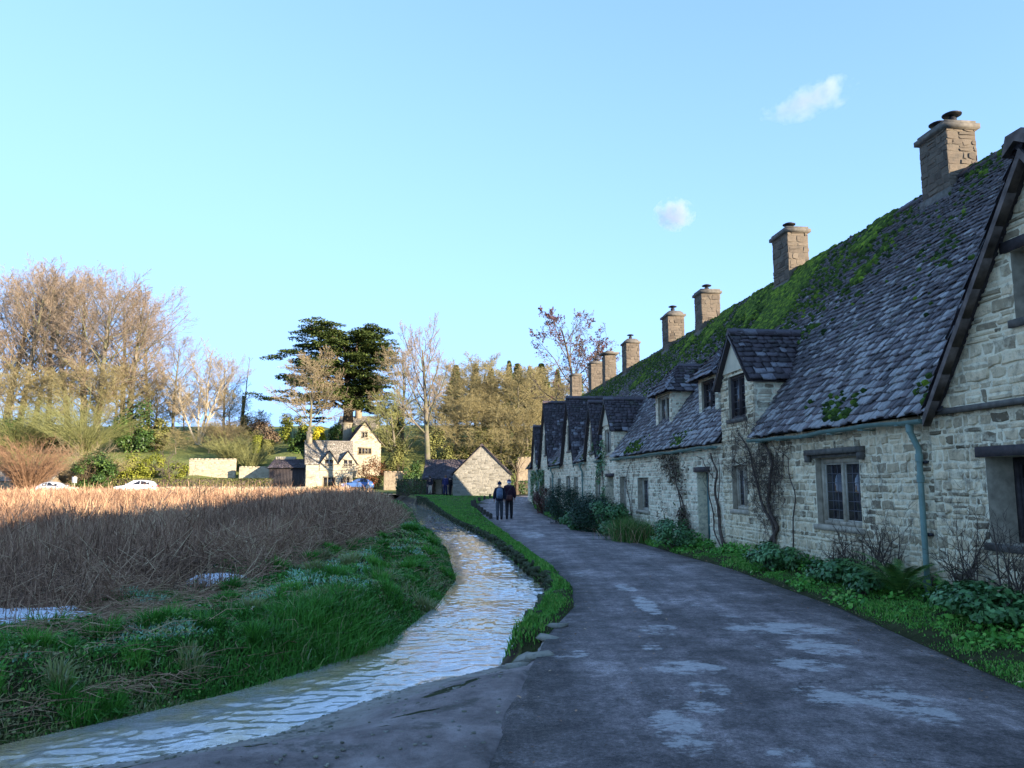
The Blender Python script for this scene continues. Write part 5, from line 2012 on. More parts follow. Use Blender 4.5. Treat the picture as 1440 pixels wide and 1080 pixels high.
# hazy olive trees behind the barn
haze_kinds = [tree_meshes(1310 + i, 14, P_round(0.24, 0.16, kids=(22, 11, 10, 7), ang=(68, 52, 50, 48), rmin=0.02)) for i in range(3)]
HT = [max(max(q[1][2] for q in lv) for lv in h[2] if lv) for h in haze_kinds]
G_mid = "hazy bare trees behind the barn"
for i, px, yt, Y, rz, xs, lab in [
    (0, 640, 506, 118, 0.0, 1.05, "olive bare tree right behind the tallest open tree"),
    (1, 682, 496, 124, 1.0, 1.05, "bare olive tree directly above the barn's left roof slope"),
    (2, 722, 512, 116, 2.0, 1.0, "bare olive tree rising over the barn's peak"),
    (0, 762, 500, 126, 3.0, 1.05, "bare olive tree between barn and terrace, highest of its cluster"),
    (1, 790, 520, 120, 4.0, 1.0, "olive bare tree meeting the end of the terrace roofs"),
    (2, 662, 548, 112, 5.0, 1.1, "lower twiggy olive tree at the barn's left corner"),
    (0, 742, 560, 110, 2.2, 1.0, "low spreading olive tree beside the barn's right slope"),
    (1, 702, 560, 111, 3.3, 1.0, "pale-stemmed low bare tree just behind the barn's peak"),
    (2, 612, 560, 124, 1.2, 1.1, "yellowish low tree behind the trunk of the tallest open tree"),
]:
    put_proto("haze", i, haze_kinds, HT[i], "bare_tree", lab, px, yt, Y, rz, m_bark_grey, m_twig_olive, G_mid, xs * 1.55)
quick_tree("bare_tree", "dark low-forking tree by the lane's far bend, right of the barn", 727, 610, 74, 1330, dict(r=0.34, seg=[6, 6, 4, 3], kids=[7, 6, 6], wob=[0.1, 0.14, 0.15, 0.15], up=[0.0, 0.04, 0.02, 0], start=[0.28, 0.2, 0.15], ang=[55, 50, 45], len=[0.75, 0.5, 0.5], rad=[0.55, 0.5, 0.5], rmin=0.015, shape=lambda f: 1.0, tip=0.3), 6, m_bark_dark, m_twig_olive, 0.3, 1.0)

# alder behind the terrace, dark with catkins and cones
am, bm, out = tree_meshes(1340, 15, P_round(0.26, 0.45, kids=(12, 7, 7, 4), ang=(62, 55, 50, 45), ln=(0.4, 0.5, 0.5, 0.5)), stems=[(0, 0, -0.02, 0, 1.0), (0.9, 0.3, 0.1, 0, 0.92)])
top = max(max(q[1][2] for q in lv) for lv in out if lv)
s = tall(815, 430, 66) / top
t = bare_tree("alder_tree", "alder with dark reddish cones and an ivied trunk behind the terrace chimneys", spot(817, 66), 0.5, am, bm, m_bark_dark, m_twig_grey)
t.scale = (s * 0.92, s * 0.92, s)
rng = RNG(91)
Tw = np.array([q[1] for lv in out[3:5] for q in lv])
pr = np.clip((Tw[:, 2] / top - 0.5) * 2, 0.04, 1) * np.clip(fbm(Tw[:, 0] * 1.0 + 9, Tw[:, 2] * 1.0, 1.6, 2, 2) * 2.4 - 0.7, 0.05, 1)
Tw = Tw[rng.random(len(Tw)) < pr]
k = MB()
k.leaves(Tw + rng.normal(0, 0.08, Tw.shape), rng.uniform(0.1, 0.26, len(Tw)), rng, rng.random(len(Tw)) * 0.6)
k.build("cones", m_leaf("alder_cones", [(0.0, (0.05, 0.02, 0.025)), (0.6, (0.14, 0.07, 0.07)), (1.0, (0.22, 0.12, 0.1))], 0.8, 0.1), t)
k = MB()
zz = rng.uniform(0, top * 0.62, 1600)
a_ = rng.uniform(0, 6.28, 1600)
rr = rng.uniform(0.18, 0.5, 1600)
k.leaves(np.stack([rr * np.cos(a_) - 0.02 * zz, rr * np.sin(a_), zz], 1), 0.24, rng, 0.4 + 0.6 * rng.random(1600))
k.build("ivy", m_ivy, t)


# low bare trees filling the bank under the left wood
for i, px, yt, Y, rz, xs, lab in [
    (0, 8, 505, 132, 0.7, 1.5, "low twiggy tree on the bank at the photo's left edge"),
    (1, 64, 515, 136, 1.7, 1.5, "low twiggy tree on the bank between the first pale trunk and the slim light one"),
    (2, 112, 505, 130, 2.7, 1.5, "low spreading twiggy tree below the broadest bare tree"),
    (0, 160, 500, 138, 3.7, 1.5, "low twiggy tree behind the dark spreading evergreen"),
    (1, 214, 520, 140, 4.7, 1.5, "low twiggy tree left of the white-barked tree"),
    (2, 256, 545, 146, 5.7, 1.4, "low brushy tree behind the white-barked tree's foot"),
    (0, 318, 540, 140, 0.2, 1.4, "low tan tree between the white-barked tree and the slim pole-like one"),
    (2, 292, 592, 122, 2.1, 1.8, "feathery buff bush-like tree under the white-barked tree"),
    (0, 246, 600, 119, 3.9, 1.8, "feathery low tree over the yellow shrubs, left of the white-barked tree"),
    (1, 336, 596, 120, 1.4, 1.8, "feathery low tree over the tall pale garden wall"),
    (1, 366, 575, 150, 1.1, 1.4, "low brushy tree on the skyline right of the slim pole-like tree"),
]:
    put_proto("haze", i, haze_kinds, HT[i], "bare_tree", lab, px, yt, Y, rz, m_bark_grey, m_twig_olive, "low bare trees on the left bank", xs)


# conifers on the far skyline
def conifer_mesh(seed, H, R):
    rng = RNG(seed)
    a, b = MB(), MB()
    a.tube([(0, 0, -0.3), (0, 0, H * 0.5), (0, 0, H)], [0.28, 0.18, 0.03], 6)
    n = 5200
    f = rng.random(n) ** 0.8
    zz = H * (0.12 + 0.88 * f)
    lay = (zz * 1.1) % 1.0
    rad = R * 1.25 * (1 - f) ** 1.0 * (0.45 + 0.55 * lay) * np.sqrt(rng.random(n)) * (0.75 + 0.5 * vnoise(zz, np.zeros(n), 0.7, 2)) + 0.12
    an = rng.uniform(0, 6.28, n)
    b.leaves(np.stack([rad * np.cos(an), rad * np.sin(an), zz - rad * 0.25], 1), rng.uniform(0.4, 0.8, n), rng, np.clip(rng.normal(0.5, 0.22, n), 0, 1), N=(0, 0, 1), spread=0.8, aspect=0.45)
    return a, b


first_c = None
for j, (px, yt, Y, xs, lab) in enumerate([(716, 508, 150, 1.6, "dark conifer on the far skyline, left of the pair above the barn"), (728, 512, 152, 1.5, "dark conifer of the skyline pair above the barn, the right one"), (762, 512, 150, 1.6, "pointed conifer on the skyline nearest the alder"),
                                         (690, 518, 155, 1.3, "shorter conifer on the skyline between the barn and the tallest open tree"), (745, 516, 160, 1.0, "small conifer tip in the skyline gap between the others"), (640, 514, 150, 1.4, "conifer tip showing over the olive trees, farthest from the terrace"), (785, 520, 152, 1.0, "conifer top just left of the alder's trunk"), (668, 512, 160, 1.1, "low conifer tip between the farthest and the shorter one")]):
    H = tall(px, yt, Y)
    if first_c is None:
        a, b = conifer_mesh(5, H, 2.9)
        first_c = thing("conifer_tree", lab, "tree", spot(px, Y), 0, "conifers on the skyline")
        a.build("trunk", m_bark_dark, first_c)
        b.build("crown", m_conifer, first_c)
        H0 = H
    else:
        dup(first_c, spot(px, Y), j * 1.3, (xs, xs, H / H0), lab)


# ------------------------------------------------------------------ leafy shrubs
def leaf_mass(mb, rng, size, n, leaf, clumps=18, flat=0.0, up=0.35, core=0.55):
    """leaves gathered in clumps through an ellipsoid standing on z = 0"""
    sx, sy, sz = size
    d = rng.normal(0, 1, (clumps, 3))
    d /= np.linalg.norm(d, axis=1)[:, None]
    c = d * rng.uniform(core, 0.92, (clumps, 1)) * np.array([sx, sy, sz]) * 0.5
    ci = rng.integers(0, clumps, n)
    g = rng.normal(0, 1, (n, 3))
    g /= np.linalg.norm(g, axis=1)[:, None]
    rr = rng.random((n, 1)) ** 0.4
    P = c[ci] + g * rr * np.array([sx, sy, sz]) * 0.19 * rng.uniform(0.7, 1.3, (clumps, 1))[ci]
    P[:, 2] += sz * 0.5
    ok = P[:, 2] > 0.02
    P, ci, g = P[ok], ci[ok], g[ok]
    N = g * 0.8 + P / np.array([sx, sy, sz]) + np.array([0, 0, up])
    cv = rng.random(clumps)
    val = np.clip(0.5 * rng.random(len(P)) + 0.35 * cv[ci] + 0.1, 0, 1)
    mb.leaves(P, leaf * rng.uniform(0.7, 1.3, len(P)), rng, val, N=N, spread=0.5)


def shrub(name, label, loc, size, mat, n, leaf, seed, clumps=18, group=None, cat="shrub", stem=True, rz=0.0):
    rng = RNG(seed)
    t = thing(name, label, cat, loc, rz, group)
    k = MB()
    leaf_mass(k, rng, size, n, leaf, clumps)
    k.build("foliage", mat, t)
    if stem:
        k = MB()
        m = 7
        P0 = np.stack([rng.normal(0, 0.06, m) * size[0], rng.normal(0, 0.06, m) * size[1], np.full(m, -0.1)], 1)
        P1 = np.stack([rng.normal(0, 0.2, m) * size[0], rng.normal(0, 0.2, m) * size[1], np.full(m, size[2] * 0.6)], 1)
        k.frusta(P0, P1, 0.012 * size[2] + 0.008, 0.008, 5, 0.5)
        k.build("stems", m_bark_dark, t)
    return t


def shrub_px(name, label, px0, px1, ytop, ybase, Y, mat, n, leaf, seed, **kw):
    x0, x1 = float(at(px0, 650, Y)[0]), float(at(px1, 650, Y)[0])
    zt = float(at(px0, ytop, Y)[2])
    zb = float(at(px0, ybase, Y)[2])
    xm = (x0 + x1) / 2
    zg = float(ground_z(xm, Y, False))
    zb = min(zb, zg)
    return shrub(name, label, (xm, Y, zb - 0.05), (x1 - x0, max(1.2, (x1 - x0) * 0.7), zt - zb), mat, n, leaf, seed, **kw)


def arching(name, label, px, ytop, Y, spread, n, seed, mat, twigs=True, lean=0.0):
    """fan of long arching bare stems from one stool"""
    rng = RNG(seed)
    rnd = random.Random(seed)
    H = tall(px, ytop, Y)
    t = thing(name, label, "shrub", spot(px, Y))
    out = [[], [], []]
    for i in range(n):
        a_ = rnd.uniform(0, 6.28)
        o_ = rnd.random() ** 0.7 * spread
        d = Vector((math.cos(a_) * o_ + lean, math.sin(a_) * o_, 1)).normalized()
        p = Vector((rnd.gauss(0, 0.3), rnd.gauss(0, 0.3), -0.1))
        L = H * rnd.uniform(0.65, 1.1)
        k_ = 5
        for j in range(k_):
            d = (d + Vector((math.cos(a_) * 0.1 * spread, math.sin(a_) * 0.1 * spread, -0.05 * spread))).normalized()
            q = p + d * L / k_
            out[0].append((p, q, 0.035 * (1 - j / k_) + 0.012, 0.035 * (1 - (j + 1) / k_) + 0.012))
            if twigs:
                for _ in range(3):
                    b = p.lerp(q, rnd.random())
                    dd = (d + _perp(d, rnd) * 0.7).normalized()
                    e = b + dd * L * rnd.uniform(0.08, 0.2)
                    out[1].append((b, e, 0.013, 0.006))
                    for _ in range(2):
                        b2 = b.lerp(e, rnd.random())
                        out[1].append((b2, b2 + (dd + _perp(dd, rnd) * 0.8).normalized() * L * rnd.uniform(0.04, 0.1), 0.01, 0.005))
            p = q
    k = MB()
    for lv, sides in ((0, 4), (1, 3)):
        if out[lv]:
            k.frusta([s[0] for s in out[lv]], [s[1] for s in out[lv]], [s[2] for s in out[lv]], [s[3] for s in out[lv]], sides, rng.random(len(out[lv])))
    k.build("branches", mat, t)
    return t


# left hillside, front to back
arching("dogwood_shrub", "fan of upright orange-pink bare stems in front of the left-hand walled shed", 42, 612, 92, 0.75, 220, 1501, m_twig_red, twigs=True)
arching("bare_shrub", "big arching yellow-green bare shrub below the broadest bare tree", 118, 545, 118, 1.05, 170, 1502, m_twig_green)
arching("bare_shrub", "arching buff bare shrub at the photo's left edge, under the wood", 22, 560, 120, 1.0, 150, 1503, m_twig_green)
arching("bare_shrub", "pale twiggy shrub between the orange stems and the dark evergreen", 120, 612, 100, 0.95, 130, 1504, m_twig_tan)
arching("bare_shrub", "arching olive shrub against the upper left wood, over the dark holly", 70, 555, 126, 1.1, 150, 1505, m_twig_green)
arching("bare_shrub", "feathery tan bare shrub beneath the white-barked tree", 310, 585, 126, 0.8, 150, 1506, m_twig_tan)
arching("bare_shrub", "yellow-green bare shrub above the long stone wall, left of the two clipped yews", 322, 608, 114, 0.8, 140, 1507, m_twig_green)
arching("bare_shrub", "pale straw-coloured bare shrub beside the left clipped yew", 352, 618, 113, 0.7, 110, 1508, m_twig_green)
for a in [
    ("evergreen_shrub", "dark spreading evergreen with glossy leaves beneath the left wood's right end", 148, 222, 560, 640, 122, m_ever, 5200, 0.42, 1601),
    ("evergreen_shrub", "brighter green laurel beside the dark spreading evergreen", 196, 238, 585, 632, 124, m_olive, 2600, 0.4, 1602),
    ("evergreen_shrub", "dark green holly by the photo's left edge", -20, 34, 580, 642, 121, m_ever, 3600, 0.4, 1603),
    ("evergreen_shrub", "olive green thicket low under the left wood", 40, 110, 590, 645, 123, m_olive, 4800, 0.38, 1604),
    ("evergreen_shrub", "rounded dark laurel just behind the sign post", 98, 168, 636, 692, 97, m_ever, 4200, 0.3, 1605),
    ("flowering_shrub", "low bank of lime-yellow shrubs above the hedge, below the white-barked tree", 158, 208, 632, 674, 108, m_lime, 3600, 0.28, 1606),
    ("flowering_shrub", "yellow shrub with orange tints next to the lime-yellow bank", 196, 236, 636, 672, 110, m_lime, 2400, 0.28, 1607),
    ("flowering_shrub", "small lime shrub peeping past the right end of the yellow bank", 228, 264, 648, 674, 107, m_lime, 1600, 0.28, 1614),
    ("shrub", "dusty pink-brown shrub on the hillside between pole tree and cedar", 345, 394, 588, 630, 132, m_dusty, 3000, 0.34, 1608),
    ("shrub", "olive shrub below the slim pole-like tree", 315, 362, 582, 630, 140, m_olive, 3000, 0.36, 1609),
    ("evergreen_shrub", "large yellow-green shrub left of the house chimney", 390, 434, 580, 630, 121, m_lime, 4200, 0.32, 1610),
    ("evergreen_shrub", "dark green base of laurel behind the dark barn", 402, 442, 606, 642, 119, m_ever, 2600, 0.32, 1611),
    ("golden_shrub", "bright golden shrub behind the house roof beside its slim chimney", 432, 462, 596, 626, 117, m_gold, 2600, 0.3, 1612),
    ("evergreen_shrub", "green laurel under the cedar's trunk, behind the house roof", 456, 500, 592, 628, 121, m_ever, 3600, 0.34, 1613),
    ("shrub", "russet beech hedge below the tall gable's window", 501, 548, 640, 662, 101, m_russet, 3000, 0.2, 1615),
    ("shrub", "grey-green shrub at the right corner of the tall gable", 545, 584, 620, 668, 102, m_olive, 2800, 0.26, 1616),
    ("evergreen_shrub", "dark green shrub behind the curved garden wall", 562, 592, 644, 668, 99, m_ever, 2400, 0.24, 1617),
    ("evergreen_shrub", "olive evergreen crowding the slope behind the tall gable", 528, 566, 560, 640, 120, m_olive, 4200, 0.36, 1618),
    ("evergreen_shrub", "dark ivy thicket low behind the barn's left side", 598, 640, 600, 676, 106, m_olive, 4200, 0.34, 1619),
    ("evergreen_shrub", "dark thicket behind the barn's right side", 712, 790, 610, 684, 112, m_olive, 6000, 0.36, 1620),
    ("evergreen_shrub", "olive brush filling the slope behind the barn", 640, 716, 596, 676, 112, m_olive, 6000, 0.36, 1621),
]:
    shrub_px(*a)
# added holly tree, hidden behind the terrace end, to shade the barn
shrub("added_holly_tree", "added dense holly tree, unseen behind the far end of the terrace, shading the barn", (10.5, 60.5, 0.3), (6.0, 6.0, 9.0), m_ever, 6000, 0.35, 1650, clumps=26, cat="tree")
# clipped yews
for j, (px, w_, yt, yb, lab) in enumerate([(361, 13, 617, 641, "smaller golden-topped clipped yew on the lawn"), (376, 15, 618, 642, "larger clipped yew on the lawn, nearer the house")]):
    Y = 122
    R_ = RNG(1700 + j)
    xm = float(at(px, 640, Y)[0])
    zb = float(ground_z(xm, Y, False))
    Wd, Hh_ = w_ / 1080 * Y, (yb - yt) / 1080 * Y
    t = thing("clipped_yew", lab, "topiary", (xm, Y, zb), 0, "clipped yews on the lawn")
    k = MB()
    n = 2600
    a_ = R_.uniform(0, 6.28, n)
    zz = R_.uniform(0, 1, n)
    top_ = R_.random(n) < 0.22
    rad = Wd / 2 * np.where(top_, np.sqrt(R_.random(n)), 1.0) * (0.92 + 0.08 * np.sin(PI * zz))
    zz = np.where(top_, 1.0, zz) * Hh_
    k.leaves(np.stack([rad * np.cos(a_), rad * np.sin(a_), zz], 1) + R_.normal(0, 0.05, (n, 3)), 0.24, R_, np.clip(R_.random(n) * 0.6 + 0.4 * (zz / Hh_) ** 2, 0, 1), N=np.stack([np.cos(a_), np.sin(a_), top_ * 1.5], 1), spread=0.5)
    k.build("foliage", m_lime if j == 0 else m_olive, t)
    k = MB()
    k.tube([(0, 0, -0.2), (0, 0, Hh_ * 0.8)], [0.12, 0.06], 6)
    k.build("stem", m_bark_dark, t)


# hedges: leafy boxes
def hedge(name, label, x0, y0, x1, y1, h, wid, mat, seed, leaf=0.16, dens=160, z=None):
    R_ = RNG(seed)
    L = math.hypot(x1 - x0, y1 - y0)
    rz = math.atan2(y1 - y0, x1 - x0)
    zb = float(ground_z((x0 + x1) / 2, (y0 + y1) / 2, False)) if z is None else z
    t = thing(name, label, "hedge", (x0, y0, zb), rz)
    n = int(dens * L * (h * 2 + wid))
    s = R_.uniform(0, L, n)
    q = R_.random(n)
    pr = h * 2 + wid
    d = q * pr
    yy = np.where(d < h, -wid / 2, np.where(d < h + wid, -wid / 2 + (d - h), wid / 2))
    zz = np.where(d < h, d, np.where(d < h + wid, h, pr - d))
    bump_ = 0.12 * (fbm(s, zz + yy * 2, 0.9, 3, 2) - 0.5) * h
    N = np.stack([0 * s, np.where(d < h, -1, np.where(d < h + wid, 0, 1)), np.where((d >= h) & (d < h + wid), 1.0, 0.25)], 1)
    P = np.stack([s, yy, zz], 1) + N * bump_[:, None] + R_.normal(0, 0.03, (n, 3))
    k = MB()
    k.leaves(P, leaf * R_.uniform(0.7, 1.3, n), R_, np.clip(0.2 + 0.55 * R_.random(n) + 0.5 * (fbm(s, zz, 1.8, 5, 2) - 0.5), 0, 1), N=N, spread=0.55)
    k.build("foliage", mat, t)
    k = MB()
    k.box((0.05, -wid / 2 + 0.08, -0.2), (L - 0.05, wid / 2 - 0.08, h - 0.08), 0.2)
    k.build("inner_growth", m_bark_dark, t)
    return t


def hx(px, Y):
    return float(at(px, 670, Y)[0])


hedge("long_hedge", "long trimmed green hedge behind the parked white car", hx(160, 98), 98, hx(382, 98), 98, 1.7, 1.2, m_olive, 1801, 0.22, 60)
hedge("low_hedge", "low dark hedge beside the stream, left of the three visitors", hx(562, 82), 82, hx(607, 78), 78, 1.45, 1.0, m_ever, 1802, 0.16, 110)
hedge("low_hedge", "dark clipped hedge across the lane's far bend, right of the barn", hx(716, 76), 76, hx(762, 77), 77, 1.25, 1.0, m_ever, 1803, 0.16, 110)
# thin dark saplings in the meadow
quick_tree("bare_sapling", "dark rounded bare sapling before the yellow shrubs", 240, 632, 98, 1850, P_round(0.1, 0.25, kids=(10, 7, 6, 4), rmin=0.012), 5, m_bark_dark, m_twig_grey, 0.1, 1.3)
quick_tree("bare_sapling", "thin dark bush of branches standing in the reed bed", 272, 640, 58, 1851, dict(r=0.045, seg=[5, 4, 3], kids=[7, 5], wob=[0.12, 0.14, 0.15], up=[0.0, 0.02, 0], start=[0.3, 0.2], ang=[50, 50], len=[0.55, 0.5], rad=[0.6, 0.6], rmin=0.012, shape=lambda f: 1.0, tip=0.3), 3.2, m_bark_dark, m_twig_grey, 0.1, 1.4,
           stems=[(0, 0, 0.1, 0, 1), (0.1, 0, 0.6, 0.1, 0.9), (-0.1, 0, -0.7, 0, 0.9), (0, 0.1, -0.2, 0.4, 0.8), (0.1, 0, 1.0, -0.2, 0.8)])
# ------------------------------------------------------------------ barn, far house, walls, sheds
m_house = m_stone("sunlit_house_stone", (0.35, 0.294, 0.203), (0.476, 0.406, 0.294), (0.434, 0.371, 0.28), 0.1, 0.0, 0.3)
m_hroof = _slate("pale_stone_tiles", (0.16, 0.136, 0.104), (0.24, 0.208, 0.168), (0.336, 0.304, 0.256))
m_brick = m_simple("warm_garden_stone", (0.294, 0.231, 0.161), 0.9, 0.2, 0.25, 3)
m_barn = m_stone("barn_stone", (0.168, 0.1512, 0.1176), (0.308, 0.28, 0.2296), (0.28, 0.2632, 0.224), 0.35, 0.2, 0.3)


def gz0(x, y):
    return float(ground_z(x, y, False))


def simple_house(root, L, Wd, eave, ridge, mat, roofmat, seed, front_holes=(), gable_holes=(), over=0.2, tile=0.24, gable_h=0.0):
    """range with ridge along local x, front at y = 0 facing -y; walls and roof as parts"""
    rng = RNG(seed)
    k = MB()
    kw = dict(ch=(0.14, 0.28), cw=(0.25, 0.7), prot=(0.01, 0.03), joint=0.015)
    stones(k, (0, 0, 0), X3, Z3, [(0, -1.0), (L, -1.0), (L, eave), (0, eave)], rng, front_holes, **kw)
    for (ox, e) in ((0, -Y3), (L, Y3)):
        o = (ox, Wd if ox == 0 else 0, 0)
        stones(k, o, e, Z3, [(0, -1.0), (Wd, -1.0), (Wd, eave), (0, eave)], rng, **kw)
        stones(k, o, e, Z3, [(0, eave), (Wd, eave), (Wd / 2, ridge)], rng, **kw)
    k.poly([(L, Wd, -1), (0, Wd, -1), (0, Wd, eave), (L, Wd, eave)], 0.5)
    k.build("wall", mat, root)
    r = MB()
    S = math.hypot(Wd / 2, ridge - eave)
    for sgn in (1, -1):
        o = np.array([0, 0 if sgn > 0 else Wd, eave])
        eu = np.array([0, sgn * Wd / 2, ridge - eave])
        ea = X3 * sgn
        slates(r, o, ea, eu, S, lambda s: [(-over, L + over)] if sgn > 0 else [(-L - over, over)], rng, tile, tile * 0.6, (0.25, 0.55), (0.02, 0.04), frost=0.2, sag=0.03, drip=0.18)
        nn = np.cross(ea, eu / S) * -0.05
        e1 = eu / S
        a = o - e1 * 0.15 + nn
        b = o + eu + nn
        r.prism([a - X3 * over, a + X3 * (L + over), b + X3 * (L + over), b - X3 * over], nn, 0.2)
    x_ = -over
    while x_ < L + over:
        e = min(L + over, x_ + rng.uniform(0.4, 0.6))
        r.prism([(x_ + 0.008, Wd / 2 - 0.2, ridge - 0.1), (x_ + 0.008, Wd / 2, ridge + 0.1), (x_ + 0.008, Wd / 2 + 0.2, ridge - 0.1)], (e - x_ - 0.016, 0, 0), rng.random() * 0.7)
        x_ = e
    return r.build("roof", roofmat, root)


def wall_window(root, x0, x1, z0, z1, y, lights, parent=None, face=1):
    """mullioned window on a wall facing -y at depth y"""
    k = MB()
    t = 0.14
    k.box((x0 - t, y - 0.05, z1), (x1 + t, y + 0.12, z1 + t * 1.3))
    k.box((x0 - t, y - 0.07, z0 - t), (x1 + t, y + 0.12, z0))
    k.box((x0 - t, y - 0.03, z0), (x0, y + 0.12, z1))
    k.box((x1, y - 0.03, z0), (x1 + t, y + 0.12, z1))
    w_ = (x1 - x0) / lights
    for i in range(1, lights):
        k.box((x0 + i * w_ - 0.055, y - 0.03, z0), (x0 + i * w_ + 0.055, y + 0.12, z1))
    o = k.build("window", m_house if parent is None else m_sill, parent or root)
    p = MB()
    p.box((x0, y + 0.08, z0), (x1, y + 0.09, z1), 0.5)
    p.build("pane", m_glass, o if parent is None else parent)
    return o


# the barn: gable end towards the lane
bx0, bx1 = float(at(637, 690, 66)[0]), float(at(718, 690, 66)[0])
bw = bx1 - bx0
zb = 0.38
apex = float(at(677, 626, 66)[2]) - zb
eav = float(at(637, 666, 66)[2]) - zb
t = thing("stone_barn", "small stone barn with a blank gable end facing down the lane", "barn", (bx0, 66, zb), 0)
rng = RNG(2001)
k = MB()
kw = dict(ch=(0.1, 0.2), cw=(0.2, 0.55), prot=(0.008, 0.03), joint=0.014)
stones(k, (0, 0, 0), X3, Z3, [(0, -0.6), (bw, -0.6), (bw, eav), (0, eav)], rng, **kw)
stones(k, (0, 0, 0), X3, Z3, [(0, eav), (bw, eav), (bw / 2, apex)], rng, **kw)
for ox, oy, e in ((0, 8, -Y3), (bw, 0, Y3)):
    stones(k, (ox, oy, 0), e, Z3, [(0, -0.6), (8, -0.6), (8, eav), (0, eav)], rng, **kw)
k.poly([(bw, 8, -0.6), (0, 8, -0.6), (0, 8, eav), (bw / 2, 8, apex), (bw, 8, eav)], 0.5)
k.build("wall", m_barn, t)
k = MB()
S = math.hypot(bw / 2, apex - eav)
for sgn in (-1, 1):
    o = np.array([bw / 2 + sgn * bw / 2, 0, eav + 0.06])
    eu = np.array([-sgn * bw / 2, 0, apex - eav])
    ea = Y3 * sgn
    slates(k, o, ea, eu, S, lambda s: [(-0.16, 8.1)] if sgn > 0 else [(-8.1, 0.16)], rng, 0.26, 0.16, (0.22, 0.5), (0.02, 0.04), frost=0.2, sag=0.02, drip=0.22)
    e1 = eu / S
    nn = np.cross(ea, e1) * -0.03
    a, b = o - e1 * 0.2 + nn, o + eu + nn
    k.prism([a - Y3 * 0.14, b - Y3 * 0.14, b + Y3 * 8, a + Y3 * 8], nn * 1.5, 0.3)
y_ = -0.18
while y_ < 8.1:
    k.prism([(bw / 2 - 0.2, y_, apex - 0.06), (bw / 2, y_, apex + 0.16), (bw / 2 + 0.2, y_, apex - 0.06)], (0, 0.5, 0), rng.random() * 0.7)
    y_ += 0.515
k.build("roof", m_slateb, t)

# low open shed behind the barn's left side
sx0 = float(at(598, 690, 76)[0])
t = thing("open_shed", "low tiled shed with timber posts half hidden behind the barn's left corner", "shed", (sx0, 76, 0.3), 0)
k = MB()
for x_ in (0.1, 1.6, 3.0):
    k.box((x_, 0, -0.5), (x_ + 0.16, 0.16, 1.75))
k.build("post", m_oak, t)
k = MB()
stones(k, (0, 2.6, 0), X3, Z3, [(0, -0.5), (4.2, -0.5), (4.2, 2.0), (0, 2.0)], rng, **kw)
k.build("wall", m_house, t)
k = MB()
slates(k, (0, -0.3, 1.75), X3, (0, 3.2, 1.9), 3.72, lambda s: [(-0.3, 4.3)], rng, 0.26, 0.18, (0.22, 0.5), drip=0.15)
k.prism([(-0.3, -0.35, 1.66), (4.3, -0.35, 1.66), (4.3, 2.9, 3.58), (-0.3, 2.9, 3.58)], (0, 0, -0.08))
k.build("roof", m_slateb, t)

# the far house
Yh = 103
hx0 = float(at(430, 670, Yh)[0])
hx1 = float(at(505, 670, Yh)[0])
hxg0, hxg1 = float(at(500, 640, Yh + 4)[0]), float(at(547, 640, Yh + 4)[0])
zh = 0.55
L = hxg0 - hx0 + 0.4
eave = float(at(430, 652, Yh)[2]) - zh
ridge = float(at(430, 620, Yh + 3)[2]) - zh
t = thing("village_house", "sunlit stone house with two small dormer gables and a taller gabled wing", "house", (hx0, Yh, zh), 0.3)
fh = [(L * 0.38, L * 0.62, 0.5, 1.7), (L * 0.8, L * 0.93, 0.5, 1.7)]
simple_house(t, L, 6.0, eave, ridge, m_house, m_hroof, 2101, fh)
for i, h in enumerate(fh):
    wall_window(t, h[0], h[1], h[2], h[3], 0.0, (3, 2)[i])
for i, (pa, pl, pr) in enumerate([(462, 449, 476), (488, 475, 503)]):
    xa, xl, xr = [float(at(p_, 650, Yh)[0]) - hx0 for p_ in (pa, pl, pr)]
    za_ = float(at(pa, 633, Yh)[2]) - zh
    ze_ = float(at(pa, 652, Yh)[2]) - zh
    k = MB()
    wx0, wx1 = xa - 0.55, xa + 0.55
    wz0, wz1 = ze_ - 0.35, ze_ + 0.5
    stones(k, (0, -0.12, 0), X3, Z3, [(xl, ze_ - 0.9), (xr, ze_ - 0.9), (xr, ze_), (xl, ze_)], RNG(i), [(wx0, wx1, wz0, wz1)], **kw)
    stones(k, (0, -0.12, 0), X3, Z3, [(xl, ze_), (xr, ze_), (xa, za_)], RNG(i + 5), [(wx0, wx1, wz0, wz1)], **kw)
    d = k.build("dormer", m_house, t)
    wall_window(t, wx0, wx1, wz0, wz1, -0.1, 2, d)
    k = MB()
    hw = (xr - xl) / 2
    rr_ = math.hypot(hw, za_ - ze_)
    sl = (ridge - eave) / 3.0
    for sgn in (-1, 1):
        o = np.array([xa + sgn * hw, 0, ze_])
        eu = np.array([-sgn * hw, 0, za_ - ze_])
        ea = Y3 * sgn
        slates(k, o, ea, eu, rr_, lambda s: [(-0.28, (ze_ + (za_ - ze_) * s / rr_ - eave) / sl + 0.1)] if sgn > 0 else [(-((ze_ + (za_ - ze_) * s / rr_ - eave) / sl + 0.1), 0.28)], rng, 0.2, 0.14, (0.18, 0.4), drip=0.14)
        nn = np.cross(ea, eu / rr_) * -0.04
        k.prism([o + nn + (0, -0.26, 0), o + eu + nn + (0, -0.26, 0), o + eu + nn + (0, (za_ - eave) / sl, 0), o + nn + (0, (ze_ - eave) / sl, 0)], nn, 0.2)
    k.build("dormer_roof", m_slateb, d)
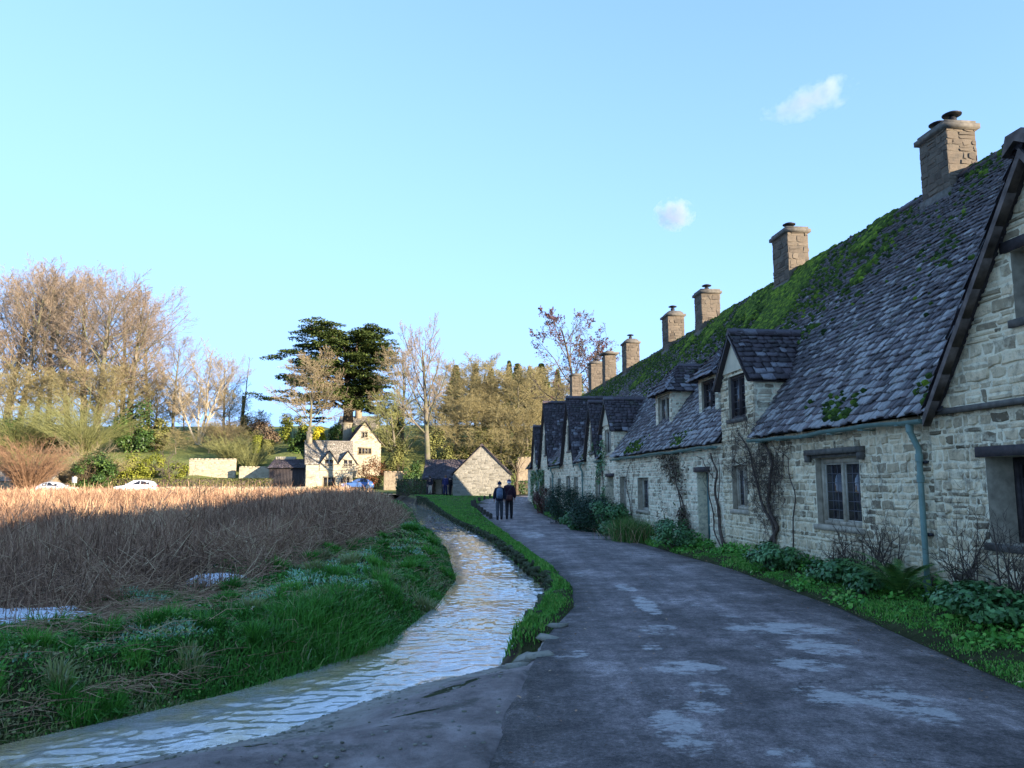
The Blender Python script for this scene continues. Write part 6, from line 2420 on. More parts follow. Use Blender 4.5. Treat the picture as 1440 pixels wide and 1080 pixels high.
# left-hand chimney
k = MB()
cx0 = 0.05
k.box((cx0, 2.6, ridge - 0.8), (cx0 + 0.75, 3.5, ridge + 1.1))
k.box((cx0 - 0.06, 2.54, ridge + 1.1), (cx0 + 0.81, 3.56, ridge + 1.25))
k.prism([(cx0 + 0.12, 2.8, ridge + 1.25), (cx0 + 0.63, 2.8, ridge + 1.25), (cx0 + 0.5, 2.8, ridge + 1.9), (cx0 + 0.25, 2.8, ridge + 1.9)], (0, 0.45, 0))
k.build("chimney", m_house, t)
# taller wing: gable to the front
wx0 = hxg0 - hx0
ww = hxg1 - hxg0
wa = float(at(522, 591, Yh + 4)[2]) - zh
we = float(at(547, 622, Yh + 4)[2]) - zh
k = MB()
hs = [(ww * 0.33, ww * 0.7, we - 1.5, we - 0.75), (ww * 0.43, ww * 0.57, we + 0.85, we + 1.45)]
stones(k, (wx0, 4, 0), X3, Z3, [(0, -1), (ww, -1), (ww, we), (0, we)], RNG(31), hs, **kw)
stones(k, (wx0, 4, 0), X3, Z3, [(0, we), (ww, we), (ww / 2, wa)], RNG(32), hs, **kw)
for ox, oy, e in ((wx0, 12, -Y3), (wx0 + ww, 4, Y3)):
    stones(k, (ox, oy, 0), e, Z3, [(0, -1), (8, -1), (8, we), (0, we)], RNG(33), **kw)
k.build("wing_wall", m_house, t)
for h, n_ in zip(hs, (4, 2)):
    wall_window(t, wx0 + h[0], wx0 + h[1], h[2], h[3], 4.0, n_)
k = MB()
rr_ = math.hypot(ww / 2, wa - we)
for sgn in (-1, 1):
    o = np.array([wx0 + ww / 2 + sgn * ww / 2, 4, we + 0.05])
    eu = np.array([-sgn * ww / 2, 0, wa - we])
    ea = Y3 * sgn
    slates(k, o, ea, eu, rr_, lambda s: [(-0.12, 8.1)] if sgn > 0 else [(-8.1, 0.12)], rng, 0.24, 0.16, (0.22, 0.5), drip=0.16)
    nn = np.cross(ea, eu / rr_) * -0.04
    k.prism([o + nn + (0, -0.1, 0), o + eu + nn + (0, -0.1, 0), o + eu + nn + (0, 8, 0), o + nn + (0, 8, 0)], nn * 1.5, 0.2)
k.build("wing_roof", m_slateb, t)
k = MB()
k.box((wx0 - 0.3, 8.2, we + 0.2), (wx0 + 0.9, 9.4, wa - 0.1))
k.box((wx0 - 0.38, 8.12, wa - 0.1), (wx0 + 0.98, 9.48, wa + 0.08))
k.build("chimney", m_house, t)
k = MB()
k.box((L * 0.74, -0.03, -0.6), (L * 0.79, 0.03, 1.6))
k.build("door", m_oak, t)

# a second pale house behind the cedar
x0 = float(at(474, 600, 146)[0])
zb2 = gz0(x0, 146) - 1.0
r2 = float(at(500, 584, 146)[2]) - zb2
t = thing("hillside_house", "cream house mostly hidden behind the cedar's trunk, with a tan chimney", "house", (x0, 146, zb2), 0)
simple_house(t, 7.2, 6.0, r2 - 2.6, r2, m_house, m_hroof, 2201, tile=0.3)
wall_window(t, 1.0, 2.2, r2 - 4.6, r2 - 3.5, -0.02, 2)
k = MB()
cx = float(at(505, 560, 149)[0]) - x0
ct = float(at(505, 556, 149)[2]) - zb2
k.box((cx - 0.6, 2.5, r2 - 2.5), (cx + 0.6, 3.5, ct - 0.3))
k.box((cx - 0.68, 2.42, ct - 0.3), (cx + 0.68, 3.58, ct - 0.15))
k.lathe([(0.2, ct - 0.15), (0.16, ct + 0.25), (0.0, ct + 0.26)], (cx - 0.25, 3, 0), 8)
k.lathe([(0.2, ct - 0.15), (0.16, ct + 0.25), (0.0, ct + 0.26)], (cx + 0.25, 3, 0), 8)
k.build("chimney", m_brick, t)

# dark boarded barn beside the house
x0, x1 = float(at(378, 670, 105)[0]), float(at(431, 670, 105)[0])
zt = float(at(400, 644, 105)[2]) - 0.5
t = thing("boarded_barn", "dark boarded barn with a pale stone ridge, left of the sunlit house", "barn", (x0, 105, 0.5), 0)
k = MB()
n = 26
Lb = x1 - x0
for i in range(n):
    a, b = Lb * i / n, Lb * (i + 1) / n
    k.box((a + 0.015, 0, -0.8), (b - 0.015, 0.05 + 0.02 * (i % 2), zt * 0.72), 0.4)
k.box((0, 0.09, -0.8), (Lb, 5.5, zt * 0.72), 0.4)
k.build("wall", m_oak, t)
k = MB()
slates(k, (0, -0.2, zt * 0.7), X3, (0, 3, zt * 0.28), math.hypot(3, zt * 0.28), lambda s: [(-0.2, Lb - 0.2)], rng, 0.3, 0.2, (0.25, 0.5), drip=0.1)
k.prism([(-0.2, -0.25, zt * 0.68), (Lb - 0.2, -0.25, zt * 0.68), (Lb - 0.2, 2.8, zt * 0.98), (-0.2, 2.8, zt * 0.98)], (0, 2.6, -0.4))
k.build("roof", m_slateb, t)
k = MB()
for i in range(10):
    a, b = Lb * 0.55 * i / 10, Lb * 0.55 * (i + 0.97) / 10
    k.box((a, 2.6, zt * 0.95), (b, 3.1, zt * 1.06), 0.5)
k.build("ridge", m_house, t)


def stone_run(name, label, px0, px1, Y, ytop, th=0.45, mat=None, coping=0.12, zb=None, cat="wall", y1=None):
    """free-standing stone wall between two pixel columns at distance Y"""
    x0, x1 = float(at(px0, 670, Y)[0]), float(at(px1, 670, Y)[0])
    z0 = min(gz0(x0, Y), gz0(x1, Y)) - 0.4 if zb is None else zb
    H = float(at(px0, ytop, Y)[2]) - z0
    L = x1 - x0
    t = thing(name, label, cat, (x0, Y, z0))
    R_ = RNG(int(px0 * 7 + px1))
    k = MB()
    kw2 = dict(ch=(0.12, 0.22), cw=(0.25, 0.6), prot=(0.008, 0.03), joint=0.014)
    stones(k, (0, 0, 0), X3, Z3, [(0, 0), (L, 0), (L, H), (0, H)], R_, **kw2)
    stones(k, (L, th, 0), -X3, Z3, [(0, 0), (L, 0), (L, H), (0, H)], R_, **kw2)
    stones(k, (0, th, 0), -Y3, Z3, [(0, 0), (th, 0), (th, H), (0, H)], R_, **kw2)
    stones(k, (L, 0, 0), Y3, Z3, [(0, 0), (th, 0), (th, H), (0, H)], R_, **kw2)
    k.build("wall", mat or m_house, t)
    k = MB()
    a = 0
    while a < L:
        b = min(L, a + R_.uniform(0.4, 0.8))
        k.box((a + 0.006, -0.06, H), (b - 0.006, th + 0.06, H + coping + R_.uniform(-0.02, 0.02)), R_.random())
        a = b
    k.build("coping", mat or m_house, t)
    return t


stone_run("garden_wall", "tall pale garden wall above the long hedge, left half", 265, 330, 111, 646)
stone_run("garden_wall", "lower pale garden wall above the hedge, between the tall one and the dark barn", 336, 381, 109, 657)
stone_run("garden_wall", "roadside stone wall behind the parked white car's rear, under the hedge", 214, 430, 95.5, 686)
stone_run("garden_wall", "low wall beside the house door, sweeping right from the blue car", 540, 575, 99, 664, mat=m_brick)
stone_run("garden_wall", "pale stone wall along the yard, right of the house wall", 560, 600, 91, 676)
stone_run("garden_wall", "warm stone wall between the barn and the terrace end", 728, 764, 96, 644, mat=m_brick)
stone_run("garden_wall", "low roadside wall from the sign post to the white car", 104, 166, 96, 688)
# walled shed at the far left
x0, x1 = float(at(-40, 670, 97)[0]), float(at(72, 670, 97)[0])
t = thing("stone_shed", "long low stone shed with a pale roof at the photo's left edge, behind orange stems", "shed", (x0, 97, 0.3), 0)
simple_house(t, x1 - x0, 4.5, 1.55, float(at(40, 657, 99)[2]) - 0.3, m_brick, m_hroof, 2301, tile=0.3)

# sign post
p = spot(106, 91)
t = thing("sign_post", "small white sign on a thin post between the two left-hand cars", "sign", (p[0], 91, 0.26))
k = MB()
k.tube([(0, 0, -0.1), (0, 0, 2.1)], 0.05, 8)
k.build("post", m_sill, t)
k = MB()
k.box((-0.28, -0.05, 1.3), (0.28, -0.02, 2.0))
k.build("board", m_simple("white_sign", (0.75, 0.74, 0.72), 0.5, 0.3, 0.05), t)

# short timber posts at the lane's edge
m_post = m_simple("dark_post_timber", (0.05, 0.045, 0.035), 0.9, 0.2, 0.4, 14)
PX = [(690, 736), (685.5, 731), (681, 727.5), (677, 724.5), (673, 721.5), (669, 718), (665.5, 714.5), (664, 711), (667.5, 708), (674, 707.5), (681.5, 706), (689, 705)]
ords = "first second third fourth fifth sixth seventh eighth ninth tenth eleventh last".split()
proto = None
for i, (px, py) in enumerate(PX):
    if i < 8:
        Yp = np.interp(i, [0, 7], [37.5, 50])
    else:
        Yp = np.interp(i, [8, 11], [52.5, 61])
    q = at(px, py, Yp)
    loc = (float(q[0]), float(Yp), float(ground_z(q[0], Yp, False)) - 0.02)
    lab = f"{ords[i]} short dark timber post along the lane edge, counting away from the camera"
    if proto is None:
        proto = thing("timber_post", lab, "post", loc, 0.2, "timber posts along the lane edge")
        k = MB()
        k.box((-0.075, -0.075, -0.2), (0.075, 0.075, 0.3))
        k.build("post_shaft", m_post, proto)
        k = MB()
        k.prism([(-0.075, -0.075, 0.302), (0.075, -0.075, 0.302), (0, -0.075, 0.35)], (0, 0.15, 0))
        k.build("post_cap", m_post, proto)
    else:
        dup(proto, loc, 0.3 * i, (1, 1, 0.9 + 0.05 * (i % 4)), lab)
# ------------------------------------------------------------------ plants along the terrace
def foot(u, w_):
    p = rw(w_, u)
    return float(p[0]), float(p[1]), float(ground_z(p[0], p[1], False))


def u_of(px, py, w_):
    """distance along the row of the plane w_ seen at a pixel"""
    r = ray(px, py)
    C_ = np.array([0, 0, CAMZ])
    t_ = ((RO + w_ * RM - C_) @ RM) / (r @ RM)
    return float((C_ + t_ * r - RO) @ RD)


m_shade_leaf = m_leaf("broad_green_leaves", [(0.0, (0.0175, 0.05625, 0.0175)), (0.5, (0.05625, 0.1562, 0.04375)), (0.85, (0.1125, 0.25, 0.075)), (1.0, (0.2125, 0.3375, 0.1375))], 0.45, 0.4)
m_box_leaf = m_leaf("clipped_dark_leaves", [(0.0, (0.006, 0.02, 0.01)), (0.6, (0.016, 0.045, 0.02)), (1.0, (0.04, 0.09, 0.035))], 0.5, 0.3)
m_fern = m_leaf("fern_fronds", [(0.0, (0.03125, 0.0875, 0.01875)), (0.5, (0.075, 0.175, 0.03125)), (0.85, (0.1625, 0.25, 0.05)), (1.0, (0.2, 0.15, 0.05))], 0.55, 0.3)
m_brownleaf = m_leaf("brown_creeper_leaves", [(0.0, (0.0375, 0.0275, 0.02)), (0.5, (0.1063, 0.075, 0.05)), (0.85, (0.1875, 0.1375, 0.09375)), (1.0, (0.1125, 0.15, 0.0625))], 0.8, 0.2)
m_stem = m_simple("bare_brown_stems", (0.095, 0.07, 0.055), 0.9, 0.2, 0.4, 9)
m_redleaf = m_leaf("red_brown_leaves", [(0.0, (0.05, 0.02, 0.018)), (0.5, (0.12, 0.05, 0.04)), (1.0, (0.2, 0.1, 0.07))], 0.7, 0.2)

# low leafy clumps on the bank
clumps = [
    ("leafy clump of broad green leaves at the foot of the teal door's wall", 945, 768, 1.9, 1.0, 0.75, 2600, m_shade_leaf, -0.7),
    ("lush ivy-like green clump below the two-light mullioned window, beside the bare vine trunk", 1090, 800, 1.3, 0.8, 0.5, 2600, m_shade_leaf, -0.55),
    ("low pale-green clump right of the lush clump under the mullioned window", 1170, 825, 1.1, 0.7, 0.4, 1900, m_shade_leaf, -0.6),
    ("green ground ivy near the photo's right edge, under the gabled cottage", 1385, 905, 1.2, 0.8, 0.42, 2400, m_shade_leaf, -0.7),
    ("small leafy clump between fern and downpipe foot", 1215, 850, 0.7, 0.5, 0.35, 1000, m_shade_leaf, -0.75),
]
for i, (lab, px, py, a, b, h, n, mt, w_) in enumerate(clumps):
    u = u_of(px, py, w_)
    shrub("leafy_clump", lab, foot(u, w_), (b, a, h), mt, n, 0.075, 3000 + i, clumps=26, rz=TH, stem=True, cat="plant")

# clipped and rounded bushes further along
for lab, px, py, a, b, h, n, mt, leaf, w_, nm in [
    ("tall dark egg-shaped clipped bush, farthest of the evergreen bushes by the row", 792, 730, 1.9, 1.7, 1.75, 11000, m_box_leaf, 0.06, -1.15, "clipped_bush"),
    ("dark round clipped bush in front of the creeper-covered doorway", 835, 742, 1.9, 1.6, 1.4, 11000, m_box_leaf, 0.06, -1.0, "clipped_bush"),
    ("looser green bush between the round clipped bush and the grassy clump", 858, 750, 1.5, 1.3, 1.3, 3000, m_shade_leaf, 0.09, -0.95, "leafy_bush"),
    ("small bright green bush at the foot of the egg-shaped clipped bush", 808, 742, 1.2, 1.0, 0.7, 2000, m_shade_leaf, 0.09, -1.5, "leafy_bush"),
    ("red-brown upright bush by the far end of the terrace", 764, 722, 1.3, 1.1, 1.6, 2200, m_redleaf, 0.1, -0.8, "russet_bush"),
]:
    u = u_of(px, py, w_)
    shrub(nm, lab, foot(u, w_), (b, a, h), mt, n, leaf, int(px), clumps=110 if "clipped" in nm else 20, rz=TH, cat="bush")

# spiky grass-like clump
u = u_of(888, 758, -0.9)
t = thing("grassy_clump", "tall spiky grass clump between the leafy bush and the broad-leaved clump", "plant", foot(u, -0.9), TH)
rng = RNG(3100)
k = MB()
n = 2400
k.blades(np.stack([rng.normal(0, 0.25, n), rng.normal(0, 0.36, n), np.zeros(n) - 0.05], 1), rng.uniform(0.35, 0.95, n), 0.016, 0.75, rng, rng.beta(2, 2.4, n), 0.6)
k.build("blades", m_fern, t)
k = MB()
n = 300
k.blades(np.stack([rng.normal(0, 0.3, n), rng.normal(0, 0.4, n), np.zeros(n) - 0.05], 1), rng.uniform(0.4, 0.9, n), 0.014, 0.8, rng, rng.uniform(0.5, 1, n), 0.6)
k.build("dead_blades", m_reed, t)


# ferns
def fern(lab, u, w_, R, n, seed):
    t = thing("fern", lab, "fern", foot(u, w_), TH)
    rng = RNG(seed)
    for i in range(n):
        k = MB()
        a = i * 2.4 + rng.normal(0, 0.2)
        L = R * rng.uniform(0.7, 1.15)
        el = rng.uniform(0.85, 1.4)
        m_ = 16
        s = np.linspace(0, 1, m_)
        hx_ = L * (s * math.cos(el) + 0.35 * s ** 2)
        hz = L * (s * math.sin(el) - 0.38 * s ** 2.4)
        P = np.stack([hx_ * math.cos(a), hx_ * math.sin(a), hz], 1)
        k.tube(P, np.linspace(0.006, 0.002, m_), 4, 0.2, False)
        T = np.gradient(P, axis=0)
        T /= np.linalg.norm(T, axis=1)[:, None]
        side = np.cross(T, [0, 0, 1.0])
        side /= np.linalg.norm(side, axis=1)[:, None]
        for q in np.linspace(0.1, 0.98, 30):
            p = np.array([np.interp(q, s, P[:, j]) for j in range(3)])
            td = np.array([np.interp(q, s, T[:, j]) for j in range(3)])
            sd_ = np.array([np.interp(q, s, side[:, j]) for j in range(3)])
            ln = 0.105 * R * (math.sin(PI * min(1, q * 0.85 + 0.12)) ** 0.8)
            for sg in (-1, 1):
                e = p + sd_ * sg * ln + td * ln * 0.35 - np.array([0, 0, ln * 0.2])
                w2 = td * 0.012 * R
                k.add([p - w2, p + w2, e + w2 * 0.3, e - w2 * 0.3], [(0, 1, 2, 3)], np.clip(0.45 + rng.normal(0, 0.2), 0, 1))
        k.build("frond", m_fern, t)


fern("big arching fern beside the green downpipe", u_of(1268, 850, -0.55), -0.55, 0.85, 18, 3201)
fern("smaller fern at the photo's right, just past the downpipe foot", u_of(1335, 872, -0.5), -0.5, 0.55, 12, 3202)


# bare winter shrubs against the wall
def bare_shrub(lab, u, w_, H, spread, n, seed, name="bare_shrub", mat=None, flat=True):
    rnd = random.Random(seed)
    out = [[], [], []]
    P = dict(r=0.013, seg=[6, 4, 3], kids=[6, 4], wob=[0.14, 0.2, 0.2], up=[0.05, 0.05, 0.02], start=[0.25, 0.2], ang=[48, 50], len=[0.45, 0.5], rad=[0.65, 0.65], rmin=0.0028, shape=lambda f: 1.0, tip=0.3)
    for i in range(n):
        d = Vector((rnd.gauss(0, 0.15), rnd.gauss(0, spread), 1)).normalized()
        grow(out, rnd, Vector((rnd.gauss(0, 0.06), rnd.gauss(0, 0.15), -0.05)), d, H * rnd.uniform(0.6, 1.1), 0.013 * rnd.uniform(0.6, 1.2), 0, P)
    t = thing(name, lab, "shrub", foot(u, w_), TH)
    k = MB()
    for lv, s in zip(out, (5, 4, 3)):
        k.frusta([q[0] for q in lv], [q[1] for q in lv], [q[2] for q in lv], [q[3] for q in lv], s, 0.5)
    k.build("branches", mat or m_stem, t)
    return t


bare_shrub("tangled dark bare shrub left of the big fern, under the mullioned window's right side", u_of(1240, 815, -0.2), -0.2, 1.0, 0.5, 13, 3301)
bare_shrub("bare thorny shrub just right of the green downpipe", u_of(1362, 850, -0.25), -0.25, 1.0, 0.4, 13, 3302)
bare_shrub("bare shrub at the photo's right edge, below the recessed window", u_of(1432, 880, -0.3), -0.3, 1.0, 0.45, 13, 3303)
bare_shrub("low straggling bare stems on the wall below the two-light mullioned window", u_of(1175, 800, -0.15), -0.15, 0.5, 0.9, 10, 3304)
bare_shrub("dry brown twiggy shrub between the low pale-green clump and the wall", u_of(1205, 812, -0.2), -0.2, 0.75, 0.6, 12, 3305)


# climbers on the front walls
def climber(lab, stems, seed, name="bare_climber", tang=None, leaves=None, mat=None, cat="climber", w_=-0.07):
    """stems: lists of (u, z) way points up the wall with a base radius"""
    rng = RNG(seed)
    u0 = stems[0][0][0][0]
    base = rw(0, u0, 0)
    t = thing(name, lab, cat, tuple(base), TH)
    k = MB()
    for pts, r in stems:
        P = np.array([(w_ + 0.02 * math.sin(5 * q[1] + u0), q[0] - u0, q[1]) for q in pts], float)
        s = np.linspace(0, len(P) - 1, 5 * len(P))
        Q = np.stack([np.interp(s, range(len(P)), P[:, j]) for j in range(3)], 1)
        Q[:, 1] += 0.03 * np.sin(s * 5.0 + seed)
        Q[:, 0] += 0.015 * np.cos(s * 4.0)
        k.tube(Q, np.linspace(r, r * 0.35, len(Q)), 6)
    k.build("stem", m_stem, t, True)
    if tang:
        rnd = random.Random(seed)
        out = [[], [], []]
        P = dict(r=0.007, seg=[7, 4, 3], kids=[6, 4], wob=[0.3, 0.3, 0.3], up=[0.0, 0.0, 0.0], start=[0.1, 0.1], ang=[55, 55], len=[0.45, 0.5], rad=[0.7, 0.7], rmin=0.0022, shape=lambda f: 1.0, tip=0.4)
        for (ua_, ub_, za_, zb_, n) in tang:
            for i in range(n):
                p = Vector((w_ - abs(rnd.gauss(0, 0.05)), rnd.uniform(ua_, ub_) - u0, rnd.uniform(za_, zb_)))
                a_ = rnd.uniform(0, 6.28)
                grow(out, rnd, p, Vector((rnd.gauss(-0.05, 0.15), math.cos(a_), math.sin(a_))).normalized(), rnd.uniform(0.3, 0.7), 0.006, 0, P)
        k = MB()
        for lv, sd_ in zip(out, (4, 3, 3)):
            A_, B_ = np.array([q[0] for q in lv]), np.array([q[1] for q in lv])
            A_[:, 0] = np.clip(A_[:, 0], -0.34, -0.035)
            B_[:, 0] = np.clip(B_[:, 0], -0.34, -0.035)
            k.frusta(A_, B_, [q[2] for q in lv], [q[3] for q in lv], sd_, 0.5)
        k.build("twigs", mat or m_stem, t)
    if leaves:
        k = MB()
        for (ua_, ub_, za_, zb_, n, sz, fn) in leaves:
            a, b = rng.uniform(ua_, ub_, n), rng.uniform(za_, zb_, n)
            keep = rng.random(n) < fn(a, b)
            a, b = a[keep], b[keep]
            k.leaves(np.stack([-0.05 - 0.1 * rng.random(len(a)), a - u0, b], 1), sz * rng.uniform(0.6, 1.4, len(a)), rng, rng.random(len(a)), N=(-1.2, 0, 0.3), spread=0.5)
        k.build("leaves", leaves_mat if (leaves_mat := mat) else m_brownleaf, t)
    return t


# old twisted vine left of the mullioned window
climber("old twisted bare vine with a thick tangle of twigs left of the mullioned window", [([(4.3, -0.05), (4.45, 0.45), (4.15, 0.8), (4.5, 1.3), (4.2, 2.0), (4.6, 2.5), (5.1, 2.75)], 0.05), ([(4.15, -0.05), (4.2, 0.4), (4.4, 0.9), (4.9, 1.4), (5.2, 2.2), (5.8, 2.7)], 0.04), ([(3.5, 0.2), (3.42, 0.9), (3.3, 1.5), (3.6, 2.1), (4.2, 2.4)], 0.016)], 3401,
        tang=[(3.6, 5.1, 0.95, 2.3, 105), (4.4, 6.2, 1.9, 2.85, 55)])
climber("pair of tall bare climber stems between the teal door and the small side window", [([(6.9, -0.05), (7.1, 0.6), (7.4, 1.3), (7.25, 1.9), (7.6, 2.35)], 0.045), ([(6.95, -0.05), (7.5, 0.5), (7.75, 1.2), (7.85, 1.9), (8.1, 2.2), (8.6, 2.3)], 0.022), ([(7.0, 0), (7.2, 1.0), (7.05, 2.2)], 0.02)], 3402, tang=[(6.8, 7.8, 1.6, 2.4, 7)])
climber("brown withered creeper hanging down the wall left of the teal door", [([(9.5, 0.1), (9.7, 0.8), (10.2, 1.5), (10.8, 2.3)], 0.03), ([(9.6, 0.1), (10.0, 1.0), (11.1, 2.4)], 0.025)], 3403, mat=m_brownleaf,
        leaves=[(9.2, 12.2, 0.15, 2.5, 11000, 0.075, lambda a, b: np.exp(-(((a - (9.5 + (b - 0.3) * 0.75)) / (0.28 + 0.14 * b)) ** 2)) * sstep(0.32, 0.6, fbm(a, b, 0.5, 2, 3)) + 0.06 * (fbm(a, b, 0.6, 4, 3) > 0.52))])
climber("green creeper over the doorway of the fifth cottage", [([(19.9, 0), (19.8, 1.4), (20.1, 2.4), (19.4, 3.0)], 0.03), ([(19.9, 0), (20.4, 1.2), (20.6, 2.4)], 0.025)], 3404, mat=m_shade_leaf,
        leaves=[(19.2, 22.6, 0.1, 3.3, 5200, 0.1, lambda a, b: 0.9 * sstep(0.45, 0.62, fbm(a, b, 0.8, 6, 3)) * np.exp(-((a - 20.5) / 1.3) ** 2))])
climber("pale green creeper at the far end of the terrace, by the last downpipe", [([(38.2, 0), (38.4, 1.4), (38.0, 2.3)], 0.03)], 3405, mat=m_shade_leaf,
        leaves=[(36.8, 43, 0.1, 2.4, 5200, 0.13, lambda a, b: 0.8 * sstep(0.5, 0.62, fbm(a, b, 1.0, 3, 3)))])
climber("thin bare climber on the whitish wall between the two tall narrow windows", [([(15.2, 0.3), (15.6, 1.0), (16.0, 1.5), (15.7, 2.2), (15.3, 2.4)], 0.02), ([(15.2, 0.3), (15.3, 1.2), (14.9, 2.3)], 0.016)], 3406, tang=[(14.9, 16.0, 0.9, 2.2, 7)])
# ------------------------------------------------------------------ people
def skinned(name, verts, edges, radii, mat, parent, lv=2, root=0, smooth_=True):
    me = D.meshes.new(name)
    me.from_pydata([Vector(v) for v in verts], edges, [])
    o = D.objects.new(name, me)
    COL.objects.link(o)
    o.modifiers.new("skin", "SKIN")
    if not me.skin_vertices:
        bpy.context.view_layer.objects.active = o
        bpy.ops.mesh.customdata_skin_add()
    for i, r in enumerate(radii):
        sv = me.skin_vertices[0].data[i]
        sv.radius = r if hasattr(r, "__len__") else (r, r)
        sv.use_root = i == root
    o.modifiers["skin"].use_smooth_shade = smooth_
    s = o.modifiers.new("sub", "SUBSURF")
    s.levels = s.render_levels = lv
    me.materials.append(mat)
    o.parent = parent
    return o


def cloth(name, col, rough=0.9):
    return m_simple(name, col, rough, 0.2, 0.25, 14)


m_skin = m_simple("skin", (0.5, 0.3, 0.22), 0.6, 0.3, 0.08)


def person(label, loc, rz, H, jacket, trousers, hatmat, stride=0.16, hat="beanie", boots=None, arm=(0.1, 0.1), jlen=0.0, bulk=1.0, group=None, lean=0.03):
    """walking figure seen from behind; faces local +y"""
    t = thing("person", label, "person", loc, rz, group)
    s = H / 1.75
    S_ = lambda *p: tuple(q * s for q in p)
    b = stride
    body_v = [S_(0, 0, 0.95), S_(0, 0.01 + lean * .3, 1.12), S_(0, lean, 1.36), S_(0, lean + 0.01, 1.5), S_(0, lean + 0.03, 1.58), S_(0, lean + 0.04, 1.68), S_(0, lean + 0.035, 1.74),
              S_(0.09, 0, 0.9), S_(0.1, b * 0.55 + 0.02, 0.5), S_(0.1, b, 0.1), S_(0.1, b + 0.1, 0.04), S_(0.1, b + 0.19, 0.03),
              S_(-0.09, 0, 0.9), S_(-0.1, -b * 0.25 + 0.04, 0.5), S_(-0.1, -b, 0.12), S_(-0.1, -b + 0.09, 0.035), S_(-0.1, -b + 0.18, 0.03),
              S_(0.17, lean, 1.42), S_(0.25, lean - arm[0] * 0.6, 1.16), S_(0.25, lean + arm[0] * 0.3, 0.93), S_(0.245, lean + arm[0] * 0.5, 0.84),
              S_(-0.17, lean, 1.42), S_(-0.25, lean - arm[1] * 0.6 + .02, 1.16), S_(-0.25, lean + arm[1] * 0.6, 0.94), S_(-0.245, lean + arm[1] * 0.8, 0.85)]
    E = [(0, 1), (1, 2), (2, 3), (3, 4), (4, 5), (5, 6), (0, 7), (7, 8), (8, 9), (9, 10), (10, 11), (0, 12), (12, 13), (13, 14), (14, 15), (15, 16), (3, 17), (17, 18), (18, 19), (19, 20), (3, 21), (21, 22), (22, 23), (23, 24)]
    R_ = [(0.15, 0.1), (0.135, 0.1), (0.16, 0.11), (0.08, 0.07), 0.055, (0.078, 0.095), (0.06, 0.075), 0.09, 0.06, 0.045, 0.04, 0.03, 0.09, 0.06, 0.045, 0.04, 0.03, 0.06, 0.045, 0.036, 0.03, 0.06, 0.045, 0.036, 0.03]
    sc = lambda q: tuple(z * s for z in q) if hasattr(q, "__len__") else q * s
    body = skinned("body", body_v, E, [sc(r) for r in R_], m_skin, t)
    # fingers
    k = MB()
    for side, hi in ((1, 20), (-1, 24)):
        h = np.array(body_v[hi])
        for j, (dy, ln) in enumerate([(-0.03, 0.06), (-0.01, 0.075), (0.01, 0.07), (0.03, 0.055)]):
            k.tube([h + np.array([0, dy, 0.01]) * s, h + np.array([0, dy, -0.03 - ln * 0.4]) * s, h + np.array([-side * 0.015, dy + 0.008, -0.03 - ln]) * s], [0.01 * s, 0.009 * s, 0.006 * s], 5)
        k.tube([h + np.array([-side * 0.01, 0.035, 0.03]) * s, h + np.array([-side * 0.03, 0.055, -0.02]) * s], [0.011 * s, 0.007 * s], 5)
    k.build("fingers", m_skin, t, True)
    # trousers
    tv = [S_(0, 0, 0.97), S_(0, 0, 0.88)] + [body_v[i] for i in (7, 8, 9, 12, 13, 14)]
    tE = [(0, 1), (1, 2), (2, 3), (3, 4), (1, 5), (5, 6), (6, 7)]
    skinned("trousers", tv, tE, [sc(r) for r in [(0.17, 0.13), (0.165, 0.13), (0.105, 0.11), 0.085, 0.075, (0.105, 0.11), 0.085, 0.075]], trousers, t)
    # jacket
    jv = [S_(0, 0, 0.86 - jlen), S_(0, 0.01, 1.12), S_(0, lean, 1.36), S_(0, lean + 0.01, 1.47), S_(0, lean + 0.03, 1.54)] + [body_v[i] for i in (17, 18, 19, 21, 22, 23)]
    jE = [(0, 1), (1, 2), (2, 3), (3, 4), (3, 5), (5, 6), (6, 7), (3, 8), (8, 9), (9, 10)]
    skinned("jacket", jv, jE, [sc(tuple(bulk * z for z in r)) for r in [(0.2, 0.16), (0.185, 0.145), (0.2, 0.15), (0.12, 0.1), (0.085, 0.085), (0.085, 0.085), (0.075, 0.075), (0.06, 0.06), (0.085, 0.085), (0.075, 0.075), (0.06, 0.06)]], jacket, t, root=1)
    # boots
    for i0 in (9, 14):
        k = MB()
        a, c, e = (np.array(body_v[i0 + j]) for j in range(3))
        k.tube([a + (0, 0, 0.06 * s), a - (0, 0, 0.02 * s), c - (0, 0.03 * s, 0), c + (0, 0.03 * s, 0), e], [0.06 * s, 0.06 * s, 0.055 * s, 0.05 * s, 0.035 * s], 8)
        k.box((c[0] - 0.045 * s, a[1] - 0.06 * s, -0.005), (c[0] + 0.045 * s, e[1] + 0.02 * s, 0.02 * s))
        k.build("boot", boots or m_iron, t, True)
    # face
    hc = np.array(S_(0, lean + 0.04, 1.66))
    k = MB()
    k.prism([hc + np.array(q) * s for q in ((-0.014, 0.085, -0.02), (0.014, 0.085, -0.02), (0, 0.09, 0.025))], (0, 0.02 * s, 0))
    k.build("nose", m_skin, t)
    for sx in (-1, 1):
        k = MB()
        k.lathe([(0.001, -0.012 * s), (0.012 * s, 0), (0.001, 0.012 * s)], hc + np.array((sx * 0.032, 0.086, 0.03)) * s, 8)
        k.build("eye", m_iron, t)
        k = MB()
        k.lathe([(0.001, -0.032 * s), (0.014 * s, -0.015 * s), (0.018 * s, 0.012 * s), (0.001, 0.03 * s)], hc + np.array((sx * 0.088, -0.005, 0.0)) * s, 8)
        k.build("ear", m_skin, t)
    k = MB()
    k.box(hc + np.array((-0.025, 0.078, -0.05)) * s, hc + np.array((0.025, 0.09, -0.042)) * s)
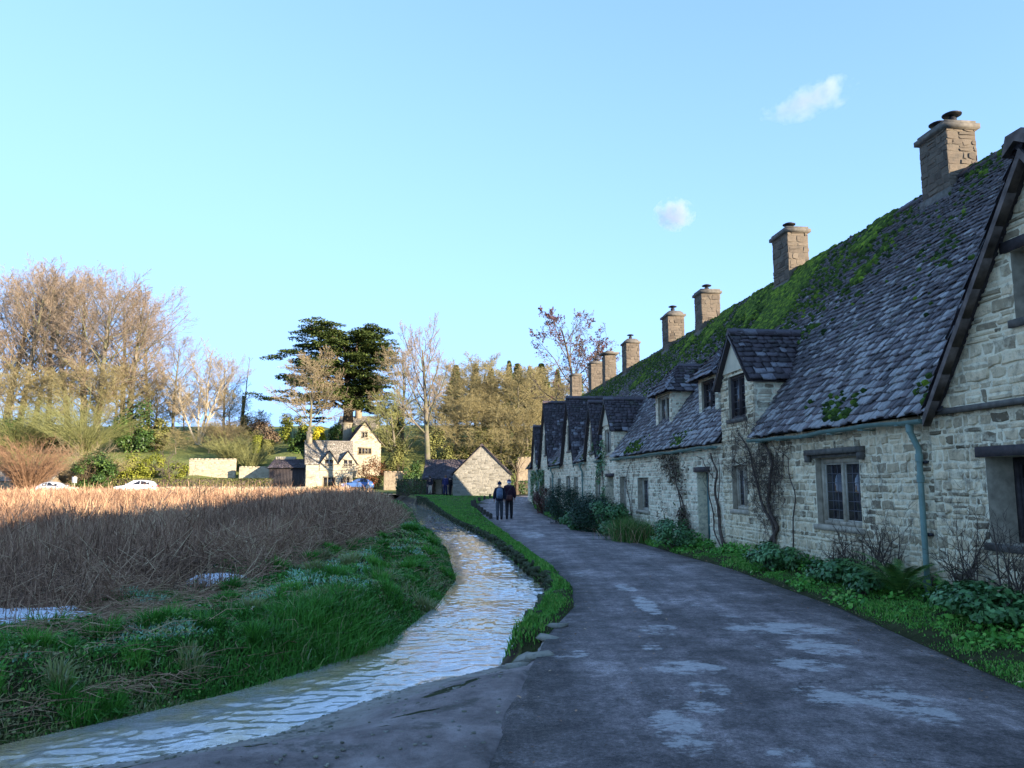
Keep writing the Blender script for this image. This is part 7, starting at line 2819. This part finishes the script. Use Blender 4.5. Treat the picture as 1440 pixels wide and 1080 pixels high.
    k.build("mouth", m_skin, t)
    k = MB()
    if hat == "beanie":
        k.lathe([(0.098 * s, -0.005 * s), (0.104 * s, 0.02 * s), (0.1 * s, 0.065 * s), (0.075 * s, 0.11 * s), (0.03 * s, 0.132 * s), (0.0, 0.136 * s)], hc + np.array((0, 0, 0.0)) * s, 14)
        k.lathe([(0.001, 0.125 * s), (0.02 * s, 0.13 * s), (0.03 * s, 0.15 * s), (0.02 * s, 0.172 * s), (0.001, 0.175 * s)], hc, 10)
        k.build("hat", hatmat, t, True)
    elif hat == "cap":
        k.lathe([(0.1 * s, 0.015 * s), (0.1 * s, 0.05 * s), (0.08 * s, 0.09 * s), (0.04 * s, 0.107 * s), (0.0, 0.11 * s)], hc, 14)
        k.prism([hc + np.array(q) * s for q in ((-0.07, 0.06, 0.02), (-0.05, 0.16, 0.012), (0.05, 0.16, 0.012), (0.07, 0.06, 0.02))], (0, 0, 0.012 * s))
        k.build("hat", hatmat, t, True)
        q = MB()
        q.lathe([(0.09 * s, -0.06 * s), (0.094 * s, -0.02 * s), (0.094 * s, 0.014 * s), (0.05 * s, 0.015 * s)], hc + np.array((0, -0.012, 0)) * s, 14)
        q.build("hair", m_simple("white_hair", (0.62, 0.6, 0.62), 0.8, 0.2, 0.15, 30), t, True)
    else:
        k.lathe([(0.085 * s, -0.1 * s), (0.104 * s, -0.03 * s), (0.106 * s, 0.03 * s), (0.085 * s, 0.085 * s), (0.04 * s, 0.115 * s), (0.0, 0.12 * s)], hc + np.array((0, -0.018, 0)) * s, 14)
        k.build("hair", hatmat, t, True)
    return t


def ppos(px, Y):
    x = float(at(px, 700, Y)[0])
    return x, Y, float(max(zroad(Y), -9) + 0.02)


j1 = cloth("navy_jacket", (0.018, 0.02, 0.035))
tr1 = cloth("grey_trousers", (0.06, 0.065, 0.075))
p1 = ppos(702.5, 36.3)
person("walker on the left of the pair, navy jacket and bobble hat, with a grey-blue rucksack", p1, 0.05, 1.72, j1, tr1, cloth("navy_wool", (0.015, 0.025, 0.06)), 0.2, "beanie", arm=(0.05, 0.05), bulk=1.08, group="two walkers on the lane")
j2 = cloth("maroon_coat", (0.035, 0.016, 0.028))
p2 = ppos(716, 36.9)
person("walker on the right of the pair, long dark maroon coat and lilac cap", p2, 0.0, 1.84, j2, cloth("dark_trousers", (0.03, 0.028, 0.032)), cloth("lilac_cap", (0.11, 0.07, 0.14)), 0.17, "cap", arm=(0.08, 0.02), jlen=0.1, bulk=1.1, group="two walkers on the lane")
# rucksack
t = thing("rucksack", "grey-blue rucksack on the back of the left-hand walker", "rucksack", (p1[0], p1[1], p1[2]), 0.05)
k = MB()
prof = [(0.1, 0.98), (0.15, 1.0), (0.165, 1.1), (0.16, 1.3), (0.14, 1.4), (0.08, 1.45), (0.0, 1.46)]
k.lathe(prof, (0, -0.2, 0), 14, squash=(0.95, 0.62))
k.lathe([(0.0, 0.97), (0.1, 0.98)], (0, -0.2, 0), 14, squash=(0.95, 0.62))
k.build("bag", cloth("grey_blue_nylon", (0.13, 0.17, 0.24), 0.6), t, True)
k = MB()
k.lathe([(0.0, 1.02), (0.09, 1.03), (0.11, 1.1), (0.1, 1.2), (0.0, 1.23)], (0, -0.275, 0), 12, squash=(1, 0.5))
k.build("pocket", cloth("blue_nylon", (0.09, 0.12, 0.18), 0.6), t, True)
for sx in (-1, 1):
    k = MB()
    k.tube([(sx * 0.1, -0.16, 1.4), (sx * 0.12, -0.04, 1.5), (sx * 0.13, 0.13, 1.4), (sx * 0.15, 0.12, 1.15), (sx * 0.15, -0.12, 1.05)], 0.018, 6)
    k.build("strap", m_iron, t, True)
# shoulder bag
t = thing("shoulder_bag", "brown-red shoulder bag behind the right-hand walker's hip", "bag", (p2[0], p2[1], p2[2]), 0.0)
k = MB()
k.lathe([(0.0, 0.86), (0.13, 0.87), (0.15, 0.95), (0.14, 1.08), (0.11, 1.13), (0.0, 1.14)], (0.02, -0.23, 0), 12, squash=(1, 0.5))
k.build("pouch", cloth("red_brown_leather", (0.09, 0.035, 0.03), 0.5), t, True)
k = MB()
k.tube([(-0.1, -0.23, 1.12), (-0.05, -0.19, 1.3), (0.12, -0.14, 1.5), (0.16, 0.02, 1.58), (0.12, 0.2, 1.45), (-0.1, 0.22, 1.2), (-0.2, 0.05, 1.1), (-0.1, -0.23, 1.12)], 0.013, 6)
k.build("strap", m_iron, t, True)
# visitors by the barn
G_v = "visitors by the barn"
for px, Y, H, jk, trs, hat, hm, rz, lab in [
    (605, 74, 1.72, (0.02, 0.02, 0.03), (0.42, 0.36, 0.28), "hair", (0.05, 0.035, 0.025), 2.6, "standing visitor in a black jacket and pale trousers beside the low hedge"),
    (626, 68, 1.74, (0.03, 0.032, 0.1), (0.02, 0.025, 0.07), "hair", (0.16, 0.09, 0.05), -0.4, "visitor in deep blue with long brown hair near the barn corner"),
    (633, 69.5, 1.6, (0.02, 0.018, 0.02), (0.025, 0.025, 0.03), "beanie", (0.03, 0.03, 0.04), 0.6, "visitor in black half hidden by the barn's left corner"),
]:
    x = float(at(px, 700, Y)[0])
    person(lab, (x, Y, float(ground_z(x, Y, False)) + 0.01), rz, H, cloth("jacket_cloth", jk), cloth("trouser_cloth", trs), cloth("hair_cloth", hm), 0.05, hat, arm=(0.12, 0.02), group=G_v)


# ------------------------------------------------------------------ cars
m_tyre = m_simple("tyre_rubber", (0.02, 0.02, 0.02), 0.85, 0.2, 0.2, 20)
m_rim = m_simple("alloy", (0.5, 0.5, 0.52), 0.35, 0.5, 0.1, 6, 0.8)
m_carglass = m_simple("car_glass", (0.02, 0.022, 0.028), 0.08, 0.6, 0.1)
m_lamp_r = m_simple("tail_lamp_red", (0.4, 0.02, 0.02), 0.3, 0.5, 0.1)
m_lamp_w = m_simple("headlamp_clear", (0.7, 0.7, 0.72), 0.15, 0.5, 0.1)
m_trim = m_simple("black_trim", (0.02, 0.02, 0.022), 0.6, 0.3, 0.2)


def car(name, label, loc, rz, paint, L=4.4, Wd=1.8, Hc_=1.6, style="suv"):
    """front at local -x"""
    t = thing(name, label, "car", loc, rz, "parked cars")
    if style == "suv":
        st = [(-2.2, 0.35, 0.55), (-2.18, 0.28, 0.78), (-1.95, 0.24, 0.93), (-1.2, 0.22, 1.02), (-0.95, 0.22, 1.06), (0, 0.22, 1.06), (1.2, 0.22, 1.08), (1.9, 0.24, 1.1), (2.12, 0.28, 1.02), (2.2, 0.36, 0.75)]
        cab = [(-0.95, 1.04, 1.05), (-0.55, 1.06, 1.38), (-0.1, 1.06, 1.6), (0.8, 1.07, 1.63), (1.5, 1.08, 1.55), (1.85, 1.1, 1.42), (2.08, 1.08, 1.1)]
    else:
        st = [(-2.2, 0.34, 0.5), (-2.15, 0.26, 0.68), (-1.9, 0.2, 0.8), (-1.1, 0.2, 0.9), (-0.8, 0.2, 0.93), (0, 0.2, 0.94), (1.3, 0.2, 0.95), (1.95, 0.22, 0.96), (2.15, 0.28, 0.85), (2.2, 0.36, 0.62)]
        cab = [(-0.95, 0.9, 0.91), (-0.4, 0.92, 1.25), (0.1, 0.93, 1.42), (0.8, 0.94, 1.44), (1.4, 0.94, 1.32), (2.0, 0.95, 0.98)]
    f = L / 4.4
    k = MB()
    rows = []
    for x, zb_, zt in st:
        e = 1 - 0.1 * max(0, abs(x) - 1.6) / 0.6
        hw = Wd / 2 * e
        rows.append([(x * f, -hw * 0.9, zb_), (x * f, -hw, zb_ + 0.12), (x * f, -hw, zt - 0.18), (x * f, -hw * 0.9, zt - 0.02), (x * f, 0, zt + 0.01), (x * f, hw * 0.9, zt - 0.02), (x * f, hw, zt - 0.18), (x * f, hw, zb_ + 0.12), (x * f, hw * 0.9, zb_)])
    n = 9
    V = np.array(rows).reshape(-1, 3)
    F = [(i * n + j, (i + 1) * n + j, (i + 1) * n + (j + 1) % n, i * n + (j + 1) % n) for i in range(len(st) - 1) for j in range(n)]
    k.add(V, F, 0.5)
    k.poly(rows[0], 0.5)
    k.poly(rows[-1][::-1], 0.5)
    # cabin shell
    crow = []
    for x, zb_, zt in cab:
        hb, ht = Wd / 2 * 0.9, Wd / 2 * 0.68
        crow.append([(x * f, -hb, zb_ - 0.02), (x * f, -ht, zt - 0.05), (x * f, -ht * 0.7, zt), (x * f, ht * 0.7, zt), (x * f, ht, zt - 0.05), (x * f, hb, zb_ - 0.02)])
    V = np.array(crow).reshape(-1, 3)
    k.add(V, [(i * 6 + j, (i + 1) * 6 + j, (i + 1) * 6 + j + 1, i * 6 + j + 1) for i in range(len(cab) - 1) for j in range(5)], 0.5)
    k.build("body", paint, t, True)
    # glazing, set just proud of the shell
    off = np.array([0, -0.012, 0.004])
    for sgn in (-1, 1):
        for (i0, i1, m0, m1) in ((1, 3, 0.05, 0.97), (3, len(cab) - 2, 0.03, 0.9)):
            g = MB()
            P = []
            for i in range(i0, i1 + 1):
                b, tp = np.array(crow[i][0]), np.array(crow[i][1])
                P.append((b + (tp - b) * 0.12, b + (tp - b) * 0.9))
            a0, a1 = P[0], P[-1]
            lo = [p[0] for p in P]
            hi = [p[1] for p in P][::-1]
            pts = [q + off for q in lo + hi]
            pts = [np.array((q[0] * 1.0 + (0.04 if j in (0, 2 * len(P) - 1) else 0) - (0.04 if j in (len(P) - 1, len(P)) else 0), q[1] * -sgn, q[2])) for j, q in enumerate(pts)]
            g.poly(pts, 0.5)
            g.build("side_window", m_carglass, t)
    for nm, ia, ib, dx in (("windscreen", 0, 2, -0.012), ("rear_window", -1, -3, 0.012)):
        g = MB()
        a, b = crow[ia], crow[ib]
        q = lambda A, B, u: np.array(A) + (np.array(B) - np.array(A)) * u + (dx, 0, 0.01)
        g.poly([q(a[1], b[1], 0.1) * (1, 0.93, 1), q(a[4], b[4], 0.1) * (1, 0.93, 1), q(a[4], b[4], 0.92) * (1, 0.93, 1), q(a[1], b[1], 0.92) * (1, 0.93, 1)], 0.5)
        g.build(nm, m_carglass, t)
    for x in (-1.35 * f, 1.35 * f):
        for sy in (-1, 1):
            w_ = MB()
            y0 = sy * (Wd / 2 - 0.1)
            ang = np.arange(20) * 2 * PI / 20
            ringv = lambda r, y: [(x + r * math.cos(a), y, 0.34 + r * math.sin(a)) for a in ang]
            V = ringv(0.24, y0 + sy * 0.115) + ringv(0.33, y0 + sy * 0.11) + ringv(0.34, y0 + sy * 0.06) + ringv(0.34, y0 - sy * 0.09)
            w_.add(V, [(i * 20 + j, i * 20 + (j + 1) % 20, (i + 1) * 20 + (j + 1) % 20, (i + 1) * 20 + j) for i in range(3) for j in range(20)], 0.4)
            wh = w_.build("wheel", m_tyre, t, True)
            r_ = MB()
            r_.poly(ringv(0.24, y0 + sy * 0.1), 0.5)
            for a in np.arange(5) * 2 * PI / 5:
                r_.tube([(x, y0 + sy * 0.112, 0.34), (x + 0.22 * math.cos(a), y0 + sy * 0.112, 0.34 + 0.22 * math.sin(a))], 0.03, 5)
            r_.build("rim", m_rim, wh)
    for sy in (-1, 1):
        g = MB()
        g.box((-2.19 * f, sy * 0.62 - 0.16, 0.62 if style != "suv" else 0.7), (-2.08 * f, sy * 0.62 + 0.16, 0.76 if style != "suv" else 0.84))
        g.build("headlight", m_lamp_w, t)
        g = MB()
        g.box((2.1 * f, sy * 0.66 - 0.14, 0.72 if style != "suv" else 0.85), (2.21 * f, sy * 0.66 + 0.14, 0.84 if style != "suv" else 1.02))
        g.build("tail_light", m_lamp_r, t)
        g = MB()
        g.box((-0.78 * f, sy * (Wd / 2 + 0.02) - 0.09, cab[0][1] + 0.02), (-0.62 * f, sy * (Wd / 2 + 0.02) + 0.09, cab[0][1] + 0.16))
        g.build("mirror", paint, t)
        g = MB()
        g.box((-1.0 * f, sy * (Wd / 2) - 0.03, 0.24), (1.0 * f, sy * (Wd / 2) + 0.015, 0.36))
        g.build("sill_trim", m_trim, t)
    g = MB()
    g.box((-2.235 * f, -0.5, 0.4), (-2.19 * f, 0.5, 0.58))
    g.build("grille", m_trim, t)
    return t


def paint(name, col):
    return m_simple(name, col, 0.28, 0.5, 0.04)


car("parked_car", "white car with dark windows parked before the long hedge", (float(at(191, 690, 90)[0]), 90, 0.26), 0.0, paint("white_paint", (0.78, 0.78, 0.8)), 4.5, 1.85, 1.6, "suv")
car("parked_car", "silver car by the sign post, half hidden behind orange stems", (float(at(77, 690, 90)[0]), 90.4, 0.26), PI, paint("silver_paint", (0.5, 0.51, 0.53)), 4.3, 1.75, 1.45, "saloon")
xb = float(at(503, 672, 100)[0])
car("parked_car", "blue car standing close to the sunlit house's door", (xb, 100.2, gz0(xb, 100.2)), 0.15, paint("blue_paint", (0.06, 0.13, 0.32)), 4.1, 1.75, 1.45, "saloon")

# ------------------------------------------------------------------ two small clouds, far up and far away
def cloud(label, px, py, Y, size, dens, seed, thr):
    c = at(px, py, Y)
    bm = bmesh.new()
    bmesh.ops.create_icosphere(bm, subdivisions=3, radius=1.0)
    V = np.array([v.co[:] for v in bm.verts])
    F = [[v.index for v in f.verts] for f in bm.faces]
    bm.free()
    k = MB()
    k.add(V * np.array(size) / 2, F, 0.5)
    m = D.materials.new("cloud_vapour")
    m.use_nodes = True
    t = m.node_tree
    t.nodes.remove(t.nodes["Principled BSDF"])
    out = t.nodes["Material Output"]
    pv = t.nodes.new("ShaderNodeVolumePrincipled")
    pv.inputs["Color"].default_value = (1, 1, 1, 1)
    pv.inputs["Anisotropy"].default_value = 0.2
    tc = t.nodes.new("ShaderNodeTexCoord")
    nz = t.nodes.new("ShaderNodeTexNoise")
    nz.inputs["Scale"].default_value = 5.5 / max(size)
    nz.inputs["Detail"].default_value = 5
    nz.inputs["Roughness"].default_value = 0.6
    mp = t.nodes.new("ShaderNodeMapping")
    mp.inputs["Location"].default_value = (seed * 13.1, seed * 7.7, 0)
    t.links.new(tc.outputs["Object"], mp.inputs[0])
    t.links.new(mp.outputs[0], nz.inputs["Vector"])
    sc = t.nodes.new("ShaderNodeVectorMath")
    sc.operation = "DIVIDE"
    sc.inputs[1].default_value = tuple(q / 2 for q in size)
    t.links.new(tc.outputs["Object"], sc.inputs[0])
    ln = t.nodes.new("ShaderNodeVectorMath")
    ln.operation = "LENGTH"
    t.links.new(sc.outputs[0], ln.inputs[0])
    a = t.nodes.new("ShaderNodeMath")
    a.operation = "MULTIPLY_ADD"
    a.inputs[1].default_value = -0.42
    t.links.new(ln.outputs["Value"], a.inputs[0])
    t.links.new(nz.outputs["Fac"], a.inputs[2])
    b = t.nodes.new("ShaderNodeMapRange")
    b.inputs["From Min"].default_value = thr
    b.inputs["From Max"].default_value = thr + 0.25
    b.inputs["To Max"].default_value = dens
    t.links.new(a.outputs[0], b.inputs["Value"])
    t.links.new(b.outputs[0], pv.inputs["Density"])
    t.links.new(pv.outputs[0], out.inputs["Volume"])
    o = k.build("cloud", m, loc=tuple(c))
    o.rotation_euler = (0, -0.35 if seed == 1 else 0, 0)
    tag(o, label, "cloud", "clouds in the sky")


cloud("larger wispy cloud high at the right, between the two nearest chimneys' columns of sky", 1140, 140, 900, (140, 46, 50), 0.03, 1, 0.18)
cloud("smaller round puff of cloud lower in the sky", 948, 302, 900, (54, 42, 44), 0.045, 2, 0.1)
